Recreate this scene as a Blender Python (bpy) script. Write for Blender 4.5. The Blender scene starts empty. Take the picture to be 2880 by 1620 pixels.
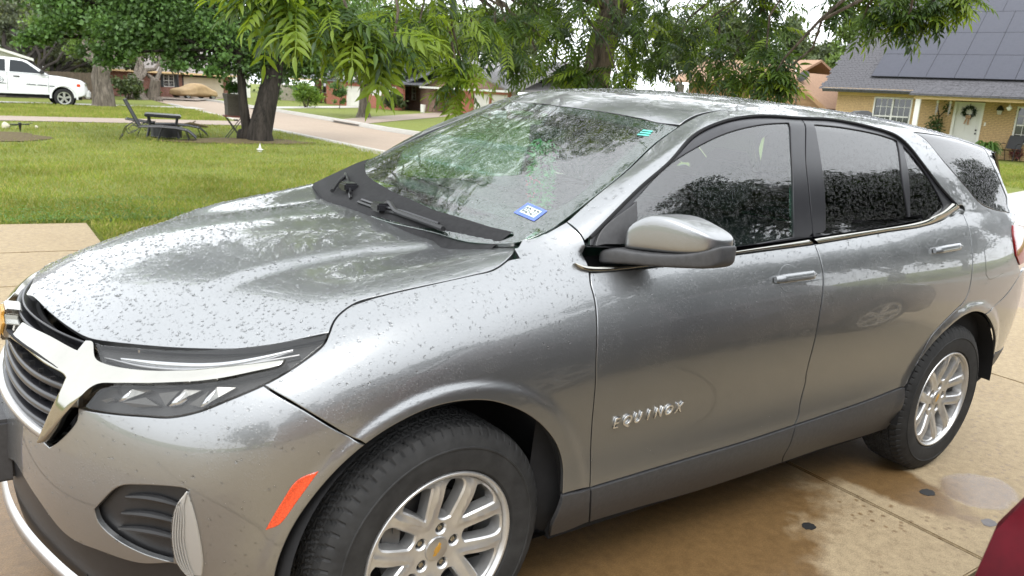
import bpy, bmesh, math, random
import numpy as np
from mathutils import Vector, Matrix
from mathutils.bvhtree import BVHTree
from mathutils.geometry import delaunay_2d_cdt
rnd = random.Random(7); npr = np.random.RandomState(7)
SC = bpy.context.scene; COL = SC.collection
# ------------------------------------------------------------------ camera
cam = bpy.data.objects.new('camera', bpy.data.cameras.new('camera')); COL.objects.link(cam); SC.camera = cam
CP = Vector((-.9686, -2.4433, 1.5563)); _y, _p, _r = .6327, .243, .0915
_f = Vector((math.sin(_y)*math.cos(_p), math.cos(_y)*math.cos(_p), -math.sin(_p)))
_rt = _f.cross(Vector((0, 0, 1))).normalized(); _u = _rt.cross(_f)
_R = math.cos(_r)*_rt+math.sin(_r)*_u; _U = -math.sin(_r)*_rt+math.cos(_r)*_u
cam.matrix_world = Matrix(((_R.x, _U.x, -_f.x, CP.x), (_R.y, _U.y, -_f.y, CP.y), (_R.z, _U.z, -_f.z, CP.z), (0, 0, 0, 1)))
cam.data.sensor_width = 36; cam.data.lens = 2163.27/2880*36; cam.data.clip_start = .05; cam.data.clip_end = 2000
cam.data.dof.use_dof = True; cam.data.dof.focus_distance = 2.9; cam.data.dof.aperture_fstop = 6.5
# ------------------------------------------------------------------ overcast sky and a soft sun
W = bpy.data.worlds.new("World"); SC.world = W; W.use_nodes = True
nt = W.node_tree; bg = nt.nodes['Background']
sky = nt.nodes.new('ShaderNodeTexSky'); sky.sky_type = 'NISHITA'; sky.sun_disc = False
SUN_EL, SUN_AZ = math.radians(58), math.radians(215)
sky.sun_elevation = SUN_EL; sky.sun_rotation = SUN_AZ; sky.air_density = 1; sky.dust_density = 4; sky.ozone_density = 1
hs = nt.nodes.new('ShaderNodeHueSaturation'); hs.inputs['Saturation'].default_value = .12
mixc = nt.nodes.new('ShaderNodeMix'); mixc.data_type = 'RGBA'; mixc.inputs[0].default_value = .72
mixc.inputs[7].default_value = (18.5, 19.2, 20.0, 1)
nt.links.new(sky.outputs[0], hs.inputs['Color']); nt.links.new(hs.outputs[0], mixc.inputs[6]); nt.links.new(mixc.outputs[2], bg.inputs['Color'])
bg.inputs['Strength'].default_value = .13
sun = bpy.data.objects.new('sun', bpy.data.lights.new('sun', 'SUN')); COL.objects.link(sun)
sun.data.energy = 1.1; sun.data.angle = math.radians(24); sun.data.color = (1, .97, .92)
_sd = Vector((math.sin(SUN_AZ)*math.cos(SUN_EL), math.cos(SUN_AZ)*math.cos(SUN_EL), math.sin(SUN_EL)))
sun.rotation_euler = _sd.to_track_quat('Z', 'Y').to_euler()
SC.view_settings.view_transform = 'Standard'; SC.view_settings.look = 'None'; SC.view_settings.exposure = .42; SC.view_settings.gamma = 1
SC.view_settings.use_curve_mapping = False
try:
    SC.cycles.max_bounces = 10; SC.cycles.transparent_max_bounces = 12; SC.cycles.caustics_reflective = False; SC.cycles.caustics_refractive = False
    SC.cycles.sample_clamp_indirect = 6; SC.cycles.use_denoising = True
except Exception: pass
# ------------------------------------------------------------------ helpers: materials
MATS = {}
def nmat(name):
    m = bpy.data.materials.new(name); m.use_nodes = True; MATS[name] = m
    return m, m.node_tree, m.node_tree.nodes['Principled BSDF']
def P(b, **k):
    for a, v in k.items():
        key = {'col': 'Base Color', 'metal': 'Metallic', 'rough': 'Roughness', 'coat': 'Coat Weight', 'coatr': 'Coat Roughness', 'spec': 'Specular IOR Level', 'trans': 'Transmission Weight', 'ior': 'IOR', 'alpha': 'Alpha', 'sss': 'Subsurface Weight', 'sheen': 'Sheen Weight'}[a]
        b.inputs[key].default_value = (tuple(v)+(1,) if a == 'col' else v)
def N(nt, t, **k):
    n = nt.nodes.new(t)
    for a, v in k.items():
        if a in n.inputs.keys(): n.inputs[a].default_value = v
        else: setattr(n, a, v)
    return n
def coords(nt, scale=(1, 1, 1), kind='Object'):
    tc = N(nt, 'ShaderNodeTexCoord'); mp = N(nt, 'ShaderNodeMapping'); mp.inputs['Scale'].default_value = scale
    nt.links.new(tc.outputs[kind], mp.inputs['Vector']); return mp.outputs['Vector']
def noise(nt, vec, scale, detail=4, rough=.6, dist=0):
    n = N(nt, 'ShaderNodeTexNoise', Scale=scale, Detail=detail, Roughness=rough, Distortion=dist); nt.links.new(vec, n.inputs['Vector']); return n.outputs['Fac']
def ramp(nt, fac, stops, mode='LINEAR'):
    r = N(nt, 'ShaderNodeValToRGB'); e = r.color_ramp.elements; r.color_ramp.interpolation = mode
    while len(e) < len(stops): e.new(.5)
    for i, (p, c) in enumerate(stops):
        e[i].position = p; e[i].color = (c, c, c, 1) if isinstance(c, (int, float)) else tuple(c)+(1,)
    nt.links.new(fac, r.inputs['Fac']); return r.outputs['Color']
def mix(nt, fac, a, b, mode='MIX'):
    m = N(nt, 'ShaderNodeMix', data_type='RGBA', blend_type=mode)
    for s, v in ((0, fac), (6, a), (7, b)):
        if isinstance(v, (int, float)): m.inputs[s].default_value = v if s == 0 else (v, v, v, 1)
        elif isinstance(v, tuple): m.inputs[s].default_value = v+(1,)
        else: nt.links.new(v, m.inputs[s])
    return m.outputs[2]
def bump(nt, h, b, dist=.01, strength=1, coat=False):
    n = N(nt, 'ShaderNodeBump', Distance=dist, Strength=strength); nt.links.new(h, n.inputs['Height'])
    nt.links.new(n.outputs[0], b.inputs['Coat Normal' if coat else 'Normal']); return n
def simple(name, col, rough=.5, metal=0, var=.12, scale=30, bmp=0, **k):
    m, t, b = nmat(name); P(b, col=col, rough=rough, metal=metal, **k)
    if var:
        v = coords(t); f = noise(t, v, scale)
        lo = tuple(c*(1-var) for c in col); hi = tuple(min(1, c*(1+var)) for c in col)
        t.links.new(ramp(t, f, [(.3, lo), (.7, hi)]), b.inputs['Base Color'])
        if bmp: bump(t, f, b, bmp)
    return m
# ------------------------------------------------------------------ helpers: objects
def link(o, parent=None):
    COL.objects.link(o)
    if parent: o.parent = parent
    return o
def meshobj(name, V, F, mat, parent=None, smooth=True, normals=None):
    me = bpy.data.meshes.new(name); me.from_pydata([tuple(v) for v in V], [], [tuple(f) for f in F])
    for m in (mat if isinstance(mat, (list, tuple)) else [mat]): me.materials.append(m)
    if smooth: me.polygons.foreach_set('use_smooth', [True]*len(me.polygons))
    if normals is not None: me.normals_split_custom_set_from_vertices([tuple(n) for n in normals])
    me.update(); return link(bpy.data.objects.new(name, me), parent)
def tag(o, label, cat=None, group=None, kind=None):
    if label: o['label'] = label
    if cat: o['category'] = cat
    if group: o['group'] = group
    if kind: o['kind'] = kind
    return o
def empty(name, loc=(0, 0, 0), rz=0, label=None, cat=None, group=None, kind=None, parent=None):
    o = bpy.data.objects.new(name, None); o.empty_display_size = .1; o.location = loc; o.rotation_euler = (0, 0, rz); link(o, parent)
    return tag(o, label, cat, group, kind)
def share(name, o, parent, loc=(0, 0, 0), rot=(0, 0, 0), scale=(1, 1, 1)):
    c = bpy.data.objects.new(name, o.data); c.location = loc; c.rotation_euler = rot; c.scale = scale; return link(c, parent)
def copy_tree(o, parent=None):
    c = o.copy(); COL.objects.link(c)
    if parent: c.parent = parent
    for ch in list(o.children): copy_tree(ch, c)
    return c
class MB:
    """collects simple solids, then becomes ONE mesh"""
    def __init__(s): s.V = []; s.F = []
    def add(s, V, F):
        o = len(s.V); s.V += [tuple(v) for v in V]; s.F += [tuple(i+o for i in f) for f in F]; return s
    def box(s, a, b, M=None):
        x0, y0, z0 = a; x1, y1, z1 = b
        V = [Vector(p) for p in ((x0, y0, z0), (x1, y0, z0), (x1, y1, z0), (x0, y1, z0), (x0, y0, z1), (x1, y0, z1), (x1, y1, z1), (x0, y1, z1))]
        if M: V = [M @ v for v in V]
        return s.add(V, [(0, 3, 2, 1), (4, 5, 6, 7), (0, 1, 5, 4), (1, 2, 6, 5), (2, 3, 7, 6), (3, 0, 4, 7)])
    def tube(s, pts, r, n=8, cap=True):
        pts = [Vector(p) for p in pts]; rs = r if isinstance(r, (list, tuple)) else [r]*len(pts); V = []; F = []
        for i, p in enumerate(pts):
            d = (pts[min(i+1, len(pts)-1)]-pts[max(i-1, 0)])
            d = d.normalized() if d.length > 1e-9 else Vector((0, 0, 1))
            a = d.cross(Vector((0, 0, 1)) if abs(d.z) < .9 else Vector((1, 0, 0))).normalized(); b = d.cross(a)
            for k in range(n):
                t = 2*math.pi*k/n; V.append(p+rs[i]*(math.cos(t)*a+math.sin(t)*b))
        for i in range(len(pts)-1):
            for k in range(n): F.append((i*n+k, i*n+(k+1) % n, (i+1)*n+(k+1) % n, (i+1)*n+k))
        if cap: F += [tuple(range(n-1, -1, -1)), tuple((len(pts)-1)*n+k for k in range(n))]
        return s.add(V, F)
    def lathe(s, prof, n=32, axis='z', c=(0, 0, 0), cap=False):
        V = []; F = []
        for (r, h) in prof:
            for k in range(n):
                t = 2*math.pi*k/n; a, b = r*math.cos(t), r*math.sin(t)
                V.append({'z': (c[0]+a, c[1]+b, c[2]+h), 'y': (c[0]+a, c[1]+h, c[2]+b), 'x': (c[0]+h, c[1]+a, c[2]+b)}[axis])
        for i in range(len(prof)-1):
            for k in range(n): F.append((i*n+k, i*n+(k+1) % n, (i+1)*n+(k+1) % n, (i+1)*n+k))
        if cap: F += [tuple(range(n-1, -1, -1)), tuple((len(prof)-1)*n+k for k in range(n))]
        return s.add(V, F)
    def loft(s, rings, closed=True, caps=True):
        n = len(rings[0]); V = [p for r in rings for p in r]; F = []
        for i in range(len(rings)-1):
            for k in range(n if closed else n-1): F.append((i*n+k, i*n+(k+1) % n, (i+1)*n+(k+1) % n, (i+1)*n+k))
        if caps: F += [tuple(range(n-1, -1, -1)), tuple((len(rings)-1)*n+k for k in range(n))]
        return s.add(V, F)
    def prism(s, poly, z0, z1, M=None):
        n = len(poly); V = [Vector((p[0], p[1], z0)) for p in poly]+[Vector((p[0], p[1], z1)) for p in poly]
        if M: V = [M @ v for v in V]
        return s.add(V, [tuple(range(n-1, -1, -1)), tuple(range(n, 2*n))]+[(i, (i+1) % n, n+(i+1) % n, n+i) for i in range(n)])
    def build(s, name, mat, parent=None, smooth=False, bevel=0, auto=None):
        o = meshobj(name, s.V, s.F, mat, parent, smooth)
        bm = bmesh.new(); bm.from_mesh(o.data); bmesh.ops.recalc_face_normals(bm, faces=bm.faces)
        if bevel:
            es = [e for e in bm.edges if e.is_manifold and e.calc_face_angle(0) > .5]
            bmesh.ops.bevel(bm, geom=es, offset=bevel, segments=2, affect='EDGES', clamp_overlap=True)
        bm.to_mesh(o.data); bm.free()
        if smooth or auto:
            o.data.polygons.foreach_set('use_smooth', [True]*len(o.data.polygons)); o.data.set_sharp_from_angle(angle=math.radians(auto or 38))
        return o
# ---- smooth master surfaces of the car body (car frame: x rearward from the front axle, y left side negative, z up) ----
def bspl(C, n, per_axis=0, mirror0=False):
    """clamped uniform cubic B-spline along axis 0 of control array C, n samples per span"""
    C = np.asarray(C, float)
    first = C[1]*np.array([1, -1, 1]) if mirror0 else 2*C[0]-C[1]
    P = np.concatenate([first[None], C, (2*C[-1]-C[-2])[None]])
    m = len(C)-1
    t = np.linspace(0, m, m*n+1); k = np.minimum(t.astype(int), m-1); f = (t-k)
    f = f.reshape((-1,)+(1,)*(C.ndim-1))
    b0 = (1-f)**3/6; b1 = (3*f**3-6*f**2+4)/6; b2 = (-3*f**3+3*f**2+3*f+1)/6; b3 = f**3/6
    return b0*P[k]+b1*P[k+1]+b2*P[k+2]+b3*P[k+3]
def sharpen(C, mirror0=False, a=0.75):
    C = np.asarray(C, float)
    first = C[1]*np.array([1, -1, 1]) if mirror0 else 2*C[0]-C[1]
    P = np.concatenate([first[None], C, (2*C[-1]-C[-2])[None]])
    return C+a*(C-(P[:-2]+4*C+P[2:])/6)
def net(cols, nu, nv, mirror_u=False, mirror_end=False):
    """cols: list of columns (u), each a list of rows (v) of (x,y,z) -> dense grid [U,V,3]"""
    A = np.array(cols, float)
    A = sharpen(A, mirror_u)
    A = np.swapaxes(sharpen(np.swapaxes(A, 0, 1)), 0, 1)
    A = bspl(A, nu, mirror0=mirror_u)
    A = np.swapaxes(A, 0, 1)
    if mirror_end:
        A = bspl(A[::-1], nv, mirror0=True)[::-1]
    else:
        A = bspl(A, nv)
    return np.swapaxes(A, 0, 1)
def smooth01(t):
    t = np.clip(t, 0, 1); return t*t*(3-2*t)

ZR = [.25, .34, .43, .55, .70, .82]
LC = [
 [(-.885,0,.2),(-.915,0,.3),(-.925,0,.4),(-.93,0,.5),(-.925,0,.6),(-.913,0,.7),(-.90,0,.78),(-.888,0,.85),(-.846,0,.907),(-.775,0,.945)],
 [(-.865,-.21,.2),(-.895,-.22,.3),(-.905,-.225,.4),(-.91,-.225,.5),(-.905,-.225,.6),(-.893,-.225,.7),(-.882,-.22,.78),(-.868,-.215,.84),(-.826,-.2,.897),(-.755,-.18,.94)],
 [(-.80,-.42,.20),(-.825,-.44,.30),(-.84,-.45,.40),(-.85,-.455,.5),(-.845,-.46,.6),(-.832,-.46,.7),(-.820,-.455,.77),(-.803,-.447,.83),(-.758,-.415,.888),(-.69,-.37,.935)],
 [(-.68,-.62,.22),(-.70,-.65,.31),(-.715,-.66,.40),(-.72,-.67,.5),(-.715,-.675,.6),(-.702,-.675,.70),(-.686,-.668,.77),(-.662,-.652,.83),(-.612,-.61,.892),(-.54,-.54,.94)],
 [(-.48,-.775,.25),(-.495,-.81,.33),(-.51,-.83,.42),(-.515,-.84,.52),(-.515,-.847,.63),(-.50,-.847,.72),(-.475,-.835,.80),(-.45,-.81,.86),(-.415,-.76,.92),(-.365,-.69,.965)],
 [(-.28,-.82,.25),(-.29,-.87,.34),(-.30,-.895,.43),(-.30,-.902,.55),(-.30,-.912,.68),(-.30,-.91,.77),(-.29,-.893,.85),(-.28,-.865,.915),(-.26,-.81,.97),(-.235,-.73,1.01)],
 [(0,-.83,.25),(0,-.885,.34),(0,-.905,.43),(0,-.91,.55),(0,-.92,.70),(0,-.922,.80),(0,-.91,.89),(0,-.882,.965),(0,-.825,1.03),(0,-.74,1.066)],
 [(.35,-.84,.25),(.35,-.885,.34),(.35,-.905,.43),(.35,-.90,.55),(.35,-.91,.70),(.35,-.92,.80),(.35,-.912,.89),(.35,-.885,.98),(.34,-.83,1.07),(.33,-.75,1.13)],
 [(.9,-.84,.25),(.9,-.885,.34),(.9,-.905,.43),(.9,-.890,.55),(.9,-.905,.70),(.9,-.92,.82),(.9,-.914,.91),(.9,-.893,1.0),(.9,-.86,1.08),(.9,-.81,1.15)],
 [(1.5,-.84,.25),(1.5,-.885,.34),(1.5,-.905,.43),(1.5,-.889,.55),(1.5,-.905,.70),(1.5,-.92,.82),(1.5,-.916,.93),(1.5,-.897,1.03),(1.5,-.865,1.11),(1.5,-.81,1.18)],
 [(2.1,-.84,.25),(2.1,-.885,.34),(2.1,-.905,.43),(2.1,-.892,.55),(2.1,-.91,.70),(2.1,-.925,.83),(2.1,-.92,.95),(2.1,-.90,1.05),(2.1,-.865,1.13),(2.1,-.81,1.21)],
 [(2.7,-.83,.26),(2.7,-.88,.35),(2.7,-.905,.44),(2.7,-.912,.55),(2.7,-.922,.70),(2.7,-.926,.83),(2.7,-.917,.96),(2.7,-.892,1.07),(2.7,-.855,1.17),(2.7,-.80,1.26)],
 [(3.2,-.79,.28),(3.2,-.845,.37),(3.2,-.875,.46),(3.2,-.888,.57),(3.2,-.90,.70),(3.2,-.90,.83),(3.2,-.888,.97),(3.2,-.86,1.08),(3.2,-.82,1.18),(3.2,-.77,1.26)],
 [(3.5,-.70,.3),(3.53,-.75,.39),(3.55,-.78,.48),(3.55,-.80,.58),(3.55,-.81,.70),(3.545,-.81,.84),(3.53,-.80,.98),(3.51,-.78,1.09),(3.49,-.745,1.18),(3.46,-.70,1.25)],
 [(3.62,-.5,.3),(3.66,-.52,.4),(3.68,-.53,.5),(3.68,-.54,.6),(3.67,-.54,.72),(3.66,-.54,.85),(3.64,-.53,.98),(3.62,-.52,1.09),(3.59,-.50,1.18),(3.55,-.48,1.25)],
 [(3.66,0,.3),(3.71,0,.4),(3.73,0,.5),(3.73,0,.6),(3.71,0,.72),(3.70,0,.85),(3.67,0,.98),(3.65,0,1.09),(3.62,0,1.18),(3.58,0,1.25)],
]
UC = [
 [(.29,-.70,1.138),(.50,-.667,1.242),(.72,-.63,1.352),(.93,-.59,1.456),(1.02,-.565,1.503),(.99,-.42,1.525),(.925,-.22,1.537),(.90,0,1.54)],
 [(.42,-.765,1.150),(.585,-.735,1.265),(.785,-.69,1.385),(1.0,-.645,1.486),(1.085,-.608,1.53),(1.06,-.44,1.557),(1.01,-.22,1.572),(1.0,0,1.577)],
 [(.55,-.80,1.155),(.67,-.775,1.28),(.84,-.727,1.40),(1.07,-.678,1.50),(1.16,-.637,1.545),(1.15,-.45,1.582),(1.12,-.22,1.60),(1.10,0,1.605)],
 [(.95,-.842,1.135),(1.0,-.808,1.27),(1.1,-.755,1.41),(1.25,-.688,1.522),(1.32,-.645,1.563),(1.33,-.46,1.607),(1.32,-.23,1.622),(1.32,0,1.627)],
 [(1.45,-.845,1.16),(1.47,-.812,1.29),(1.51,-.757,1.43),(1.57,-.692,1.537),(1.6,-.65,1.574),(1.6,-.47,1.62),(1.6,-.23,1.637),(1.6,0,1.642)],
 [(1.95,-.845,1.185),(1.96,-.812,1.31),(1.98,-.757,1.44),(2.0,-.692,1.537),(2.02,-.65,1.571),(2.02,-.47,1.617),(2.02,-.23,1.634),(2.02,0,1.639)],
 [(2.45,-.838,1.225),(2.45,-.803,1.33),(2.45,-.752,1.45),(2.45,-.695,1.54),(2.45,-.652,1.576),(2.45,-.46,1.615),(2.45,-.23,1.628),(2.45,0,1.632)],
 [(2.95,-.808,1.24),(2.93,-.775,1.34),(2.9,-.733,1.44),(2.88,-.683,1.515),(2.88,-.642,1.549),(2.88,-.45,1.59),(2.88,-.23,1.602),(2.88,0,1.606)],
 [(3.42,-.745,1.235),(3.38,-.724,1.33),(3.33,-.692,1.42),(3.29,-.648,1.485),(3.28,-.61,1.512),(3.29,-.43,1.555),(3.3,-.22,1.568),(3.31,0,1.572)],
 [(3.60,-.69,1.22),(3.54,-.67,1.32),(3.48,-.642,1.40),(3.45,-.605,1.458),(3.44,-.57,1.482),(3.51,-.4,1.525),(3.55,-.2,1.537),(3.56,0,1.54)],
]
def grid_faces(nu, nv):
    i = np.arange(nu-1)[:, None]*nv+np.arange(nv-1)[None]
    i = i.ravel(); return np.stack([i, i+nv, i+nv+1, i+1], 1)
def vnormals(V, F, flip_to=None):
    a = V[F[:, 2]]-V[F[:, 0]]; b = V[F[:, 3]]-V[F[:, 1]]; n = np.cross(a, b)
    N = np.zeros_like(V)
    for k in range(4): np.add.at(N, F[:, k], n)
    N /= np.linalg.norm(N, axis=1)[:, None]+1e-12
    return N
class Master:
    def __init__(s, grid, ref):
        nu, nv = grid.shape[:2]
        s.V = grid.reshape(-1, 3); s.F = grid_faces(nu, nv)
        s.N = vnormals(s.V, s.F)
        if (s.N*(s.V-np.array(ref))).sum() < 0: s.N = -s.N
        s.build()
    def build(s):
        s.T = np.concatenate([s.F[:, [0, 1, 2]], s.F[:, [0, 2, 3]]])
        s.bvh = BVHTree.FromPolygons([tuple(v) for v in s.V], [tuple(int(i) for i in t) for t in s.T])
    def refresh(s, ref):
        s.N = vnormals(s.V, s.F)
        if (s.N*(s.V-np.array(ref))).sum() < 0: s.N = -s.N
        s.build()
    def cast(s, o, d):
        loc, nrm, idx, dist = s.bvh.ray_cast(Vector(o), Vector(d), 20)
        if loc is None: return None
        return np.array(loc), s.norm(loc, idx), dist
    def near(s, p):
        loc, nrm, idx, dist = s.bvh.find_nearest(Vector(p))
        return np.array(loc), s.norm(loc, idx), dist
    def norm(s, loc, idx):
        t = s.T[idx]; a, b, c = s.V[t]; p = np.array(loc)
        v0 = b-a; v1 = c-a; v2 = p-a
        d00 = v0@v0; d01 = v0@v1; d11 = v1@v1; d20 = v2@v0; d21 = v2@v1; den = d00*d11-d01*d01+1e-18
        v = (d11*d20-d01*d21)/den; w = (d00*d21-d01*d20)/den
        n = s.N[t[0]]*(1-v-w)+s.N[t[1]]*v+s.N[t[2]]*w
        return n/np.linalg.norm(n)
REF = (1.4, 0, .9)
def tps(P, X, lam=1e-4):
    P = np.array(P, float); n = len(P)
    def phi(r2): return r2**1.5
    D = ((P[:, None, :2]-P[None, :, :2])**2).sum(-1)
    K = phi(D)+lam*np.eye(n); Q = np.c_[np.ones(n), P[:, :2]]
    A = np.block([[K, Q], [Q.T, np.zeros((3, 3))]])
    w = np.linalg.solve(A, np.r_[P[:, 2], 0, 0, 0])
    out = np.zeros(len(X))
    for i in range(n): out += w[i]*phi(((X-P[i, :2])**2).sum(1))
    return out+w[n]+X@w[n+1:n+3]
HOODPTS = [(-.84,0,.905),(-.775,0,.946),(-.62,0,1.0),(-.4,0,1.048),(-.1,0,1.088),(.1,0,1.103),(.25,0,1.112),(.4,0,1.125),
 (-.6,-.3,.983),(-.35,-.3,1.038),(0,-.3,1.081),(.2,-.3,1.100),(.4,-.3,1.122),
 (-.45,-.5,.990),(-.2,-.5,1.040),(.1,-.5,1.080),(.35,-.5,1.123),(.33,-.62,1.128)]
for c in LC[:8]:
    HOODPTS += [c[9], c[8]]
_H = []
for p in HOODPTS:
    _H.append(p)
    if p[1] < 0: _H.append((p[0], -p[1], p[2]))
HOODPTS = _H
def build_masters():
    L = net(LC, 28, 22, mirror_u=True)
    L = np.concatenate([L[::-1][:-1]*np.array([1, -1, 1]), L])
    # wheel-arch flare: the lip round each wheel stands 14 mm proud of the wing
    ML = Master(L, REF)
    for cx, cz, r in ((0.02, .36, .435), (2.76, .36, .425)):
        d = np.hypot(ML.V[:, 0]-cx, ML.V[:, 2]-cz)
        m = np.where(ML.V[:, 1] < -.7, 1., np.where(ML.V[:, 1] > .7, -1., 0.))
        b = smooth01((r+.060-d)/.026)*.008*m*smooth01((ML.V[:, 2]-.3)/.15)
        ML.V[:, 1] -= b
    ML.refresh(REF)
    xs = np.linspace(-.96, .5, 150); ys = np.linspace(-.92, .92, 185)
    X = np.stack(np.meshgrid(xs, ys, indexing='ij'), -1).reshape(-1, 2)
    Z = tps(HOODPTS, X, 4e-4)
    P = np.c_[X, Z]
    ya = np.abs(P[:, 1]); yl = np.interp(P[:, 0], [-.62, -.39, -.2, 0, .2, .36], [.44, .38, .352, .352, .41, .48])
    P[:, 2] += .014*smooth01((P[:, 0]+.66)/.42)*smooth01((yl+.075-ya)/.075)
    MT = Master(P.reshape(150, 185, 3), (-.2, 0, 0))
    gu = net(UC, 16, 14, mirror_end=True); gm = gu[:, ::-1][:, 1:]*np.array([1, -1, 1]); MU = Master(np.concatenate([gu, gm], 1), (2, 0, .9))
    # windscreen: ruled between cowl curve and header curve with crown
    tv = np.linspace(-.06, 1.02, 60); yv = np.linspace(-1.06, 1.06, 60)
    G = np.zeros((60, 60, 3))
    for i, t in enumerate(tv):
        for j, q in enumerate(yv):
            yb = q*.70; yt = q*.565
            b = np.array([.13+.16*(abs(q))**2.2, yb, 1.105+.033*q*q]); h = np.array([.895+.125*q*q, yt, 1.538-.035*q*q])
            p = b+(h-b)*t; bl = np.sin(np.pi*min(max(t, 0), 1))*max(0, 1-abs(q)**2.5); p[2] += .03*bl; p[0] -= .01*bl; G[i, j] = p
    MW = Master(G, (1, 0, .8))
    return dict(L=ML, T=MT, U=MU, W=MW)
# ------------------------------------------------------------------ panels cut from the master surfaces
def crom(pts, h):
    """centripetal Catmull-Rom through 2D pts, resampled at about h; straight ends"""
    P_ = [np.array(p, float) for p in pts]
    if len(P_) == 2:
        n = max(1, int(np.linalg.norm(P_[1]-P_[0])/h)); return [P_[0]+(P_[1]-P_[0])*i/n for i in range(n+1)]
    Q = [2*P_[0]-P_[1]]+P_+[2*P_[-1]-P_[-2]]; out = []
    for i in range(1, len(Q)-2):
        p0, p1, p2, p3 = Q[i-1:i+3]; t0 = 0; t1 = t0+max(1e-6, np.linalg.norm(p1-p0))**.5; t2 = t1+max(1e-6, np.linalg.norm(p2-p1))**.5; t3 = t2+max(1e-6, np.linalg.norm(p3-p2))**.5
        n = max(1, int(math.ceil(np.linalg.norm(p2-p1)/h)))
        for k in range(n):
            t = t1+(t2-t1)*k/n
            A1 = (t1-t)/(t1-t0)*p0+(t-t0)/(t1-t0)*p1; A2 = (t2-t)/(t2-t1)*p1+(t-t1)/(t2-t1)*p2; A3 = (t3-t)/(t3-t2)*p2+(t-t2)/(t3-t2)*p3
            B1 = (t2-t)/(t2-t0)*A1+(t-t0)/(t2-t0)*A2; B2 = (t3-t)/(t3-t1)*A2+(t-t1)/(t3-t1)*A3
            out.append((t2-t)/(t2-t1)*B1+(t-t1)/(t2-t1)*B2)
    out.append(P_[-1]); return out
def outline(p2, h, corner=42):
    """closed 2D loop -> dense loop; vertices turning more than `corner` degrees stay corners"""
    q = []
    for p in p2:
        p = np.array(p, float)
        if not q or np.linalg.norm(p-q[-1]) > 1e-3: q.append(p)
    if np.linalg.norm(q[0]-q[-1]) < 1e-3: q.pop()
    n = len(q); cs = []
    for i in range(n):
        a = q[i]-q[i-1]; b = q[(i+1) % n]-q[i]
        c = np.degrees(np.arccos(np.clip(a@b/(np.linalg.norm(a)*np.linalg.norm(b)+1e-12), -1, 1)))
        if c > corner: cs.append(i)
    if not cs:
        r = crom([q[-2], q[-1]]+q+[q[0], q[1], q[2]], h)
        seg = crom([q[-1]]+q+[q[0], q[1]], h)
        d0 = np.argmin([np.linalg.norm(s-q[0]) for s in seg[:len(seg)//2]]); d1 = len(seg)//2+np.argmin([np.linalg.norm(s-q[0]) for s in seg[len(seg)//2:]])
        return np.array(seg[d0:d1])
    out = []
    for j, c in enumerate(cs):
        e = cs[(j+1) % len(cs)]; idx = list(range(c, e+1)) if e > c else list(range(c, n))+list(range(0, e+1))
        out += crom([q[i] for i in idx], h)[:-1]
    return np.array(out)
def area2(p): return .5*np.sum(p[:, 0]*np.roll(p[:, 1], -1)-np.roll(p[:, 0], -1)*p[:, 1])
def inset(p, d):
    t = np.roll(p, -1, 0)-np.roll(p, 1, 0); t /= np.linalg.norm(t, axis=1)[:, None]+1e-12
    return p+d*np.stack([-t[:, 1], t[:, 0]], 1)
def inside(pts, poly):
    x, y = pts[:, 0], pts[:, 1]; r = np.zeros(len(pts), bool); a = poly; b = np.roll(poly, -1, 0)
    for (x0, y0), (x1, y1) in zip(a, b):
        c = (y0 > y) != (y1 > y)
        if c.any(): r ^= c & (x < (x1-x0)*(y-y0)/(y1-y0+1e-18)+x0)
    return r
def plane_basis(n):
    n = np.array(n, float); n /= np.linalg.norm(n); e1 = np.cross((0, 0, 1), n)
    if np.linalg.norm(e1) < 1e-3: e1 = np.array([1., 0, 0])
    e1 /= np.linalg.norm(e1); return n, e1, np.cross(n, e1)
DIR = {'S': (0, -1, .0), 'T': (0, 0, 1), 'F': (-.66, -.75, 0), 'U': (0, -.72, .69), 'N': (-1, 0, 0), 'W': (-.5, 0, .86)}
def lift(pts2, proj, ms, off=0):
    n, e1, e2 = plane_basis(DIR[proj]); L = np.zeros((len(pts2), 3)); NN = np.zeros((len(pts2), 3))
    for i, p in enumerate(pts2):
        o = p[0]*e1+p[1]*e2+n*4; best = None
        for m in ms:
            h = MS[m].cast(o, -n)
            if h and (best is None or h[2] < best[2]): best = h
        if best is None:
            c = o; bd = 9
            for m in ms:
                for s in (2.6, 3., 3.4, 3.8, 4.2, 4.8):
                    h = MS[m].near(o-n*s)
                    if h[2] < bd: bd = h[2]; best = h
            for _ in range(12):
                q = o-n*((o-best[0])@n); best = min((MS[m].near(q) for m in ms), key=lambda h: h[2])
        L[i] = best[0]+best[1]*off; NN[i] = best[1]
    return L, NN
def to2(p3, proj):
    n, e1, e2 = plane_basis(DIR[proj]); p3 = np.array(p3, float); return np.stack([p3@e1, p3@e2], -1)
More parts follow.
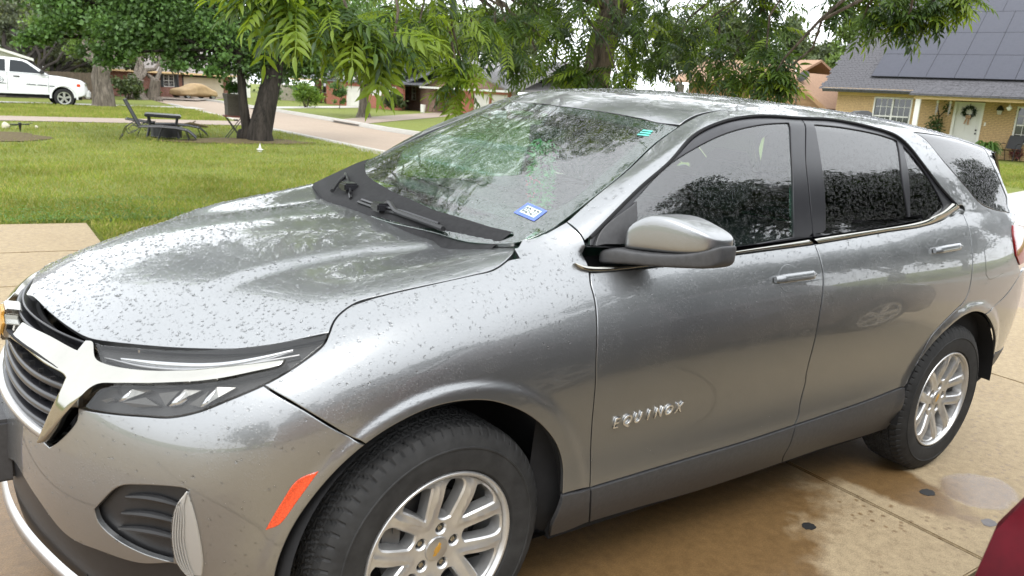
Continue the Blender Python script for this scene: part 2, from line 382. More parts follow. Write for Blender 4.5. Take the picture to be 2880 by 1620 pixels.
def panel(name, loop, proj, ms, mat, parent, h=.018, off=0, gap=.0022, fillet=.0025, depth=.012, holes=(), mirror=False, corner=42, extra=(), disp=None, auto=None, relax=None):
    o2 = outline(to2(loop, proj), h, corner)
    if area2(o2) < 0: o2 = o2[::-1]
    b0 = inset(o2, gap); b1 = inset(b0, fillet)
    rings = [(b0, b1)]
    for hl in holes:
        q = outline(to2(hl, proj), h)
        if area2(q) > 0: q = q[::-1]
        q0 = inset(q, gap); rings.append((q0, inset(q0, fillet)))
    lo, hi = b1.min(0), b1.max(0)
    gx, gy = np.meshgrid(np.arange(lo[0], hi[0], h), np.arange(lo[1], hi[1], h*.87), indexing='ij')
    gx = gx+(np.arange(gx.shape[1]) % 2)[None]*h*.5
    g = np.stack([gx.ravel(), gy.ravel()], 1)
    ok = inside(g, b1)
    allb = np.concatenate([r[1] for r in rings])
    for r in rings[1:]: ok &= ~inside(g, r[0])
    g = g[ok]
    if len(g):
        keep = np.ones(len(g), bool)
        for s in range(0, len(g), 2000):
            d = ((g[s:s+2000, None]-allb[None])**2).sum(-1).min(1); keep[s:s+2000] = d > (.55*h)**2
        g = g[keep]
    pts = []; edges = []
    for r in rings:
        for ring in r:
            o = len(pts); pts += [tuple(p) for p in ring]; edges += [(o+i, o+(i+1) % len(ring)) for i in range(len(ring))]
    nb = len(pts); ex_ = []
    for line in extra:
        q = np.array(crom(to2(line, proj), h*.8)); q = q[inside(q, b1)]
        o = len(pts)+len(ex_); ex_ += [tuple(p) for p in q]; edges += [(o+i, o+i+1) for i in range(len(q)-1)]
    if ex_: g = g[((g[:, None]-np.array(ex_)[None])**2).sum(-1).min(1) > (.5*h)**2]
    pts += ex_; pts += [tuple(p) for p in g]
    v, e, f, vo, eo, fo = delaunay_2d_cdt([Vector(p) for p in pts], edges, [], 0, 1e-7)
    v = np.array([(p.x, p.y) for p in v]); f = [tuple(t) for t in f]
    cen = np.array([v[list(t)].mean(0) for t in f])
    ok = inside(cen, rings[0][0])
    for r in rings[1:]: ok &= ~inside(cen, r[0])
    f = [t for t, k in zip(f, ok) if k]
    L, NN = lift(v, proj, ms, off)
    if disp: L = L+NN*np.array([disp(p) for p in L])[:, None]
    if relax:
        w_ = relax(L); FA = np.array(f); fix = np.array([any(k < nb for k in o) for o in vo]); w_ = np.where(fix, 0, w_)
        E2 = np.concatenate([FA[:, [0, 1]], FA[:, [1, 2]], FA[:, [2, 0]]]); E2 = np.concatenate([E2, E2[:, ::-1]]); deg = np.bincount(E2[:, 0], minlength=len(L)).clip(1)
        for _ in range(60):
            S_ = np.zeros_like(L); np.add.at(S_, E2[:, 0], L[E2[:, 1]]); L = L+(S_/deg[:, None]-L)*.5*w_[:, None]
        fn = np.cross(L[FA[:, 1]]-L[FA[:, 0]], L[FA[:, 2]]-L[FA[:, 0]]); vn = np.zeros_like(L)
        for k in range(3): np.add.at(vn, FA[:, k], fn)
        vn /= np.linalg.norm(vn, axis=1)[:, None]+1e-12; vn *= np.sign((vn*NN).sum(1))[:, None]; w2 = relax(L)[:, None]; NN = NN*(1-w2)+vn*w2; NN /= np.linalg.norm(NN, axis=1)[:, None]+1e-12
    # boundary verts of the outer rings: sink by the fillet and lean the normal outwards; then a flange turned inwards
    src = [-1]*len(v)
    for i, o in enumerate(vo):
        for k in o:
            if k < nb: src[i] = k
    inv = {s: i for i, s in enumerate(src) if s >= 0}
    V = [p for p in L]; NRM = [n for n in NN]; F = list(f)
    base = 0
    for r in rings:
        m = len(r[0]); ids = [inv.get(base+i) for i in range(m)]; idi = [inv.get(base+m+i) for i in range(m)]; base += 2*m
        if any(i is None for i in ids) or any(i is None for i in idi): continue
        out = []
        for a, b in zip(ids, idi):
            d = L[a]-L[b]; d /= np.linalg.norm(d)+1e-9; out.append(d)
        st = len(V)
        for a, d in zip(ids, out):
            V[a] = L[a]-NN[a]*fillet*.6; NRM[a] = NN[a]*.75+d*.66; NRM[a] /= np.linalg.norm(NRM[a])
        for a, d in zip(ids, out): V.append(V[a]); NRM.append(d)
        for a, d in zip(ids, out): V.append(V[a]-NN[a]*depth); NRM.append(d)
        for i in range(m):
            j = (i+1) % m; F.append((st+i, st+m+i, st+m+j, st+j))
    V = np.array(V); NRM = np.array(NRM)
    # orient faces with the normals
    F2 = []
    for t in F:
        n = np.cross(V[t[1]]-V[t[0]], V[t[2]]-V[t[0]])
        F2.append(t if n@(NRM[t[0]]+NRM[t[1]]+NRM[t[2]]) > 0 else t[::-1])
    o = meshobj(name, V, F2, mat, parent, True, None if auto else NRM)
    if auto: o.data.set_sharp_from_angle(angle=math.radians(auto))
    PANELS[name] = (v, f, L, NN)
    if mirror:
        S_ = np.array([1, -1, 1]); o2_ = meshobj(name, V*S_, [t[::-1] for t in F2], mat, parent if mirror is True else mirror, True, None if auto else NRM*S_)
        if auto: o2_.data.set_sharp_from_angle(angle=math.radians(auto))
    return o
PANELS = {}
def seg(name, rev=False, a=None, b=None):
    s = LN[name][a:b]; return s[::-1] if rev else s
def symloop(half):
    """half outline from the centre line round to the centre line on the near side -> whole outline"""
    return half+[(x, -y, z) for (x, y, z) in half[::-1]]
def gridmesh(G, name, mat, parent, flip=False):
    nu, nv = G.shape[:2]; F = grid_faces(nu, nv)
    return meshobj(name, G.reshape(-1, 3), F[:, ::-1] if flip else F, mat, parent)
def text_mesh(body, size=1, extrude=0, shear=0, space=1, bold=0):
    cu = bpy.data.curves.new('t', 'FONT'); cu.body = body; cu.size = 1; cu.extrude = extrude/size; cu.shear = shear; cu.space_character = space; cu.offset = bold; cu.resolution_u = 3
    to = bpy.data.objects.new('t', cu); COL.objects.link(to); bpy.context.view_layer.update()
    me = bpy.data.meshes.new_from_object(to.evaluated_get(bpy.context.evaluated_depsgraph_get())); bpy.data.objects.remove(to)
    for v in me.vertices: v.co = v.co*size
    return me
# feature lines of the body, metres in the car frame
LN = {
 'FD': [(0.491, -0.823, 1.087), (0.48, -0.846, 1.059), (0.48, -0.873, 1.014), (0.474, -0.901, 0.944), (0.47, -0.918, 0.844), (0.482, -0.916, 0.76), (0.491, -0.909, 0.697), (0.515, -0.9, 0.518), (0.522, -0.903, 0.43)],
 'FDc': [(0.522, -0.903, 0.43), (0.538, -0.893, 0.367), (0.58, -0.855, 0.277)],
 'DD': [(1.543, -0.846, 1.137), (1.545, -0.873, 1.094), (1.551, -0.895, 1.039), (1.546, -0.911, 0.964), (1.538, -0.92, 0.874), (1.547, -0.913, 0.756), (1.561, -0.899, 0.652), (1.572, -0.895, 0.615), (1.567, -0.893, 0.53), (1.561, -0.899, 0.475), (1.541, -0.901, 0.447)],
 'DDc': [(1.541, -0.901, 0.447), (1.538, -0.901, 0.407), (1.543, -0.891, 0.358), (1.552, -0.871, 0.31), (1.587, -0.846, 0.261)],
 'RQ': [(2.666, -0.803, 1.249), (2.681, -0.811, 1.239), (2.69, -0.86, 1.151), (2.687, -0.886, 1.084), (2.679, -0.914, 0.97), (2.667, -0.923, 0.891), (2.638, -0.925, 0.849), (2.578, -0.926, 0.818), (2.494, -0.924, 0.768), (2.423, -0.918, 0.709), (2.373, -0.914, 0.617), (2.31, -0.909, 0.489)],
 'CLAD0': [(0.406, -0.911, 0.439), (0.431, -0.911, 0.439), (0.522, -0.903, 0.43)],
 'CLAD1': [(0.522, -0.903, 0.43), (0.691, -0.902, 0.432), (0.978, -0.902, 0.435), (1.256, -0.902, 0.438), (1.541, -0.901, 0.447)],
 'CLAD2': [(1.541, -0.901, 0.447), (1.8, -0.901, 0.456), (2.051, -0.901, 0.468), (2.257, -0.903, 0.485), (2.308, -0.908, 0.487)],
 'SILL1': [(0.58, -0.855, 0.277), (0.81, -0.85, 0.269), (1.083, -0.841, 0.252), (1.378, -0.842, 0.253), (1.587, -0.846, 0.261)],
 'SILL2': [(1.587, -0.846, 0.261), (1.877, -0.85, 0.269), (2.229, -0.842, 0.257), (2.367, -0.838, 0.255)],
 'ARCHF': [(-0.383, -0.896, 0.567), (-0.333, -0.91, 0.644), (-0.287, -0.919, 0.695), (-0.237, -0.924, 0.735), (-0.179, -0.926, 0.765), (-0.092, -0.928, 0.795), (-0.019, -0.929, 0.804), (0.04, -0.929, 0.801), (0.101, -0.929, 0.79), (0.167, -0.928, 0.765), (0.24, -0.924, 0.724), (0.312, -0.917, 0.665), (0.367, -0.911, 0.599), (0.396, -0.909, 0.534), (0.404, -0.911, 0.456)],
 'ARCHR': [(2.311, -0.909, 0.489), (2.366, -0.914, 0.583), (2.455, -0.924, 0.682), (2.567, -0.931, 0.751), (2.657, -0.932, 0.783), (2.754, -0.932, 0.795), (2.849, -0.929, 0.779), (2.952, -0.925, 0.736), (3.042, -0.918, 0.678), (3.117, -0.907, 0.613), (3.18, -0.892, 0.527), (3.347, -0.828, 0.41), (3.221, -0.838, 0.366), (3.204, -0.816, 0.326)],
 'BF': [(-0.43, -0.82, 0.864), (-0.372, -0.874, 0.828), (-0.297, -0.906, 0.774), (-0.237, -0.924, 0.735)],
 'HOODL': [(-0.279, -0.785, 0.973), (-0.257, -0.758, 0.992), (-0.236, -0.743, 1.005), (-0.185, -0.727, 1.026), (-0.11, -0.736, 1.043), (0.02, -0.751, 1.066), (0.132, -0.761, 1.085), (0.19, -0.765, 1.096), (0.245, -0.748, 1.113), (0.297, -0.713, 1.131), (0.337, -0.66, 1.135), (0.365, -0.611, 1.133)],
 'HOODF': [(-0.837, -0.041, 0.909), (-0.81, -0.199, 0.907), (-0.779, -0.326, 0.9), (-0.747, -0.411, 0.895), (-0.712, -0.461, 0.897), (-0.64, -0.538, 0.904), (-0.55, -0.621, 0.913), (-0.459, -0.693, 0.926), (-0.382, -0.737, 0.945), (-0.322, -0.766, 0.961), (-0.279, -0.785, 0.973)],
 'HOODR': [(0.365, -0.611, 1.133), (0.256, -0.446, 1.118), (0.208, -0.349, 1.112), (0.197, -0.169, 1.12), (0.186, -0.012, 1.122), (0.174, 0.124, 1.12), (0.258, 0.547, 1.112), (0.285, 0.723, 1.127), (0.304, 0.717, 1.131)],
 'WSR': [(1.042, -0.578, 1.508), (0.919, -0.597, 1.449), (0.743, -0.652, 1.356), (0.589, -0.687, 1.279), (0.468, -0.711, 1.219)],
 'WSB': [(0.468, -0.711, 1.219), (0.404, -0.718, 1.188), (0.318, -0.689, 1.153), (0.256, -0.582, 1.138), (0.225, -0.502, 1.133)],
 'WST': [(0.962, 0.407, 1.521), (0.89, -0.028, 1.536), (0.932, -0.253, 1.537), (0.986, -0.441, 1.524), (1.042, -0.578, 1.508)],
 'DOORTOP': [(0.514, -0.782, 1.179), (0.717, -0.753, 1.321), (0.852, -0.728, 1.396), (1.009, -0.673, 1.483), (1.148, -0.657, 1.532), (1.35, -0.64, 1.565), (1.616, -0.643, 1.574), (1.853, -0.63, 1.579), (2.051, -0.666, 1.565), (2.21, -0.696, 1.539), (2.275, -0.722, 1.501), (2.347, -0.759, 1.433), (2.464, -0.796, 1.342), (2.593, -0.819, 1.268)],
 'G1top': [(0.688, -0.771, 1.283), (0.829, -0.738, 1.377), (0.97, -0.716, 1.44), (1.155, -0.696, 1.501), (1.352, -0.682, 1.539), (1.509, -0.677, 1.554)],
 'G1r': [(1.509, -0.677, 1.554), (1.462, -0.738, 1.46), (1.424, -0.804, 1.311), (1.413, -0.843, 1.167)],
 'G1b': [(1.413, -0.843, 1.167), (1.08, -0.843, 1.144), (0.675, -0.816, 1.147)],
 'BPm': [(1.616, -0.645, 1.573), (1.535, -0.755, 1.432), (1.52, -0.815, 1.281), (1.529, -0.846, 1.163)],
 'G2top': [(1.665, -0.678, 1.556), (1.845, -0.679, 1.555), (2.078, -0.694, 1.54), (2.209, -0.708, 1.522)],
 'G2r': [(2.209, -0.708, 1.522), (2.166, -0.784, 1.382), (2.18, -0.843, 1.204)],
 'G2b': [(2.18, -0.843, 1.204), (1.883, -0.845, 1.182), (1.606, -0.846, 1.167)],
 'G2l': [(1.606, -0.846, 1.167), (1.633, -0.748, 1.447), (1.665, -0.678, 1.556)],
 'G3': [(2.242, -0.721, 1.503), (2.34, -0.766, 1.419), (2.427, -0.803, 1.328), (2.482, -0.824, 1.262), (2.437, -0.834, 1.234), (2.283, -0.841, 1.212), (2.194, -0.843, 1.205)],
 'BELTT': [(0.445, -0.797, 1.107), (0.494, -0.811, 1.099), (0.738, -0.833, 1.1), (1.073, -0.838, 1.123), (1.552, -0.834, 1.154), (2.321, -0.823, 1.207), (2.437, -0.833, 1.237), (2.542, -0.819, 1.273)],
 'BELTB': [(0.445, -0.797, 1.107), (0.455, -0.81, 1.096), (0.491, -0.823, 1.088), (0.734, -0.838, 1.093), (1.076, -0.844, 1.115), (1.54, -0.846, 1.137), (2.03, -0.838, 1.168), (2.302, -0.838, 1.184), (2.509, -0.826, 1.212), (2.624, -0.822, 1.253)],
 'Q4': [(2.38, -0.672, 1.563), (2.645, -0.659, 1.559), (3.096, -0.614, 1.533), (3.125, -0.656, 1.508), (3.123, -0.704, 1.445), (3.162, -0.736, 1.373), (3.234, -0.757, 1.29), (3.221, -0.792, 1.221), (3.049, -0.799, 1.237), (2.86, -0.802, 1.272), (2.725, -0.786, 1.343), (2.549, -0.745, 1.452), (2.454, -0.698, 1.535)],
 'FUEL': [(2.806, -0.887, 1.072), (2.84, -0.879, 1.093), (2.993, -0.87, 1.099), (3.03, -0.874, 1.077), (3.04, -0.895, 0.995), (3.033, -0.902, 0.954), (2.868, -0.913, 0.936), (2.824, -0.912, 0.961)],
 'LAMP': [(-0.733, -0.44, 0.89), (-0.647, -0.535, 0.9), (-0.572, -0.606, 0.908), (-0.496, -0.666, 0.92), (-0.417, -0.715, 0.937), (-0.336, -0.759, 0.957), (-0.281, -0.783, 0.971), (-0.301, -0.805, 0.952), (-0.355, -0.814, 0.919), (-0.401, -0.812, 0.893), (-0.44, -0.805, 0.872), (-0.526, -0.775, 0.83), (-0.565, -0.757, 0.81), (-0.62, -0.719, 0.789), (-0.674, -0.669, 0.781), (-0.744, -0.586, 0.769), (-0.784, -0.524, 0.763), (-0.77, -0.536, 0.786), (-0.747, -0.552, 0.814), (-0.716, -0.579, 0.829)],
 'CHR': [(-0.748, -0.42, 0.888), (-0.735, -0.438, 0.889), (-0.737, -0.491, 0.866), (-0.72, -0.526, 0.861), (-0.66, -0.601, 0.864), (-0.586, -0.665, 0.875), (-0.51, -0.716, 0.891), (-0.432, -0.763, 0.908), (-0.385, -0.79, 0.919), (-0.395, -0.794, 0.91), (-0.456, -0.769, 0.89), (-0.535, -0.728, 0.867), (-0.629, -0.66, 0.848), (-0.702, -0.592, 0.834), (-0.735, -0.559, 0.825), (-0.75, -0.548, 0.813), (-0.771, -0.537, 0.784), (-0.799, -0.51, 0.735), (-0.822, -0.478, 0.685), (-0.838, -0.451, 0.656), (-0.843, -0.438, 0.654), (-0.819, -0.467, 0.732), (-0.797, -0.481, 0.795), (-0.789, -0.477, 0.818), (-0.794, -0.461, 0.823), (-0.824, -0.386, 0.827), (-0.857, -0.267, 0.833), (-0.881, -0.15, 0.828), (-0.861, -0.151, 0.868), (-0.815, -0.31, 0.874), (-0.768, -0.433, 0.869)],
 'FOG': [(-0.768, -0.602, 0.533), (-0.723, -0.658, 0.608), (-0.684, -0.702, 0.625), (-0.612, -0.77, 0.635), (-0.6, -0.781, 0.632), (-0.62, -0.765, 0.596), (-0.628, -0.758, 0.564), (-0.63, -0.752, 0.494), (-0.628, -0.746, 0.437), (-0.687, -0.693, 0.45), (-0.737, -0.639, 0.476), (-0.761, -0.609, 0.504)],
 'MARK': [(-0.343, -0.905, 0.682), (-0.387, -0.892, 0.664), (-0.42, -0.881, 0.61), (-0.451, -0.865, 0.539), (-0.425, -0.878, 0.551), (-0.387, -0.895, 0.614)],
 'GRB': [(-0.84, -0.447, 0.654), (-0.878, -0.319, 0.661), (-0.91, -0.133, 0.659)],
 'HANDLE1': [(1.256, -0.891, 1.03), (1.502, -0.894, 1.037)],
 'HANDLE2': [(2.321, -0.888, 1.086), (2.563, -0.884, 1.097)],
 'EQ': [(0.573, -0.901, 0.632), (0.894, -0.898, 0.635)],
 'RBS': [(2.884, -0.928, 0.77), (2.936, -0.926, 0.786), (3.12, -0.905, 0.844), (3.298, -0.877, 0.933)],
 'FCLB': [(0.407, -0.911, 0.434), (0.421, -0.891, 0.354), (0.446, -0.84, 0.25), (0.475, -0.84, 0.25), (0.538, -0.84, 0.25), (0.587, -0.847, 0.263)],
 'BUMPB': [(-0.906, -0.24, 0.513), (-0.871, -0.382, 0.478), (-0.819, -0.496, 0.42), (-0.759, -0.599, 0.417), (-0.686, -0.687, 0.414), (-0.627, -0.745, 0.431)],
 'SKID': [(-0.902, -0.261, 0.488), (-0.866, -0.371, 0.391), (-0.819, -0.439, 0.29)],
 'RBL': [(3.186, -0.891, 0.523), (3.312, -0.864, 0.517), (3.429, -0.839, 0.549)],
 'FOGL': [(-0.6, -0.781, 0.632), (-0.62, -0.765, 0.596), (-0.628, -0.758, 0.564), (-0.63, -0.752, 0.494), (-0.62, -0.753, 0.438), (-0.597, -0.764, 0.401), (-0.57, -0.784, 0.404), (-0.569, -0.792, 0.446), (-0.58, -0.795, 0.535), (-0.591, -0.789, 0.596)],
 'DRL': [(-0.694, -0.525, 0.88), (-0.617, -0.606, 0.887), (-0.543, -0.671, 0.896), (-0.485, -0.71, 0.907), (-0.425, -0.74, 0.923), (-0.363, -0.768, 0.941)],
 'DRL2': [(-0.727, -0.485, 0.876), (-0.656, -0.579, 0.878), (-0.582, -0.65, 0.885), (-0.506, -0.704, 0.899), (-0.427, -0.748, 0.919), (-0.355, -0.786, 0.937)],
 'Z1': [(-0.69, -0.613, 0.828), (-0.717, -0.605, 0.8)],
 'Z2': [(-0.584, -0.704, 0.849), (-0.626, -0.699, 0.812)],
 'Z3': [(-0.529, -0.741, 0.861), (-0.569, -0.747, 0.819)],
 'PIL': [(0.475, -0.714, 1.215), (0.484, -0.753, 1.197), (0.495, -0.78, 1.171)],
 'CLADTOPF': [(0.407, -0.911, 0.44), (0.514, -0.903, 0.43)],
 'STK': [(0.392, -0.561, 1.216), (0.446, -0.556, 1.245), (0.462, -0.636, 1.232), (0.408, -0.646, 1.204)],
 'TAG': [(0.905, -0.519, 1.467), (0.947, -0.507, 1.489), (0.964, -0.536, 1.488), (0.928, -0.551, 1.467)],
 'WB1': [(0.178, 0.074, 1.139), (0.182, -0.106, 1.141), (0.197, -0.233, 1.145), (0.208, -0.339, 1.143), (0.223, -0.449, 1.139)],
 'WA1': [(0.181, -0.108, 1.14), (0.205, -0.115, 1.157), (0.192, -0.193, 1.144), (0.193, -0.242, 1.142), (0.217, -0.46, 1.134)],
 'WB2': [(0.183, 0.153, 1.14), (0.227, 0.276, 1.162), (0.304, 0.494, 1.18)],
 'WA2': [(0.188, 0.321, 1.131), (0.24, 0.386, 1.158), (0.274, 0.408, 1.176)],
 'HL1': [(-0.688, -0.613, 0.831), (-0.654, -0.645, 0.838), (-0.666, -0.641, 0.83), (-0.72, -0.603, 0.798)],
 'HL1b': [(-0.71, -0.614, 0.8), (-0.669, -0.646, 0.821), (-0.645, -0.684, 0.808), (-0.694, -0.639, 0.794)],
 'HL2': [(-0.591, -0.698, 0.848), (-0.562, -0.721, 0.852), (-0.587, -0.715, 0.837), (-0.629, -0.698, 0.81)],
 'HL2b': [(-0.641, -0.665, 0.833), (-0.612, -0.682, 0.844), (-0.601, -0.693, 0.844), (-0.635, -0.691, 0.81)],
 'HL3': [(-0.53, -0.74, 0.861), (-0.496, -0.765, 0.866), (-0.532, -0.759, 0.842), (-0.569, -0.747, 0.818)],
 'HL3b': [(-0.588, -0.728, 0.821), (-0.564, -0.731, 0.841), (-0.546, -0.736, 0.852), (-0.572, -0.745, 0.818)],
 'HL4': [(-0.748, -0.567, 0.792), (-0.731, -0.584, 0.804), (-0.722, -0.598, 0.801), (-0.743, -0.577, 0.789)],
 'CHM': [(-0.756, -0.507, 0.839), (-0.736, -0.541, 0.837), (-0.7, -0.584, 0.842), (-0.627, -0.652, 0.856), (-0.552, -0.706, 0.871), (-0.474, -0.751, 0.891), (-0.423, -0.778, 0.904), (-0.39, -0.793, 0.914)],
}
# ================================================================== the grey car
MS = build_masters()
# --- materials
def paint(name, col, fl=1.0, metal=.85, rough=.32):
    m, t, b = nmat(name); v = coords(t)
    f = noise(t, v, 2600, 2, .5); g = noise(t, v, 2.3, 3)
    c = ramp(t, f, [(.3, tuple(x*.8 for x in col)), (.7, tuple(min(1, x*1.2) for x in col))])
    t.links.new(mix(t, .12, c, g, 'MULTIPLY'), b.inputs['Base Color'])
    P(b, metal=metal, rough=rough, coat=1, coatr=.012); b.inputs['Coat IOR'].default_value = 1.72
    # fine orange peel and tiny beads of rain in the clear coat
    n2 = N(t, 'ShaderNodeTexVoronoi', Scale=150); t.links.new(v, n2.inputs['Vector'])
    n3 = noise(t, v, 9, 3)
    beads = ramp(t, n2.outputs['Distance'], [(0, 1), (.26, .75), (.36, 0)])
    bm = bump(t, mix(t, 1, beads, ramp(t, n3, [(.42, 0), (.6, 1)]), 'MULTIPLY'), b, .0011, .55, coat=True)
    return m
M_paint = paint('grey_metallic_paint', (.262, .27, .275), rough=.33)
def glassmat(name, tint, refl=1.0, ior=1.5, drops=0, dscale=260, rough=0.0, wetk=.22):
    m = bpy.data.materials.new(name); m.use_nodes = True; MATS[name] = m; t = m.node_tree; t.nodes.clear()
    out = N(t, 'ShaderNodeOutputMaterial'); tr = N(t, 'ShaderNodeBsdfTransparent', Color=tuple(tint)+(1,)); gl = N(t, 'ShaderNodeBsdfGlossy', Roughness=rough, Color=(1, 1, 1, 1))
    mx = N(t, 'ShaderNodeMixShader')
    # Schlick reflectance from either side of the pane
    ge = N(t, 'ShaderNodeNewGeometry'); dp = N(t, 'ShaderNodeVectorMath', operation='DOT_PRODUCT'); t.links.new(ge.outputs['Incoming'], dp.inputs[0]); t.links.new(ge.outputs['Normal'], dp.inputs[1])
    def mth(op, a_, b_):
        n = N(t, 'ShaderNodeMath', operation=op)
        for i, q in enumerate((a_, b_)):
            if isinstance(q, (int, float)): n.inputs[i].default_value = q
            else: t.links.new(q, n.inputs[i])
        return n.outputs[0]
    f0 = ((ior-1)/(ior+1))**2*2*refl
    F_ = mth('ADD', mth('MULTIPLY', mth('POWER', mth('SUBTRACT', 1.0, mth('ABSOLUTE', dp.outputs['Value'], 0)), 5.0), 1-f0), f0)
    t.links.new(F_, mx.inputs[0]); t.links.new(tr.outputs[0], mx.inputs[1]); t.links.new(gl.outputs[0], mx.inputs[2]); t.links.new(mx.outputs[0], out.inputs['Surface'])
    if drops:
        v = coords(t); vo = N(t, 'ShaderNodeTexVoronoi', Scale=dscale); t.links.new(v, vo.inputs['Vector'])
        nz = noise(t, v, dscale*.25, 2)
        h = mix(t, 1, ramp(t, vo.outputs['Distance'], [(0, 1), (.3, .7), (.42, 0)]), ramp(t, nz, [(.4, 0), (.58, 1)]), 'MULTIPLY')
        bn = N(t, 'ShaderNodeBump', Distance=drops, Strength=1); t.links.new(h, bn.inputs['Height']); t.links.new(bn.outputs[0], gl.inputs['Normal'])
        wet = N(t, 'ShaderNodeBsdfTranslucent', Color=(.8, .85, .82, 1)); m2 = N(t, 'ShaderNodeMixShader'); sc = N(t, 'ShaderNodeMath', operation='MULTIPLY'); sc.inputs[1].default_value = wetk
        t.links.new(h, sc.inputs[0]); t.links.new(sc.outputs[0], m2.inputs[0]); t.links.new(mx.outputs[0], m2.inputs[1]); t.links.new(wet.outputs[0], m2.inputs[2]); t.links.new(m2.outputs[0], out.inputs['Surface'])
    return m
M_ws = glassmat('windscreen_glass', (.40, .66, .52), ior=1.52, drops=.0008, dscale=300, refl=2.2, wetk=.02)
M_side = glassmat('door_glass', (.46, .62, .56), ior=1.55, drops=.0002, dscale=330, refl=1.5, wetk=.015)
M_tint = glassmat('tinted_glass', (.035, .04, .042), ior=1.6, drops=.0002, dscale=330, refl=1.3, wetk=.01)
M_vdark = simple('privacy_glass_black', (.006, .007, .008), .05, var=0, spec=.5)
M_lens = glassmat('lamp_lens', (.80, .80, .80), ior=1.45, refl=.6)
m, t, b = nmat('rain_water'); P(b, col=(1, 1, 1), rough=0, trans=1, ior=1.33); M_rain = m
M_cowl = simple('cowl_plastic', (.016, .016, .017), .7, var=.3, scale=60, spec=.25); M_gblack = simple('gloss_black_trim', (.018, .018, .021), .28, var=.1)
M_clad = simple('grey_black_plastic', (.045, .045, .047), .48, var=.18, scale=60, bmp=.0006)
M_black = simple('black_plastic', (.014, .014, .015), .42, var=.15, scale=50)
M_dark = simple('matt_black_liner', (.006, .006, .007), .9, var=.3, scale=40)
M_chrome = simple('chrome', (.40, .39, .355), .10, 1, var=.06, scale=8)
M_satin = simple('satin_silver', (.50, .50, .50), .33, .9, var=.06)
M_rim = simple('cast_silver_wheel', (.55, .55, .545), .30, .75, var=.08, scale=25)
M_rubber = simple('tyre_rubber', (.024, .024, .024), .75, var=.35, scale=18, bmp=.0008, spec=.3)
M_seat = simple('dark_seat_cloth', (.016, .017, .018), .85, var=.3, scale=120)
M_dash = simple('dashboard_plastic', (.02, .021, .022), .7, var=.2)
M_gold = simple('gold_emblem', (.62, .36, .08), .3, .6, var=.15)
def redlens(name, col):
    m, t, b = nmat(name); P(b, col=col, rough=.12, coat=1); v = coords(t); w = N(t, 'ShaderNodeTexVoronoi', Scale=170, feature='DISTANCE_TO_EDGE'); t.links.new(v, w.inputs['Vector'])
    t.links.new(ramp(t, w.outputs[0], [(0, tuple(c*.55 for c in col)), (.25, col)]), b.inputs['Base Color']); return m
M_amber = redlens('red_orange_marker', (.86, .075, .015)); M_red = redlens('tail_lamp_red', (.30, .004, .008)); M_red2 = simple('dark_red_lens', (.065, .001, .005), .4, var=.4, scale=9, spec=.12)
M_ribs = simple('clear_rib_plastic', (.62, .62, .60), .12, .3, var=.05, coat=1)
m, t, b = nmat('white_reflector'); P(b, col=(.62, .62, .60), rough=.35, metal=.4, coat=1); M_white_l = m
m, t, b = nmat('lamp_reflector'); P(b, col=(.66, .67, .68), rough=.16, metal=.95); M_refl = m
# --- root
CAR = empty('parked_suv', label='wet grey metallic SUV filling the driveway, covered in raindrops', cat='car')
def pnl(*a, **k): return panel(*a, **k)
FD0 = LN['FD'][0]; DD0 = LN['DD'][0]
# hood
hood_half = [(-.848, 0, .903)]+seg('HOODF')+seg('HOODL', a=1, b=-1)+[(.358, -.615, 1.133), (.325, -.50, 1.122), (.283, -.40, 1.108), (.248, -.22, 1.1), (.238, 0, 1.1)]
hood = panel('hood', symloop(hood_half), 'T', ['T'], M_paint, CAR, h=.016, depth=.02, gap=.003, corner=60)
# fender
fender = panel('front_fender', seg('HOODL', b=-1)+[(.355, -.617, 1.134), (.378, -.64, 1.147), LN['WSB'][1]]+seg('PIL')+[(.497, -.81, 1.10)]+seg('FD')+seg('CLAD0', rev=True)[1:]+seg('ARCHF', rev=True)[1:-3]+seg('BF', rev=True)[1:]+[LN['LAMP'][10], LN['LAMP'][9], LN['LAMP'][8], LN['LAMP'][7]],
               'U', ['L', 'U'], M_paint, CAR, h=.010, mirror=True, relax=lambda L: smooth01((L[:, 0]-.22)/.1)*smooth01((L[:, 2]-1.03)/.06))
# uniside (pillars, cant rail, quarter)
roofseam = [(1.25, -.565, 1.575), (1.6, -.575, 1.60), (2.02, -.575, 1.6), (2.45, -.575, 1.60), (2.9, -.565, 1.57), (3.25, -.54, 1.535), (3.44, -.52, 1.495)]
rearedge = [(3.44, -.575, 1.475), (3.30, -.62, 1.49), (3.20, -.648, 1.497), (3.17, -.69, 1.44), (3.20, -.725, 1.37), (3.27, -.752, 1.29), (3.30, -.775, 1.22), (3.30, -.80, 1.175)]
lampedge = [(3.19, -.826, 1.168), (3.165, -.847, 1.125), (3.175, -.876, 1.03), (3.24, -.876, .975)]
uniside = panel('body_side', seg('PIL', rev=False)[:1]+seg('WSR', rev=True)[1:]+roofseam+rearedge+lampedge+seg('RBS', rev=True)+seg('ARCHR', rev=True, a=0, b=7)[0:]+seg('RQ', rev=True)[1:]+seg('DOORTOP', rev=True)+[LN['PIL'][2]],
                'U', ['L', 'U'], M_paint, CAR, h=.018, holes=[seg('Q4')], mirror=True)
qglass = panel('quarter_window', seg('Q4'), 'U', ['L', 'U'], M_tint, CAR, h=.02, off=-.002, gap=.003, mirror=True)
roof_half = [(.90, 0, 1.54)]+seg('WST', a=2)+roofseam[:-1]+[(3.44, -.50, 1.505), (3.55, -.2, 1.53), (3.555, 0, 1.535)]
roof = panel('roof', symloop(roof_half), 'T', ['U'], M_paint, CAR, h=.03, gap=.002)
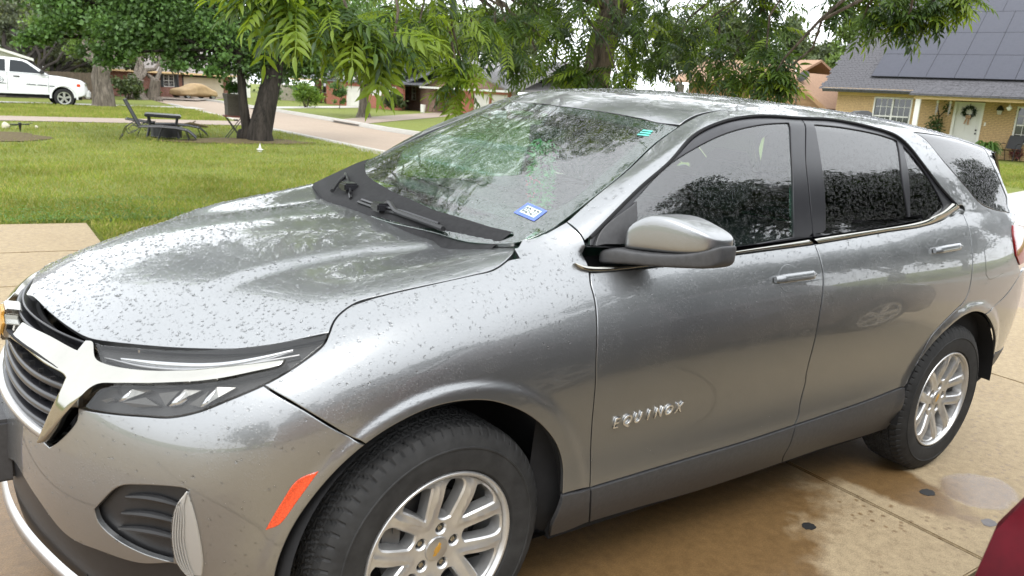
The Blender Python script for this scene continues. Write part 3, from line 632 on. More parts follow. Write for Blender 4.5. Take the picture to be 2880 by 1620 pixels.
# doors
fdoor = panel('front_door', [FD0]+seg('BELTB', a=3, b=6)+seg('DD', a=1)+seg('CLAD1', rev=True)[1:]+seg('FD', rev=True)[1:-1], 'S', ['L'], M_paint, CAR, h=.016, mirror=True)
rdoor = panel('rear_door', seg('BELTB', a=5)+seg('RQ')+seg('CLAD2', rev=True)[1:]+seg('DD', rev=True)[1:-1], 'S', ['L', 'U'], M_paint, CAR, h=.016, mirror=True)
# sills
fc = LN['FCLB']
panel('wing_cladding', [LN['CLAD0'][0], LN['CLAD0'][1]]+seg('FDc')+[(.50, -.852, .262), (.43, -.858, .262), (.405, -.885, .33)], 'S', ['L'], M_clad, CAR, off=.004, mirror=True)
panel('front_sill_cladding', seg('CLAD1')+seg('DDc')[1:]+seg('SILL1', rev=True)[1:]+seg('FDc', rev=True)[1:-1], 'S', ['L'], M_clad, fdoor, off=.006, h=.02, mirror=CAR)
panel('rear_sill_cladding', seg('CLAD2')+[(2.33, -.88, .40)]+seg('SILL2', rev=True)+seg('DDc', rev=True)[1:-1], 'S', ['L'], M_clad, rdoor, off=.006, h=.02, mirror=CAR)
panel('rear_bumper', seg('RBS')+[(3.42, -.845, .95), (3.5, -.81, .8), (3.53, -.79, .62), (3.53, -.78, .52)]+seg('RBL', rev=True)[1:]+seg('ARCHR', a=7, b=12)[::-1], 'S', ['L'], M_paint, CAR, mirror=True)
panel('rear_bumper_cladding', [(3.53, -.78, .515)]+seg('RBL', rev=True)[1:]+[(3.2, -.86, .36), (3.19, -.82, .3), (3.5, -.72, .3)], 'S', ['L'], M_clad, CAR, off=.003, mirror=True)
panel('tail_lamp', [(3.19, -.826, 1.168), (3.165, -.847, 1.125), (3.175, -.876, 1.03), (3.24, -.876, .975), (3.50, -.80, .99), (3.52, -.77, 1.14)], 'S', ['L', 'U'], M_red, CAR, off=.006, mirror=True)
# door frames and glass
g1 = seg('G1top')+seg('G1r')[1:]+seg('G1b')[1:]
g2 = seg('G2top')+seg('G2r')[1:]+seg('G2b')[1:]+seg('G2l')[1:-1]
ffr = panel('window_frame', [(.497, -.80, 1.10)]+seg('DOORTOP', b=7)+seg('BPm')[1:]+[(1.53, -.85, 1.14), (1.08, -.85, 1.11), (.74, -.84, 1.09)], 'S', ['U'], M_gblack, fdoor, h=.02, off=-.002, holes=[g1], mirror=CAR)
rfr = panel('window_frame', [DD0]+seg('BPm', rev=True)+seg('DOORTOP', a=7)+[(2.51, -.826, 1.205), (2.3, -.838, 1.18), (2.03, -.838, 1.16)], 'S', ['U'], M_gblack, rdoor, h=.02, off=-.002, holes=[g2, seg('G3')], mirror=CAR)
panel('door_window', g1, 'S', ['U'], M_side, fdoor, h=.03, off=-.007, gap=-.003, mirror=CAR)
panel('door_window', g2, 'S', ['U'], M_tint, rdoor, h=.03, off=-.007, gap=-.003, mirror=CAR)
panel('corner_window', seg('G3'), 'S', ['U'], M_tint, rdoor, h=.03, off=-.006, gap=-.003, mirror=CAR)
# door seal line above the glass
mb = MB(); pts = [np.array(p) for p in crom(LN['DOORTOP'], .03)]
mb.tube([p+np.array([0, -.003, .001]) for p in pts], .006, 6); mb.build('door_seal', M_dark, CAR, smooth=True)
# bright strip along the belt line
tp = np.array(crom(seg('BELTT'), .02)); bt = np.array(crom(seg('BELTB'), .02))
def resamp(p, n):
    d = np.r_[0, np.cumsum(np.linalg.norm(np.diff(p, axis=0), axis=1))]; s = np.linspace(0, d[-1], n); return np.stack([np.interp(s, d, p[:, k]) for k in range(3)], 1)
tp = resamp(tp, 150); bt = resamp(bt, 150); G = []
for a, c in zip(tp, bt):
    o_ = np.array([0, -.9, .43]); G.append([a+o_*-.004, a+o_*.009, a*.75+c*.25+o_*.015, a*.35+c*.65+o_*.0125, c*1.0+o_*.006, c+o_*-.006])
i_ = int(np.argmin(abs(bt[:, 0]-1.54)))
gridmesh(np.array(G[:i_]), 'belt_strip', M_chrome, fdoor); gridmesh(np.array(G[i_+1:]), 'belt_strip', M_chrome, rdoor)
# windscreen, its black border and the cowl
ws_half = [(.90, 0, 1.535)]+seg('WST', a=2)+seg('WSR', a=1, b=-1)+[LN['WSB'][0], LN['WSB'][1], LN['WSB'][2], (.25, -.58, 1.12), (.21, -.4, 1.11), (.17, -.2, 1.105), (.16, 0, 1.105)]
panel('windscreen', symloop(ws_half), 'W', ['W'], M_ws, CAR, h=.035, gap=.004, off=-.001)
inner = [(.85, 0, 1.52), (.875, -.25, 1.515), (.925, -.45, 1.495), (.955, -.525, 1.478), (.84, -.56, 1.42), (.69, -.60, 1.345), (.53, -.635, 1.265), (.45, -.62, 1.215), (.36, -.50, 1.175), (.30, -.3, 1.165), (.285, 0, 1.165)]
inner = symloop(inner)
fb = panel('windscreen_border', symloop(ws_half), 'W', ['W'], M_black, CAR, h=.035, off=-.004, gap=.005, holes=[inner])
G = []
for y in np.linspace(-.64, .71, 44):
    q = abs(y); xr = np.interp(q, [0, .3, .55, .66, .72], [.238, .252, .31, .345, .37]); zr = 1.10+.04*(q/.66)**2
    wd_ = np.interp(y, [-.64, -.45, -.2, .2, .5, .66, .71], [.004, .022, .045, .075, .11, .13, .14]); row = [(xr-.10, y, zr-.03)]
    for k in (-.9, -.4, .1, .6, 1.0):
        h = MS['W'].near((xr+.010+wd_*k, y, zr+.45*wd_*k)); row.append(h[0]+h[1]*(.006 if k < 1 else .001))
    G.append(row)
gridmesh(np.array([[np.array(p, float) for p in r] for r in G]), 'cowl_panel', M_cowl, CAR)
# wipers
def on_ws(line, off): return [h[0]+h[1]*o for h, o in ((MS['W'].near(p), off) for p in crom(LN[line], .03))]
def wiper(arm, blade):
    w = MB().tube(on_ws(arm, .022), .0085, 6).build('wiper', M_black, CAR, smooth=True)
    bl = on_ws(blade, .010); MB().tube(bl, .0065, 6).build('wiper_blade', M_black, w, smooth=True)
    MB().tube([p+np.array([0, 0, .012]) for p in bl[1:-1]], .005, 5).build('blade_spine', M_gblack, w, smooth=True)
    c = Vector(bl[len(bl)//3]); MB().box(c+Vector((-.03, -.03, -.004)), c+Vector((.025, .03, .026))).build('wiper_clip', M_gblack, w, bevel=.006)
wiper('WA1', 'WB1'); wiper('WA2', 'WB2')
# front bumper
lamp = seg('LAMP'); chrV = seg('CHR', a=16, b=20)
bump_loop = [(-.925, 0, .655)]+seg('GRB', rev=True)[:-1]+[(-.845, -.452, .64)]+[(-.825, -.485, .67), (-.79, -.53, .735)]+[lamp[16], lamp[15], lamp[14], lamp[13], lamp[12], lamp[11], lamp[10]]+seg('BF')[1:]+seg('ARCHF', rev=True, b=3)+[(-.418, -.893, .50), (-.432, -.876, .42), (-.43, -.855, .33), (-.50, -.80, .30), (-.565, -.775, .37), (-.60, -.762, .425)]+seg('BUMPB', rev=True)+[(-.925, -.1, .47), (-.93, 0, .47)]
bumper = panel('front_bumper', bump_loop, 'F', ['L'], M_paint, CAR, h=.015, holes=[seg('FOG')], mirror=True)
panel('fog_recess', seg('FOG'), 'F', ['L'], M_black, bumper, off=-.02, gap=-.02, mirror=CAR)
for k in range(3):
    z = .58-.045*k; pts = []
    for s in np.linspace(0, 1, 12):
        x = -.70+.09*s-.02*k*(1-s); y = -.65-.12*s
        h = MS['L'].near((x, y, z)); pts.append(h[0]-h[1]*.014+np.array([0, 0, .012*math.sin(3.1*s)]))
    MB().tube(pts, [.003+.006*math.sin(math.pi*(i+.5)/12) for i in range(12)], 8).build('recess_rib', M_black, bumper, smooth=True)
crf = panel('corner_reflector', seg('FOGL'), 'F', ['L'], M_white_l, CAR, h=.012, off=.0035, fillet=.004, mirror=True)
fl_ = LN['FOGL']; lf = [np.array(fl_[i]) for i in (0, 1, 2, 3, 4, 5)]; rt_ = [np.array(fl_[i]) for i in (0, 9, 8, 8, 7, 6)]
for k in range(1, 6):
    u = k/11; pts = []
    for a_, c_ in zip(lf, rt_):
        h = MS['L'].near(a_*(1-u)+c_*u); pts.append(h[0]+h[1]*.006)
    MB().tube(crom(pts, .02), .0018, 5).build('lens_rib', M_ribs, crf, smooth=True)
panel('lens_cover', seg('FOGL'), 'F', ['L'], M_lens, crf, h=.02, off=.009, depth=.006, mirror=CAR)
panel('side_marker', seg('MARK'), 'F', ['L'], M_amber, CAR, h=.01, off=.003, gap=0, mirror=True)
val = [(-.92, 0, .485), (-.915, -.2, .48)]+seg('BUMPB')[1:]+[(-.60, -.762, .43), (-.55, -.78, .35), (-.50, -.79, .28), (-.60, -.70, .22), (-.72, -.55, .20), (-.80, -.40, .19), (-.86, -.2, .19), (-.885, 0, .19)]
panel('lower_valance', val, 'F', ['L'], M_black, CAR, off=-.012, gap=-.004, mirror=True)
sk = []; 
for (x, y, z) in crom([(-.915, 0, .335), (-.90, -.18, .33), (-.855, -.38, .30), (-.80, -.50, .26), (-.74, -.60, .225)], .02):
    h = MS['L'].near((x, y, z)); sk.append([h[0]+h[1]*.004+np.array([0, 0, dz])+h[1]*o for dz, o in ((.022, 0), (.016, .012), (-.012, .014), (-.02, 0))])
sk = np.array(sk); gridmesh(sk, 'skid_strip', M_satin, CAR); gridmesh(sk*np.array([1, -1, 1]), 'skid_strip', M_satin, CAR, True)
# head lamps
M_lampbox = simple('lamp_housing_grey', (.045, .044, .042), .35, .3, var=.3, scale=20)
house = panel('headlight', lamp, 'F', ['L'], M_lampbox, CAR, off=-.03, gap=-.004, mirror=True)
panel('lamp_cover', lamp, 'F', ['L'], M_lens, house, off=.001, gap=.001, depth=.03, mirror=CAR)
def strip(line, w, off, mat, name, parent, thick=.006, taper=True):
    c = np.array(crom(LN[line] if isinstance(line, str) else line, .012)); G = []
    for i, p in enumerate(c):
        h = MS['L'].near(p); d = c[min(i+1, len(c)-1)]-c[max(i-1, 0)]; d /= np.linalg.norm(d); s = np.cross(h[1], d); s = s/np.linalg.norm(s)
        ww = w*(min(1, .35+3*i/len(c), .25+3*(len(c)-1-i)/len(c)) if taper else 1); q = h[0]+h[1]*off
        G.append([q+s*ww-h[1]*.012, q+s*ww*.9, q+h[1]*thick, q-s*ww*.9, q-s*ww-h[1]*.012])
    return gridmesh(np.array(G), name, mat, parent)
strip('DRL2', .017, -.028, M_black, 'strip_bezel', house, .003); strip('DRL', .0075, -.014, M_refl, 'light_strip', house); strip('DRL2', .004, -.020, M_satin, 'light_strip', house)
for zn, w in (('Z1', .012), ('Z2', .016), ('Z3', .013)):
    a, c = [np.array(p) for p in LN[zn]]; strip([tuple(a), tuple(a*.5+c*.5), tuple(c)], w, -.022, M_refl, 'reflector_wing', house, .010)
M_mid = simple('lamp_grey_facet', (.11, .108, .10), .3, .6, var=.1); M_facet = simple('lamp_bright_facet', (.36, .355, .33), .25, .8, var=.3, scale=60)
for zn, mm_ in (('HL1', M_facet), ('HL1b', M_mid), ('HL2', M_facet), ('HL2b', M_mid), ('HL3', M_facet), ('HL3b', M_mid), ('HL4', M_mid)):
    q = [MS['L'].near(p) for p in LN[zn]]; n_ = len(q)
    meshobj('reflector_facet', [h[0]-h[1]*(.012+.006*(i % 2)) for i, h in enumerate(q)]+[h[0]-h[1]*.03 for h in q], [tuple(range(n_))]+[(i, n_+i, n_+(i+1) % n_, (i+1) % n_) for i in range(n_)], mm_, house, False)
# chrome bar with its wedge
_cm = np.array(LN['CHM']); _co = np.argsort(_cm[:, 1])
def chrome_disp(p):
    zt = np.interp(-p[1], [.1, .285, .412, .507, .586, .655, .711, .762, .80], [.858, .866, .861, .857, .858, .871, .889, .908, .922]); k = max(.12, min(1, (p[1]+.80)/.25))
    return .003+.020*k*(1-math.exp(-max(0, zt-p[2])/(.05*k)))
chrome = panel('chrome_bar', seg('CHR'), 'F', ['L'], M_chrome, CAR, h=.007, off=.004, gap=0, fillet=.004, depth=.035, mirror=True, corner=50, disp=chrome_disp, auto=40)
strip([(-.875, -.04, .829), (-.855, -.2, .830), (-.82, -.34, .828), (-.79, -.43, .822)], .0035, .016, M_dark, 'grille_slot', chrome, .002)
# grille: dark back, slats, painted lower frame
gb = [(-.86, 0, .895), (-.845, -.2, .89), (-.79, -.38, .885), (-.755, -.44, .875), (-.78, -.46, .80), (-.835, -.452, .66), (-.87, -.33, .655), (-.905, -.12, .652), (-.92, 0, .65)]
grille = panel('grille', symloop(gb), 'N', ['L2'] if 'L2' in MS else ['L'], M_dark, CAR, off=-.05, h=.03, gap=-.006)
def lrow(z, ymax, n, off):
    pts = []
    for y in np.linspace(0, -ymax, n):
        h = MS['L'].cast((-3, y, z), (1, 0, 0)); pts.append((h[0]+h[1]*off, h[1]))
    return pts
def slat(z, ymax, hh, off, name, mat, parent, up=0.0):
    r = lrow(z, ymax, 30, off); G = []
    for i, (p, n) in enumerate(r):
        y = -p[1]; e = .012*math.sin(min(1, y/ymax)*math.pi*1.0); zz = np.array([0, 0, e*up])
        G.append([p+zz-n*.05+np.array([0, 0, hh*.2]), p+zz+np.array([0, 0, hh]), p+zz+n*.006+np.array([0, 0, hh*.55]), p+zz+n*.006-np.array([0, 0, hh*.55]), p+zz-np.array([0, 0, hh]), p+zz-n*.05-np.array([0, 0, hh*.3])])
    G = np.array(G); full = np.concatenate([G[::-1]*np.array([1, -1, 1]), G[1:]]); return gridmesh(full, name, mat, parent)
for z, ym in ((.685, .445), (.722, .455), (.758, .462), (.792, .462)): slat(z, ym, .010, -.008, 'grille_slat', M_gblack, grille, -1)
for z, ym in ((.845, .40), (.868, .42), (.888, .42)): slat(z, ym, .006, -.014, 'grille_slat', M_gblack, grille)
for k in range(-6, 7):
    y = k*.066; h = MS['L'].cast((-3, -abs(y), .73), (1, 0, 0)); p = h[0]*np.array([1, 1 if y < 0 else -1, 1])
    MB().box((p[0]+.02, p[1]-.003, .66), (p[0]+.032, p[1]+.003, .80)).build('grille_rib', M_dark, grille)
slat(.662, .452, .013, .004, 'grille_frame', M_satin, grille)
# bow-tie badge
mb = MB(); bt_ = [(-.085, -.022), (-.035, -.022), (-.035, -.034), (.045, -.034), (.035, -.016), (.085, -.016), (.098, .018), (.035, .022), (.035, .034), (-.045, .034), (-.035, .018), (-.098, .016)]
Mx = Matrix.Translation((-.895, 0, .835)) @ Matrix.Rotation(math.radians(-78), 4, 'Y') @ Matrix.Rotation(math.radians(-90), 4, 'Z')
mb.prism([(a*1.18, c_*1.25) for a, c_ in bt_], -.03, .010, Mx); bd = mb.build('emblem', M_chrome, CAR, bevel=.003)
MB().prism([(a, c_) for a, c_ in bt_], .008, .017, Mx).build('emblem_face', M_gold, bd, bevel=.003)
# plate bracket
mb = MB(); mb.box((-.975, -.163, .425), (-.90, .163, .605)); pb = mb.build('plate_bracket', M_clad, CAR, bevel=.01)
M_plate = simple('plate_blue_white', (.10, .12, .30), .4)
MB().box((-.981, -.152, .44), (-.9755, .152, .592)).build('licence_plate', M_plate, pb, bevel=.002)
# fuel door, handles
panel('fuel_door', seg('FUEL'), 'S', ['L'], M_paint, CAR, off=.0015, h=.02, gap=.001, depth=.004)
panel('fuel_gap', seg('FUEL'), 'S', ['L'], M_dark, CAR, off=.0004, h=.03, gap=-.0015, depth=.0)
def handle(line, parent):
    a, c = [np.array(p) for p in LN[line]]; mid = (a+c)/2; d = c-a; Lh = .225; d = d/np.linalg.norm(d); a = mid-d*Lh/2; c = mid+d*Lh/2
    cup = []
    for th in np.linspace(0, 2*math.pi, 25)[:-1]:
        cup.append((mid[0]-.025+.062*math.cos(th), mid[1], mid[2]-.004+.05*math.sin(th)))
    panel('handle_cup', cup, 'S', ['L'], M_paint, parent, off=.0008, gap=0, fillet=.004, h=.012)
    rings = []
    for i, s in enumerate(np.linspace(0, 1, 17)):
        p = a+(c-a)*s; h = MS['L'].near(p); w = .0165*min(1, .72+1.6*s, .62+3*(1-s)); t_ = .026*min(1, .5+4*s, .35+5*(1-s)); b0 = h[0]+h[1]*.003; up = np.array([0, 0, 1.])-h[1]*h[1][2]
        rings.append([b0+up*w*ca+h[1]*(t_*.5+t_*.5*sa) for ca, sa in [(math.copysign(abs(math.cos(q))**.6, math.cos(q)), math.copysign(abs(math.sin(q))**.6, math.sin(q))) for q in np.linspace(0, 2*math.pi, 17)[:-1]]])
    o = MB().loft(rings).build('door_handle', M_paint, parent, smooth=True)
    h = MS['L'].near(c-d*.02); MB().tube([h[0]+h[1]*.028, h[0]+h[1]*.0305], .0045, 10).build('key_cover', M_satin, o)
handle('HANDLE1', fdoor); handle('HANDLE2', rdoor)
# mirror
def mring(x, y, z0, z1, x0, x1, n=24, e=.36):
    r = []
    for q in np.linspace(0, 2*math.pi, n+1)[:-1]:
        ca, sa = math.cos(q), math.sin(q); r.append((x+(x0+x1)/2+(x1-x0)/2*math.copysign(abs(ca)**e, ca), y, (z0+z1)/2+(z1-z0)/2*math.copysign(abs(sa)**e, sa)))
    return r
capr = [mring(.59, -.826, 1.156, 1.17, .05, .09), mring(.588, -.832, 1.153, 1.205, .01, .13), mring(.60, -.85, 1.152, 1.240, 0, .15), mring(.622, -.89, 1.154, 1.270, 0, .16), mring(.652, -.945, 1.158, 1.268, 0, .155), mring(.680, -.99, 1.165, 1.252, 0, .14), mring(.706, -1.025, 1.174, 1.240, 0, .12), mring(.724, -1.047, 1.188, 1.228, .0, .10), mring(.736, -1.058, 1.20, 1.216, .02, .075)]
mir = MB().loft(capr).build('door_mirror', M_paint, CAR, smooth=True)
sb = mir.modifiers.new('s', 'SUBSURF'); sb.levels = 1; sb.render_levels = 2
baser = [mring(.55, -.775, 1.10, 1.135, 0, .12), mring(.553, -.80, 1.10, 1.15, 0, .13), mring(.575, -.835, 1.108, 1.158, 0, .13), mring(.60, -.87, 1.112, 1.155, -.004, .15), mring(.652, -.95, 1.119, 1.161, -.005, .15), mring(.695, -1.005, 1.127, 1.174, -.005, .13), mring(.725, -1.042, 1.132, 1.192, -.005, .105), mring(.745, -1.064, 1.145, 1.205, -.002, .08), mring(.752, -1.07, 1.165, 1.20, .01, .06)]
mbse = MB().loft(baser).build('mirror_base', M_clad, mir, smooth=True)
sb = mbse.modifiers.new('s', 'SUBSURF'); sb.levels = 1; sb.render_levels = 2
panel('mirror_sail', [(.50, -.80, 1.105), (.54, -.785, 1.19), LN['G1top'][0], (.675, -.816, 1.147), (.70, -.83, 1.105)], 'S', ['U'], M_clad, fdoor, off=.012, h=.02)
# badge lettering on the front door
M_letter = simple('bright_badge_letters', (.80, .79, .77), .16, .9, var=.03)
a, c = [np.array(p) for p in LN['EQ']]
for i, ch in enumerate('EQUINOX'):
    me = text_mesh(ch, .049, .0022, .2, bold=.006); xs_ = [v.co.x for v in me.vertices]; wd = max(xs_)-min(xs_)
    p = a+(c-a)*((i+.5)/7); h = MS['L'].near(p); ex_ = (c-a)/np.linalg.norm(c-a); nz = h[1]; ex_ = ex_-nz*(ex_@nz); ex_ /= np.linalg.norm(ex_); ey = np.cross(nz, ex_); o3 = h[0]+nz*.0035-ey*.018
    for vv in me.vertices: q = o3+ex_*((vv.co.x-min(xs_)-wd/2)*.95)+ey*vv.co.y+nz*vv.co.z; vv.co = q
    me.materials.append(M_letter); link(bpy.data.objects.new('letter', me), fdoor)
# tailgate and rear glass
DIR['R'] = (1, 0, 0)
panel('tailgate', symloop([(3.6, 0, 1.2), (3.57, -.45, 1.2), (3.5, -.70, 1.17), (3.53, -.72, .95), (3.6, -.60, .6), (3.7, -.3, .55), (3.72, 0, .55)]), 'R', ['L'], M_paint, CAR, h=.05)
rw = []
for k in np.linspace(0, 1, 7):
    r = []; z = 1.50-.30*k; bl = .015*math.sin(k*3.1)
    half = [(3.175+.115*k, .675+.085*k), (3.25+.11*k, .655+.075*k), (3.36+.10*k, .60+.06*k), (3.44+.11*k, .48+.05*k), (3.49+.12*k, .28), (3.51+.12*k, 0)]
    for x, y in half: r.append((x, -y, z+.03*(1-y/.68)*(1-k)))
    for x, y in half[-2::-1]: r.append((x, y, z+.03*(1-y/.68)*(1-k)))
    rw.append(r)
gridmesh(np.array(rw), 'rear_window', M_vdark, CAR)
# shark fin
fin = [(2.93, .02, 1.6), (2.97, .028, 1.625), (3.06, .03, 1.648), (3.14, .026, 1.65), (3.17, .02, 1.635), (3.18, .016, 1.6)]
MB().loft([[(x, -w, 1.59), (x, -w*.5, z), (x, w*.5, z), (x, w, 1.59)] for x, w, z in [(2.90, .025, 1.602), (2.96, .035, 1.625), (3.04, .036, 1.648), (3.12, .03, 1.654), (3.165, .024, 1.645), (3.175, .02, 1.60)]]).build('roof_antenna', M_clad, CAR, smooth=True)
# --- wheels
def tyre_mesh():
    prof = [(.226, -.092), (.232, -.100), (.240, -.106), (.2415, -.1095), (.252, -.111), (.27, -.1135), (.30, -.1135), (.302, -.1155), (.306, -.1155), (.308, -.1125), (.325, -.108), (.338, -.101), (.346, -.094)]
    tr = [(.3525, -.088), (.356, -.080), (.3585, -.070)]
    for y in np.linspace(-.064, 0, 17): tr.append((.3595+.0015*(1-(y/.064)**2), y))
    half = prof+tr; full = half+[(r, -y) for r, y in half[::-1][1:]]
    n = 420; NP = 70; th = np.arange(n)*2*math.pi/n; V = np.zeros((len(full), n, 3))
    for i, (r, y) in enumerate(full):
        rr = np.full(n, r); a = abs(y)
        if r > .345:
            for g in (.021, .056):
                if abs(a-g) < .0025: rr -= .007
            sh = (1.6*math.sin(a*75) if a < .056 else .8*math.sin(.056*75)*2+(a-.056)*14)*(1 if y < 0 else -1)
            ph = (th*NP/(2*math.pi)+sh) % 1.0
            rr = rr-np.where(ph < .2, .0075 if a > .004 else .004, 0)
            if a > .08: rr = rr+np.where(((th*NP*.5/(2*math.pi)) % 1) < .5, .0012, 0)
        elif r > .315 and a > .095:
            rr = rr+np.where(((th*NP/(2*math.pi)) % 1) < .22, -.0016, 0)
        V[i, :, 0] = rr*np.cos(th); V[i, :, 1] = y; V[i, :, 2] = rr*np.sin(th)
    F = []
    for i in range(len(full)-1):
        k = np.arange(n); F.append(np.stack([i*n+k, i*n+(k+1) % n, (i+1)*n+(k+1) % n, (i+1)*n+k], 1))
    return V.reshape(-1, 3), np.concatenate(F)
def wheel_face(parent, th0):
    def pol(r, d): t = math.radians(d); return np.array([r*math.cos(t), r*math.sin(t)])
    holes = []; spokes = []
    for k in range(5):
        c = th0+72*k
        kn = pol(.080, c)
        for s in (-1, 1): spokes.append((kn, pol(.214, c+s*21)))
        ls = [pol(.108, c), pol(.165, c+9.5), pol(.2, c+13.5), pol(.2075, c+10), pol(.2095, c+4), pol(.2095, c-4), pol(.2075, c-10), pol(.2, c-13.5), pol(.165, c-9.5)]
        holes.append(ls)
        u = c+36
        holes.append([pol(.090, u-7), pol(.096, u-11.5), pol(.15, u-10), pol(.198, u-8.3), pol(.2075, u-5), pol(.2085, u), pol(.2075, u+5), pol(.198, u+8.3), pol(.15, u+10), pol(.096, u+11.5), pol(.090, u+7), pol(.087, u)])
        holes.append([pol(.058, u)+.0145*np.array([math.cos(a), math.sin(a)]) for a in np.linspace(0, 2*math.pi, 15)[:-1]])
    outer = [pol(.219, a) for a in np.linspace(0, 360, 73)[:-1]]
    h = .008
    rings = []
    q = np.array(outer); rings.append((q, inset(q, .004)))
    for hl in holes:
        q = outline(hl, h, 48)
        if area2(q) > 0: q = q[::-1]
        rings.append((q, inset(q, .0042)))
    g = np.stack(np.meshgrid(np.arange(-.22, .22, .008), np.arange(-.22, .22, .008), indexing='ij'), -1).reshape(-1, 2)
    ok = inside(g, rings[0][1])
    for r in rings[1:]: ok &= ~inside(g, r[1][::-1])
    g = g[ok]; allb = np.concatenate([r[1] for r in rings]); g = g[((g[:, None]-allb[None])**2).sum(-1).min(1) > (.0035)**2]
    pts = []; ed = []
    for r in rings:
        for ring in r:
            o = len(pts); pts += [tuple(p) for p in ring]; ed += [(o+i, o+(i+1) % len(ring)) for i in range(len(ring))]
    nb = len(pts); pts += [tuple(p) for p in g]
    v, e, f, vo, eo, fo = delaunay_2d_cdt([Vector(p) for p in pts], ed, [], 0, 1e-8)
    v = np.array([(p.x, p.y) for p in v]); f = [tuple(t) for t in f]; cen = np.array([v[list(t)].mean(0) for t in f]); ok = inside(cen, rings[0][0])
    for r in rings[1:]: ok &= ~inside(cen, r[0])
    f = [t for t, k in zip(f, ok) if k]
    isb = np.zeros(len(v), bool); src = {}
    off = 0; b0 = set()
    for r in rings: b0 |= set(range(off, off+len(r[0]))); off += 2*len(r[0])
    for i, o in enumerate(vo):
        for k in o:
            if k in b0: isb[i] = True
            if k < nb: src[k] = i
    rad = np.hypot(v[:, 0], v[:, 1]); hh = .078+.020*smooth01((rad-.06)/.13)-.003*smooth01((rad-.20)/.02)
    ds = np.full(len(v), 9.)
    for a, c in spokes:
        d = c-a; t = np.clip(((v-a)@d)/(d@d), 0, 1); ds = np.minimum(ds, np.linalg.norm(v-(a+t[:, None]*d), axis=1))
    hh += .0045*np.clip(1-ds/.011, 0, 1)*smooth01((rad-.05)/.04); hh -= np.where(isb, .0055, 0)
    V = [(p[0], -z, p[1]) for p, z in zip(v, hh)]; F = list(f); off = 0
    for r in rings:
        m = len(r[0]); ids = [src[off+i] for i in range(m)]; off += 2*m; st = len(V)
        cx = r[0].mean(0)
        for i in ids:
            p = v[i]; q = p+(cx-p)*(.10 if m < 60 else 0); V.append((q[0], -hh[i]+.034, q[1]))
        for i in range(m): F.append((ids[i], ids[(i+1) % m], st+(i+1) % m, st+i))
    o = meshobj('wheel_spokes', V, F, M_rim, parent)
    bm = bmesh.new(); bm.from_mesh(o.data); bmesh.ops.recalc_face_normals(bm, faces=bm.faces); bm.to_mesh(o.data); bm.free()
    o.data.polygons.foreach_set('use_smooth', [True]*len(o.data.polygons)); o.data.set_sharp_from_angle(angle=math.radians(24))
    return o
def build_wheel(th0):
    w = empty('wheel', parent=CAR)
    V, F = tyre_mesh(); meshobj('tyre', V, F, M_rubber, w, True).data.set_sharp_from_angle(angle=math.radians(22))
    rb = MB(); rb.lathe([(.2345, -.094), (.2345, -.104), (.231, -.1085), (.2255, -.1085), (.220, -.101), (.2165, -.088), (.212, -.06), (.205, -.02), (.20, .06), (.21, .10), (.232, .104)], 96, 'y')
    rb.build('wheel_rim', M_rim, w, smooth=True)
    sp = wheel_face(w, th0)
    cp = MB().lathe([(.0005, -.0835), (.030, -.0835), (.0345, -.082), (.0365, -.078), (.037, -.06)], 40, 'y').build('hub_cap', M_satin, sp, smooth=True)
    Mx = Matrix.Rotation(math.radians(90), 4, 'X') @ Matrix.Rotation(math.radians(62), 4, 'Z')
    MB().prism([(a*.21, c_*.25) for a, c_ in bt_], .083, .0848, Mx).build('hub_emblem', M_gold, sp)
    for k in range(5):
        t = math.radians(th0+36+72*k); x, z = .058*math.cos(t), .058*math.sin(t)
        MB().lathe([(.0095, -.05), (.0095, -.069), (.0075, -.0725), (.0005, -.0735)], 6, 'y', (x, 0, z)).build('lug_nut', M_chrome, sp)
    MB().lathe([(.06, -.045), (.085, -.045), (.09, -.025), (.148, -.025), (.15, -.02), (.148, -.005), (.06, -.005)], 64, 'y').build('brake_disc', M_disc, w, smooth=True)
    cb = MB()
    for (x0, x1, z0, z1) in ((-.165, -.10, .03, .13),):
        cb.box((x0, -.055, z0), (x1, .03, z1))
    cb.box((-.175, -.045, .0), (-.12, .02, .05)); cb.box((-.135, -.06, .07), (-.105, -.03, .10)); cb.build('brake_caliper', M_cal, w, bevel=.006)
    MB().lathe([(.0005, .0), (.19, .0), (.199, .03)], 40, 'y').build('wheel_back', M_dark, w)
    return w
M_disc = simple('brake_disc_iron', (.10, .095, .09), .45, .7); M_cal = simple('caliper_cast', (.16, .16, .16), .5, .5)
WH = build_wheel(115); STEER = .0786
WH.location = (0, 0, .357); nrm = Vector((math.sin(STEER), -math.cos(STEER), 0)); WH.location = Vector((0, -.75, .357))+nrm*.045; WH.rotation_euler = (0, 0, STEER)
w2 = copy_tree(WH, CAR); w2.location = (2.725, -.79, .357); w2.rotation_euler = (0, 0, 0)
for x, st in ((0, STEER), (2.725, 0)):
    w3 = copy_tree(WH, CAR); w3.location = (x, .79, .357); w3.rotation_euler = (0, 0, math.pi+st)
for ob in w2.children: pass
# wheel-house liners, underbody
for x in (0.02, 2.75):
    for s in (-1, 1):
        G = []
        for a in np.linspace(math.radians(4), math.radians(188), 40):
            r = .432 if x < 1 else .425
            G.append([(x+r*math.cos(a), s*.905, .36+r*math.sin(a)), (x+r*1.01*math.cos(a), s*.85, .36+r*1.01*math.sin(a)), (x+r*1.01*math.cos(a), s*.52, .36+r*1.01*math.sin(a)), (x+.05*math.cos(a), s*.52, .36+.05*math.sin(a))])
        gridmesh(np.array(G), 'wheel_liner', M_dark, CAR)
mb = MB(); mb.box((-.78, -.50, .2), (3.5, .50, .45)); mb.box((.45, -.82, .23), (2.28, .82, .40)); mb.build('underbody', M_dark, CAR)
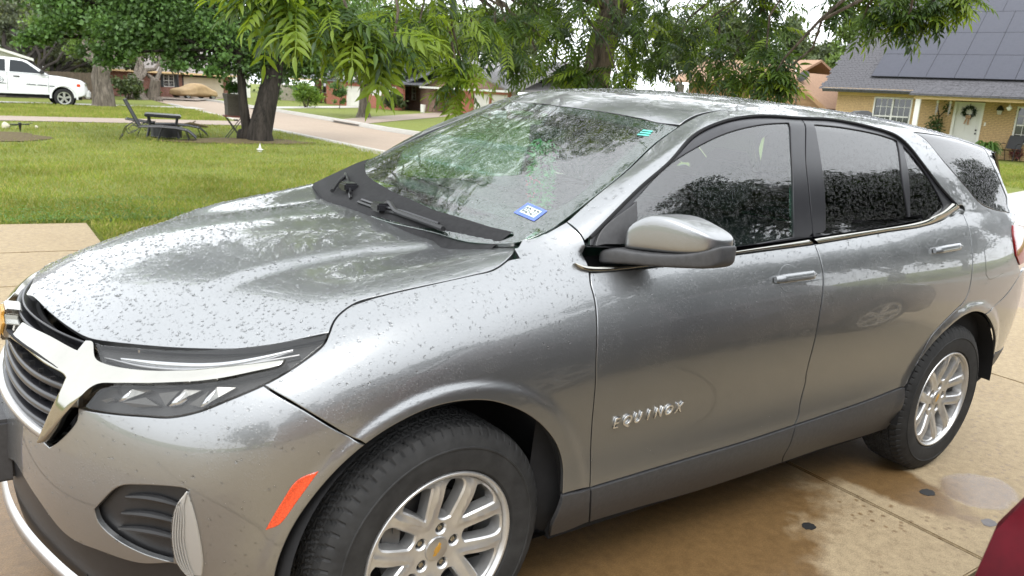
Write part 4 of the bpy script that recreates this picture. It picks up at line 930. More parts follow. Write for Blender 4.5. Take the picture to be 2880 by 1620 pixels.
# --- inside: liner, dashboard, seats, wheel, mirror with garland
gl = MS['L'].V.reshape(-1, 109, 3) if False else None
Lg = np.array(net(LC, 5, 6, mirror_u=True)); Lg = np.concatenate([Lg[::-1][:-1]*np.array([1, -1, 1]), Lg])
c0 = np.array([1.5, 0, .7]); inn = Lg.copy(); inn[..., 1] *= .93; inn[..., 0] = 1.4+(inn[..., 0]-1.4)*.955; inn[..., 2] -= .03
inn = inn[(np.arange(len(inn)))]
keep = [i for i in range(len(inn)) if inn[i, 27, 0] > .30]
h_ = len(inn)//2
for s in (0, 1):
    idx = [i for i in keep if (i < h_) == (s == 0)] if True else keep
    if s == 0: a_ = inn[[i for i in idx]]
    else: a_ = inn[[i for i in idx]]
    gridmesh(a_, 'inner_trim', M_dark, CAR)
Ug = net(UC, 6, 6, mirror_end=True); hd = Ug[2*6:, 4*6:].copy(); hd[..., 2] -= .035; hd = np.concatenate([hd, hd[:, ::-1][:, 1:]*np.array([1, -1, 1])], 1); hd[..., 1] *= .96
M_head = simple('headliner_cloth', (.22, .21, .20), .9); gridmesh(hd, 'headliner', M_head, CAR)
mb = MB(); mb.box((.42, -.80, .42), (3.35, .80, .46)); mb.build('cabin_floor', M_dark, CAR)
mb = MB(); rg = []
for y in np.linspace(-.72, .72, 25):
    q = abs(y)/.72; f = .30+.10*q*q; bump_ = .045*math.exp(-((y+.37)/.2)**2)
    rg.append([(f, y, 1.05), (f+.10, y, 1.075+.3*bump_), (f+.38, y, 1.085+bump_), (f+.47, y, 1.07+bump_*.8), (f+.50, y, 1.0), (f+.46, y, .82), (f+.36, y, .55)])
gridmesh(np.array(rg), 'dashboard', M_dash, CAR)
def seat(x, y, name='front_seat'):
    s = empty(name, (x, y, .46), parent=CAR)
    def ring(cx, cz, w, t, n=14): return [(cx+t*math.copysign(abs(math.cos(a))**.7, math.cos(a)), w*math.copysign(abs(math.sin(a))**.6, math.sin(a)), cz) for a in np.linspace(0, 2*math.pi, n+1)[:-1]]
    MB().loft([ring(.42, .15, .20, .08), ring(.46, .3, .25, .09), ring(.52, .5, .25, .085), ring(.58, .66, .22, .07), ring(.60, .70, .17, .05)]).build('seat_back', M_seat, s, smooth=True)
    MB().loft([ring(.61, .73, .10, .04), ring(.60, .78, .14, .055), ring(.61, .88, .135, .055), ring(.62, .92, .10, .035)]).build('head_rest', M_seat, s, smooth=True)
    MB().box((-.05, -.25, .0), (.46, .25, .17)).build('seat_cushion', M_seat, s, bevel=.05)
    return s
seat(.95, -.38); seat(.95, .38); s_ = seat(1.85, -.35, 'rear_seat'); seat(1.85, .35, 'rear_seat')
sw = MB(); cw = Vector((.86, -.38, 1.02)); ax = Vector((-.9, 0, .42)).normalized(); a1 = Vector((0, 1, 0)); a2 = ax.cross(a1)
sw.tube([cw+.185*(math.cos(t)*a1+math.sin(t)*a2) for t in np.linspace(0, 2*math.pi, 41)], .016, 8, cap=False)
sw.tube([cw+a1*.18, cw-a1*.18], .018, 6); sw.tube([cw, cw-a2*.18], .02, 6); sw.lathe([(.001, 0), (.06, 0), (.065, .03)], 16, 'x', tuple(cw+ax*.0)); sw.build('steering_wheel', M_dash, CAR, smooth=True)
rm = MB(); rm.box((.93, -.11, 1.385), (.965, .13, 1.455)); rm.tube([(.95, .01, 1.44), (.93, .01, 1.53)], .012, 6); rm = rm.build('cabin_mirror', M_black, CAR, bevel=.012)
M_lei = simple('green_garland', (.09, .52, .16), .7, var=.4, scale=60); M_pink = simple('pink_petal', (.72, .16, .18), .7)
V = []; F = []
for k in range(900):
    s = rnd.random(); z = 1.40-.36*s; a = rnd.random()*6.28; r0 = rnd.uniform(.005, .05)*(1-.2*s); px = Vector((.915+r0*math.cos(a), .0+r0*math.sin(a)*1.2-.02*s, z)); d = Vector((math.cos(a), math.sin(a), rnd.uniform(-.8, .5)))*rnd.uniform(.012, .03); u_ = Vector((rnd.uniform(-1, 1), rnd.uniform(-1, 1), rnd.uniform(-1, 1)))*.008
    o = len(V); V += [px-u_, px+u_, px+d]; F.append((o, o+1, o+2))
lei = meshobj('green_garland', V, F, M_lei, CAR, False)
V = []; F = []
for k in range(60):
    z = rnd.choice((1.24, 1.12, 1.18))+rnd.gauss(0, .01); px = Vector((.87+rnd.gauss(0, .01), -.01+rnd.gauss(0, .015), z)); d = Vector((rnd.uniform(-1, 1), rnd.uniform(-1, 1), rnd.uniform(-1, 1)))*.012; u_ = Vector((rnd.uniform(-1, 1), rnd.uniform(-1, 1), rnd.uniform(-1, 1)))*.008
    o = len(V); V += [px-u_, px+u_, px+d]; F.append((o, o+1, o+2))
meshobj('garland_flower', V, F, M_pink, lei, False)
# inspection sticker and toll tag on the windscreen
def onglass(quad, name, mat, parent, off=-.006):
    q = [MS['W'].near(p) for p in quad]; return meshobj(name, [h[0]+h[1]*off for h in q], [(0, 1, 2, 3)], mat, parent, False)
M_white_s = simple('sticker_white', (.62, .70, .68), .5, var=.05); M_blue_s = simple('sticker_blue', (.10, .16, .52), .5, var=.1); M_ink = simple('sticker_ink', (.02, .03, .04), .5, var=0); M_tag = simple('toll_tag_green', (.12, .62, .50), .5)
Q = [np.array(p) for p in LN['STK']]
def stk(u, v, off):
    p = (Q[0]*(1-u)+Q[3]*u)*(1-v)+(Q[1]*(1-u)+Q[2]*u)*v; h = MS['W'].near(p); return h[0]+h[1]*off
def stq(u0, v0, u1, v1, name, mat, parent, off):
    return meshobj(name, [stk(u0, v0, off), stk(u1, v0, off), stk(u1, v1, off), stk(u0, v1, off)], [(0, 1, 2, 3)], mat, parent, False)
st_ = stq(0, 0, 1, 1, 'inspection_sticker', M_blue_s, CAR, .0008); stq(.15, .2, .85, .8, 'sticker_field', M_white_s, st_, .0014)
me = text_mesh('02-27', bold=.02); xs_ = [v.co.x for v in me.vertices]; ys_ = [v.co.y for v in me.vertices]
for v in me.vertices:
    u = .17+.66*(v.co.x-min(xs_))/(max(xs_)-min(xs_)); w = .27+.46*(v.co.y-min(ys_))/(max(ys_)-min(ys_)); v.co = stk(u, w, .002)
me.materials.append(M_ink); link(bpy.data.objects.new('sticker_date', me), st_)
Qt = [np.array(p) for p in LN['TAG']]
tg = None
for k in range(3):
    a, b_ = k/3+.04, k/3+.22
    f = lambda u, v: (Qt[0]*(1-u)+Qt[3]*u)*(1-v)+(Qt[1]*(1-u)+Qt[2]*u)*v
    q = [f(0, a), f(1, a), f(1, b_), f(0, b_)]; q = [MS['W'].near(p) for p in q]
    o = meshobj('toll_tag', [h[0]+h[1]*.0008 for h in q], [(0, 1, 2, 3)], M_tag, tg or CAR, False); tg = tg or o
# --- beads of rain standing on the paint
def raindrops(names, density, r0, r1, upmin=.05, name='raindrops', parent=None):
    V = []; F = []; NV = []
    for nm in names:
        v, f, L, NN = PANELS[nm]; f = np.array(f); a, b_, c = L[f[:, 0]], L[f[:, 1]], L[f[:, 2]]
        ar = .5*np.linalg.norm(np.cross(b_-a, c-a), axis=1); nn = NN[f[:, 0]]; up = np.clip(nn[:, 2], 0, 1); w = ar*np.clip((up-upmin)*1.6+.02, 0, 1)
        tot = w.sum()*density; n = int(tot)
        if n < 1: continue
        pk = npr.choice(len(f), n, p=w/w.sum())
        u = npr.rand(n); q = npr.rand(n); fl = u+q > 1; u[fl] = 1-u[fl]; q[fl] = 1-q[fl]
        Pp = a[pk]+(b_-a)[pk]*u[:, None]+(c-a)[pk]*q[:, None]; Nn = nn[pk]
        R = r0+(r1-r0)*npr.rand(n)**3.2
        t1 = np.cross(Nn, npr.randn(n, 3)); t1 /= np.linalg.norm(t1, axis=1)[:, None]; t2 = np.cross(Nn, t1)
        el = 1+.7*npr.rand(n)**2; K = 7 if r1 > .003 else 5
        for i in range(n):
            o = len(V); r = R[i]
            for rr, hh in ((1, 0), (.82, .30), (.45, .5)):
                for k in range(K):
                    t = 6.2832*k/K; V.append(Pp[i]+t1[i]*(r*rr*el[i]*math.cos(t))+t2[i]*(r*rr*math.sin(t))+Nn[i]*(r*hh))
            V.append(Pp[i]+Nn[i]*r*.55)
            for g in range(2):
                for k in range(K): F.append((o+g*K+k, o+g*K+(k+1) % K, o+(g+1)*K+(k+1) % K, o+(g+1)*K+k))
            for k in range(K): F.append((o+2*K+k, o+2*K+(k+1) % K, o+3*K))
    return tag(meshobj(name, V, F, M_rain, parent or CAR), None, kind='stuff')
raindrops(['hood'], 7000, .0010, .0044)
raindrops(['front_fender', 'front_door', 'rear_door', 'body_side'], 6000, .0010, .0036)
raindrops(['roof'], 2500, .0012, .0040)
raindrops(['windscreen'], 9000, .0007, .0022, -.2)
raindrops(['front_bumper'], 2600, .0011, .0035, -.25)
# ================================================================== ground
AX, AY = .0342, -.0179
def G(x, y):
    x = np.asarray(x, float); y = np.asarray(y, float); r = np.hypot(x-1, y); w = smooth01((r-5)/10); u = smooth01((y-28)/45)
    return w*(AX*x+AY*y)-.25*u
def g1(x, y): return float(G(x, y))
UPV = Vector((-AX, -AY, 1)).normalized()
# --- materials of the ground
m, t, b = nmat('lawn'); M_lawn = m; v = coords(t)
n1 = noise(t, v, .35, 4, .6); n2 = noise(t, v, 45, 3); n3 = noise(t, v, 3.2, 4)
c = mix(t, n1, ramp(t, n2, [(.3, (.08, .115, .018)), (.7, (.18, .235, .045))]), ramp(t, n2, [(.3, (.115, .13, .025)), (.7, (.26, .255, .07))]))
c = mix(t, ramp(t, n3, [(.62, 0), (.78, .55)]), c, (.13, .10, .045)); t.links.new(c, b.inputs['Base Color']); P(b, rough=.9, spec=.2); bump(t, n2, b, .03)
m, t, b = nmat('bare_soil'); M_soil = m; v = coords(t); n2 = noise(t, v, 14, 5, .7); t.links.new(ramp(t, n2, [(.3, (.06, .045, .024)), (.55, (.13, .10, .05)), (.75, (.17, .17, .06))]), b.inputs['Base Color']); P(b, rough=.95, spec=.2); bump(t, n2, b, .04)
def concrete(name, a, c_, rough=.75, wet=False):
    m, t, b = nmat(name); tc = N(t, 'ShaderNodeNewGeometry'); pos = tc.outputs['Position']
    f1 = noise(t, pos, 1.1, 6, .65); f2 = noise(t, pos, 24, 5, .7); f3 = noise(t, pos, 190, 3)
    base = mix(t, .55, ramp(t, f1, [(.25, a), (.75, c_)]), ramp(t, f2, [(.3, tuple(x*.72 for x in a)), (.7, tuple(min(1, x*1.16) for x in c_))]))
    base = mix(t, .35, base, ramp(t, f3, [(.35, .25), (.65, .85)]), 'OVERLAY')
    if wet:
        sp = N(t, 'ShaderNodeSeparateXYZ'); t.links.new(pos, sp.inputs[0])
        wob = noise(t, pos, 1.6, 4, .6); fine = noise(t, pos, 9, 4, .6)
        def mth(op, a_, b_=None):
            n = N(t, 'ShaderNodeMath', operation=op)
            for i, q in enumerate((a_, b_)):
                if q is None: continue
                if isinstance(q, (int, float)): n.inputs[i].default_value = q
                else: t.links.new(q, n.inputs[i])
            return n.outputs[0]
        def blob(cx, cy, rx, ry, k=.8):
            dx = mth('DIVIDE', mth('SUBTRACT', sp.outputs[0], cx), rx); dy = mth('DIVIDE', mth('SUBTRACT', sp.outputs[1], cy), ry)
            d = mth('SQRT', mth('ADD', mth('MULTIPLY', dx, dx), mth('MULTIPLY', dy, dy)))
            d = mth('ADD', d, mth('MULTIPLY', mth('SUBTRACT', wob, .5), k)); d = mth('ADD', d, mth('MULTIPLY', mth('SUBTRACT', fine, .5), .42)); return d
        wetm = None
        for bl in ((1.0, -.55, 1.1, .78), (2.42, -.7, .22, .62, .5), (-1.6, -.2, 1.3, 1.6), (2.6, .3, 1.6, 1.15)):
            mk = ramp(t, blob(*bl), [(.80, 1), (1.06, 0)])
            wetm = mk if wetm is None else mix(t, 1, wetm, mk, 'LIGHTEN')
        pud = ramp(t, blob(2.73, -1.13, .24, .16, .35), [(.78, 1), (.98, 0)])
        # drying spots the size of drops
        vo = N(t, 'ShaderNodeTexVoronoi', Scale=26); t.links.new(pos, vo.inputs['Vector']); sel = noise(t, pos, 2.4, 3)
        spots = mix(t, 1, ramp(t, vo.outputs['Distance'], [(.17, .8), (.33, 0)]), ramp(t, sel, [(.38, 0), (.55, 1)]), 'MULTIPLY')
        wetm2 = mix(t, 1, wetm, spots, 'LIGHTEN'); wetm3 = mix(t, 1, wetm2, pud, 'LIGHTEN')
        base = mix(t, wetm3, base, mix(t, 1, base, (.50, .39, .27), 'MULTIPLY'))
        rg = ramp(t, wetm3, [(0, .78), (1, .34)]); rg = mix(t, pud, rg, (.09, .09, .09)); t.links.new(rg, b.inputs['Roughness'])
    else: P(b, rough=rough)
    t.links.new(base, b.inputs['Base Color']); bump(t, mix(t, .5, f2, f3), b, .0022, .8)
    return m
M_conc = concrete('damp_concrete', (.25, .183, .105), (.365, .285, .172), wet=True)
M_path = concrete('pinkish_concrete', (.21, .155, .12), (.30, .24, .19))
M_street = concrete('tan_street_concrete', (.235, .175, .125), (.315, .245, .18))
M_curb = concrete('pale_curb_concrete', (.33, .31, .275), (.45, .43, .39))
M_tar = simple('joint_filler', (.05, .04, .03), .9)
# --- terrain with shallow beds under everything that is paved
def paved(x, y):
    a = (x > -9.2) & (x < 7.4) & (y > -9.6) & (y < 3.62); a |= (x > -9.2) & (x < .02) & (y > 3) & (y < 5.95)
    s = street_off(x, y); a |= (s > -.25) & (s < 4.75)
    return a
def street_c(y):   # near edge of the street
    return np.interp(y, [-90, 16, 24, 33, 49, 60, 75, 110], [7.45, 7.5, 7.5, 8.2, 9.55, 10.6, 9.0, -5.0])
def street_off(x, y): return x-street_c(y)
gx = np.unique(np.concatenate([np.arange(-10, 16, .25), np.arange(16, 45, 1.5), np.arange(45, 200, 9), -10-np.geomspace(1, 160, 26)]))
gy = np.unique(np.concatenate([np.arange(-11, 30, .25), np.arange(30, 95, 1.2), np.arange(95, 320, 11), -11-np.geomspace(1, 120, 22)]))
X, Y = np.meshgrid(gx, gy, indexing='ij'); Z = G(X, Y)-.012
Z = np.where(paved(X, Y), Z-.16, Z)
lawn = gridmesh(np.stack([X, Y, Z], -1), 'lawn', M_lawn, None); lawn['kind'] = 'structure'
def sheet(name, polyf, M, dz, nu, nv):
    """structured sheet following the ground; polyf(u,v)->(x,y)"""
    Gd = np.zeros((nu, nv, 3))
    for i, u in enumerate(np.linspace(0, 1, nu)):
        for j, w in enumerate(np.linspace(0, 1, nv)):
            x, y = polyf(u, w); Gd[i, j] = (x, y, g1(x, y)+dz)
    o = gridmesh(Gd, name, M, None); o['kind'] = 'structure'; return o
def quad(a, b_, c_, d):
    a, b_, c_, d = [np.array(p, float) for p in (a, b_, c_, d)]
    return lambda u, w: tuple((a*(1-u)+b_*u)*(1-w)+(d*(1-u)+c_*u)*w)
# street, curbs
ys_ = np.concatenate([np.arange(-60, 12, 4.), np.arange(12, 64, 1.), np.arange(64, 112, 2.)])
def strip_y(name, off0, off1, M, dz, h=0):
    rows = []
    for y in ys_:
        x0 = float(street_c(y)); w = 1+.2*max(0, (y-60)/40)
        xs = [x0+off0+(off1-off0)*k/4 for k in range(5)]
        if h:
            rows.append([(xs[0], y, g1(xs[0], y)+dz-.15), (xs[0]+.01, y, g1(xs[0], y)+dz+h), (xs[4]-.01, y, g1(xs[4], y)+dz+h), (xs[4], y, g1(xs[4], y)+dz-.15)])
        else: rows.append([(x, y, g1(x, y)+dz) for x in xs])
    o = gridmesh(np.array(rows), name, M, None); o['kind'] = 'structure'; return o
strip_y('street', -.02, 4.4, M_street, -.075)
strip_y('curb', 4.4, 4.62, M_curb, -.05, .12)
def curb_piece(y0, y1, o0, o1):
    rows = []
    for y in np.linspace(y0, y1, max(3, int((y1-y0)/.8))):
        x0 = float(street_c(y)); a, c_ = x0+o0, x0+o1
        rows.append([(a, y, g1(a, y)-.15), (a+.01, y, g1(a, y)+.02), (c_-.02, y, g1(c_, y)+.02), (c_, y, g1(c_, y)-.15)])
    o = gridmesh(np.array(rows), 'curb', M_curb, None); o['kind'] = 'structure'
for y0, y1 in ((3.8, 23.6), (28.2, 37.8), (41, 47)): curb_piece(y0, y1, -.2, 0)
# --- the driveway: single cast slabs with open joints
DW = empty('driveway', kind='structure')
def slab(x0, x1, y0, y1, M=M_conc, g=.007):
    mb = MB(); mb.box((x0+g, y0+g, -.12), (x1-g, y1-g, 0)); return mb.build('concrete_slab', M, DW, bevel=.006)
xs_ = [-9.2, -5.6, -1.75, 2.13, 4.75, 7.42]; yy = [-9.6, -5.4, -1.45, 1.2, 3.62]
for i in range(5):
    for j in range(4): slab(xs_[i], xs_[i+1], yy[j], yy[j+1])
for x0, x1 in ((-9.2, -5.6), (-5.6, -2.6), (-2.6, 0)):
    slab(x0, x1, 3.62, 4.7); slab(x0, x1, 4.7, 5.95)
mb = MB(); mb.box((-9.3, -9.7, -.2), (7.45, 3.63, -.035)); mb.box((-9.3, 3.5, -.2), (.01, 5.96, -.035)); o = mb.build('joint_bed', M_tar, DW)
# patches and stains
def blot(name, x, y, r, M, z=.0015, ex=1.0, rz=0, n=18, lab=None):
    pts = []
    for k in range(n):
        a = 2*math.pi*k/n; q = r*(1+.28*(rnd.random()-.5)); dx, dy = q*ex*math.cos(a), q*math.sin(a); pts.append((x+dx*math.cos(rz)-dy*math.sin(rz), y+dx*math.sin(rz)+dy*math.cos(rz), z))
    o = meshobj(name, pts, [tuple(range(n))], M, DW, False); return o
M_gum = simple('black_spot', (.012, .012, .012), .6); M_gum2 = simple('grey_spot', (.16, .15, .15), .8)
blot('tar_spot', 1.70, -.95, .026, M_gum, ex=1.25); blot('tar_spot', 2.48, -1.03, .03, M_gum, ex=1.3); blot('grey_spot', 2.46, -1.30, .026, M_gum2, ex=1.6)
# neighbour's driveway strip, truck driveway, far aprons
sheet('neighbour_driveway', quad((-60, 26.6), (7.6, 24.6), (7.6, 27.2), (-60, 29.8)), M_path, .006, 60, 4)
sheet('truck_driveway', quad((-60, 38.2), (9.2, 38.6), (9.2, 41.3), (-60, 41.2)), M_curb, .006, 50, 4)
sheet('far_driveway', quad((12.0, 26.6), (27, 42.5), (27, 46.5), (12.2, 29.8)), M_path, .006, 30, 4)
sheet('far_driveway', quad((12.8, 42), (25.2, 54), (25.2, 58), (13.2, 45)), M_curb, .006, 24, 4)
sheet('far_driveway', quad((13.4, 58), (19.2, 71.2), (14.6, 69.2), (6.8, 66)), M_path, .006, 24, 8)
sheet('far_path', quad((12.0, 1.2), (18.5, 2.2), (18.5, 5.0), (12.0, 4.0)), M_curb, .008, 10, 4)
sheet('far_driveway', quad((12.0, -6), (30, -6), (30, 1.2), (12.0, 1.2)), M_path, .006, 16, 8)
# bare soil bed by the left edge and round the twin-stemmed tree
def soil(cx, cy, rx, ry, dz=.004, seed=3):
    rr = random.Random(seed); ph = [rr.uniform(0, 6.28) for _ in range(4)]
    ring = []; 
    for k in range(40):
        a = 2*math.pi*k/40; q = 1+.12*math.sin(3*a+ph[0])+.07*math.sin(5*a+ph[1])+.05*math.sin(9*a+ph[2]); ring.append((cx+rx*q*math.cos(a), cy+ry*q*math.sin(a)))
    V = [(cx, cy, g1(cx, cy)+dz+.05)]; F = []
    for s in (.35, .7, 1.0):
        for x, y in ring: xx, yy_ = cx+(x-cx)*s, cy+(y-cy)*s; V.append((xx, yy_, g1(xx, yy_)+dz+.05*(1-s)))
    for k in range(40):
        F.append((0, 1+k, 1+(k+1) % 40))
        for s in range(2): a = 1+40*s; F.append((a+k, a+40+k, a+40+(k+1) % 40, a+(k+1) % 40))
    o = meshobj('soil_patch', V, F, M_soil, None); o['kind'] = 'structure'
soil(-.75, 18.6, 1.35, 2.1); soil(4.9, 17.75, 1.75, .95, seed=5)
# --- blades of grass, thinning with distance from the driveway
def grass(n, xr, yr, hr, name, dens):
    x = npr.uniform(*xr, n); y = npr.uniform(*yr, n)
    d = np.hypot(x+.97, y+2.44); keep = npr.rand(n) < dens(d); keep &= ~paved(x, y)
    for cx, cy, rx, ry in ((-.75, 18.6, 1.35, 2.1), (4.9, 17.75, 1.75, .95)): keep &= (((x-cx)/rx)**2+((y-cy)/ry)**2 > .8+.6*npr.rand(n)) | (npr.rand(n) < .12)
    keep &= ~((y > 24.5+.0*x+(x < 7.6)*0) & (y < 27.2) & (x < 7.6))
    x, y, d = x[keep], y[keep], d[keep]; k = len(x)
    h = npr.uniform(*hr, k)*(.75+.5*(np.sin(x*1.7+1)*np.sin(y*1.3)+1)/2)*(1+d*.012); w = .0018+.0013*d*.11
    a = npr.uniform(0, 6.283, k); l = npr.uniform(.15, .75, k)*h; la = npr.uniform(0, 6.283, k); z = G(x, y)-.015
    V = np.zeros((k, 4, 3)); cx, sx = np.cos(a)*w, np.sin(a)*w
    V[:, 0] = np.stack([x-cx, y-sx, z], 1); V[:, 1] = np.stack([x+cx, y+sx, z], 1)
    V[:, 2] = np.stack([x+np.cos(la)*l*.35+cx*.7, y+np.sin(la)*l*.35+sx*.7, z+h*.62], 1); V[:, 3] = np.stack([x+np.cos(la)*l, y+np.sin(la)*l, z+h*.97], 1)
    V = V.reshape(-1, 3); i = np.arange(k)*4; T = np.concatenate([np.stack([i, i+1, i+2], 1), np.stack([i, i+2, i+3], 1)])
    me = bpy.data.meshes.new(name); me.vertices.add(len(V)); me.vertices.foreach_set('co', V.ravel()); me.loops.add(len(T)*3); me.loops.foreach_set('vertex_index', T.ravel().astype(np.int32))
    me.polygons.add(len(T)); me.polygons.foreach_set('loop_start', np.arange(0, len(T)*3, 3, dtype=np.int32)); me.materials.append(M_grass); me.materials.append(M_grass2)
    mi = (npr.rand(k) < .33).astype(np.int32); me.polygons.foreach_set('material_index', np.concatenate([mi, mi])); me.update(calc_edges=True)
    o = link(bpy.data.objects.new(name, me)); o['kind'] = 'stuff'; return o
def leafmat(name, col, trans=.35, rough=.45, var=.35, scale=2.5, coat=0):
    m, t, b = nmat(name); v = coords(t); f = noise(t, v, scale, 3); c = ramp(t, f, [(.3, tuple(x*(1-var) for x in col)), (.7, tuple(x*(1+var) for x in col))])
    t.links.new(c, b.inputs['Base Color']); P(b, rough=rough, spec=.35)
    tl = N(t, 'ShaderNodeBsdfTranslucent'); mx = N(t, 'ShaderNodeMixShader'); mx.inputs[0].default_value = trans
    cc = mix(t, .5, c, (min(1, col[0]*2.2), min(1, col[1]*2.0), col[2]*.8)); t.links.new(cc, tl.inputs['Color'])
    out = t.nodes['Material Output']; t.links.new(b.outputs[0], mx.inputs[1]); t.links.new(tl.outputs[0], mx.inputs[2]); t.links.new(mx.outputs[0], out.inputs['Surface']); return m
M_grass = leafmat('grass_blades', (.185, .235, .036), .3, .6, .4, .8); M_grass2 = leafmat('dry_grass_blades', (.30, .285, .085), .25, .7, .35, .8)
grass(760000, (-9, 7.3), (3.6, 24.6), (.028, .062), 'grass', lambda d: np.clip(60/(d*d), 0, 1)*.9)
grass(60000, (18.8, 28), (2.4, 10.4), (.04, .08), 'grass', lambda d: d*0+.5)
grass(60000, (-6, 8), (27.3, 38.5), (.05, .09), 'grass', lambda d: d*0+.6)

def clover(n):
    x = npr.uniform(-4.5, 1.6, n); y = 5.98+npr.rand(n)**2*1.6; keep = ~paved(x, y) & (np.sin(x*2.1+1)+np.sin(y*3.3+x)+npr.randn(n)*.5 > -.2); x, y = x[keep], y[keep]; k = len(x); z = G(x, y)+npr.uniform(.01, .05, k)
    a = npr.uniform(0, 6.28, k); r = npr.uniform(.008, .017, k); V = np.zeros((k, 6, 3))
    for j in range(6):
        q = a+j*1.0472; rr = r*(1 if j % 2 else .55); V[:, j] = np.stack([x+rr*np.cos(q), y+rr*np.sin(q), z+.35*rr*np.sin(q*2+a)], 1)
    F = (np.arange(k)*6)[:, None]+np.arange(6)[None]; o = meshobj('clover_leaves', V.reshape(-1, 3), F, M_clover, None, False); o['kind'] = 'stuff'
M_clover = leafmat('clover', (.10, .20, .035), .3, .5, .3, 2); clover(9000)
# ================================================================== houses across the street
def brickmat(name, a, c_, mortar, sx=4.2, noise_amt=.3):
    m, t, b = nmat(name); v = coords(t); n_ = N(t, 'ShaderNodeTexBrick', offset=.5); n_.inputs['Scale'].default_value = 1; n_.inputs['Brick Width'].default_value = .22; n_.inputs['Row Height'].default_value = .075; n_.inputs['Mortar Size'].default_value = .006
    n_.inputs['Color1'].default_value = a+(1,); n_.inputs['Color2'].default_value = c_+(1,); n_.inputs['Mortar'].default_value = mortar+(1,)
    sp = N(t, 'ShaderNodeSeparateXYZ'); cb = N(t, 'ShaderNodeCombineXYZ'); t.links.new(v, sp.inputs[0]); ad = N(t, 'ShaderNodeMath', operation='ADD'); t.links.new(sp.outputs[0], ad.inputs[0]); t.links.new(sp.outputs[1], ad.inputs[1])
    t.links.new(ad.outputs[0], cb.inputs[0]); t.links.new(sp.outputs[2], cb.inputs[1]); t.links.new(cb.outputs[0], n_.inputs['Vector'])
    f = noise(t, v, 3, 4); t.links.new(mix(t, noise_amt, n_.outputs['Color'], f, 'OVERLAY'), b.inputs['Base Color']); P(b, rough=.85); return m
def shinglemat(name, a, c_):
    m, t, b = nmat(name); v = coords(t); w = N(t, 'ShaderNodeTexWave', Scale=3.6, Distortion=1.5, Detail=2, bands_direction='Y'); t.links.new(v, w.inputs['Vector']); f = noise(t, v, 9, 4, .7)
    c = mix(t, .5, ramp(t, f, [(.3, a), (.7, c_)]), w.outputs['Color'], 'SOFT_LIGHT'); t.links.new(c, b.inputs['Base Color']); P(b, rough=.9); bump(t, w.outputs['Fac'], b, .01); return m
M_redbrick = brickmat('red_brick', (.20, .075, .05), (.28, .115, .075), (.30, .25, .22)); M_orbrick = brickmat('orange_red_brick', (.30, .085, .045), (.36, .11, .06), (.34, .22, .17))
M_rosebrick = brickmat('rose_brick', (.26, .14, .10), (.36, .21, .16), (.38, .33, .29)); M_brownw = simple('dark_brown_boards', (.085, .07, .06), .85, scale=3)
M_sh1 = shinglemat('grey_shingles', (.17, .165, .17), (.29, .28, .28)); M_sh2 = shinglemat('brown_shingles', (.20, .175, .16), (.31, .275, .255)); M_sh3 = shinglemat('slate_shingles', (.10, .105, .12), (.18, .185, .20)); M_sh4 = shinglemat('dark_brown_shingles', (.07, .06, .06), (.12, .105, .10))
M_wtrim = simple('white_trim', (.72, .71, .67), .5, var=.06, scale=2); M_cream = simple('cream_paint', (.62, .52, .40), .55, var=.06, scale=2); M_gdoor = simple('white_garage_door', (.74, .72, .66), .5, var=.05, scale=2)
M_yel = simple('yellow_trim', (.66, .47, .24), .6, var=.08, scale=3); M_dwin = simple('dark_window_glass', (.02, .025, .03), .08, var=.2, coat=1); M_shut = simple('dark_shutter', (.035, .04, .042), .7); M_post = simple('dark_post', (.03, .03, .03), .7)
M_fence = simple('weathered_fence', (.30, .27, .22), .9, var=.25, scale=5); M_dfence = simple('brown_fence', (.10, .075, .055), .9, var=.25, scale=5)
def frame(O, v, dz=0):
    v = Vector((v[0], v[1], 0)).normalized(); up = UPV; w = up.cross(v).normalized(); v = w.cross(up) if False else (v-up*v.dot(up)).normalized()
    w = up.cross(v)
    return Matrix(((v.x, w.x, up.x, O[0]), (v.y, w.y, up.y, O[1]), (v.z, w.z, up.z, g1(O[0], O[1])+dz), (0, 0, 0, 1)))
def house(name, O, v, label, cat='house', group='houses across the street'):
    o = empty(name, label=label, cat=cat, group=group); o.matrix_world = frame(O, v); return o
def box(h, name, a, c_, M, bev=0, parent=None): return MB().box(a, c_).build(name, M, parent or h, bevel=bev)
def wall(h, s0, s1, z0, z1, M, openings=(), t0=0, th=.16, name='wall'):
    """facade wall with real openings (s0,s1,z0,z1), built of butting blocks"""
    mb = MB(); ss = sorted({s0, s1, *[o[0] for o in openings], *[o[1] for o in openings]})
    for a, c_ in zip(ss[:-1], ss[1:]):
        ops = sorted([o for o in openings if o[0] <= a+1e-6 and o[1] >= c_-1e-6], key=lambda o: o[2]); z = z0
        for o in ops:
            if o[2] > z: mb.box((a, t0, z), (c_, t0+th, o[2]))
            z = o[3]
        if z < z1: mb.box((a, t0, z), (c_, t0+th, z1))
    return mb.build(name, M, h)
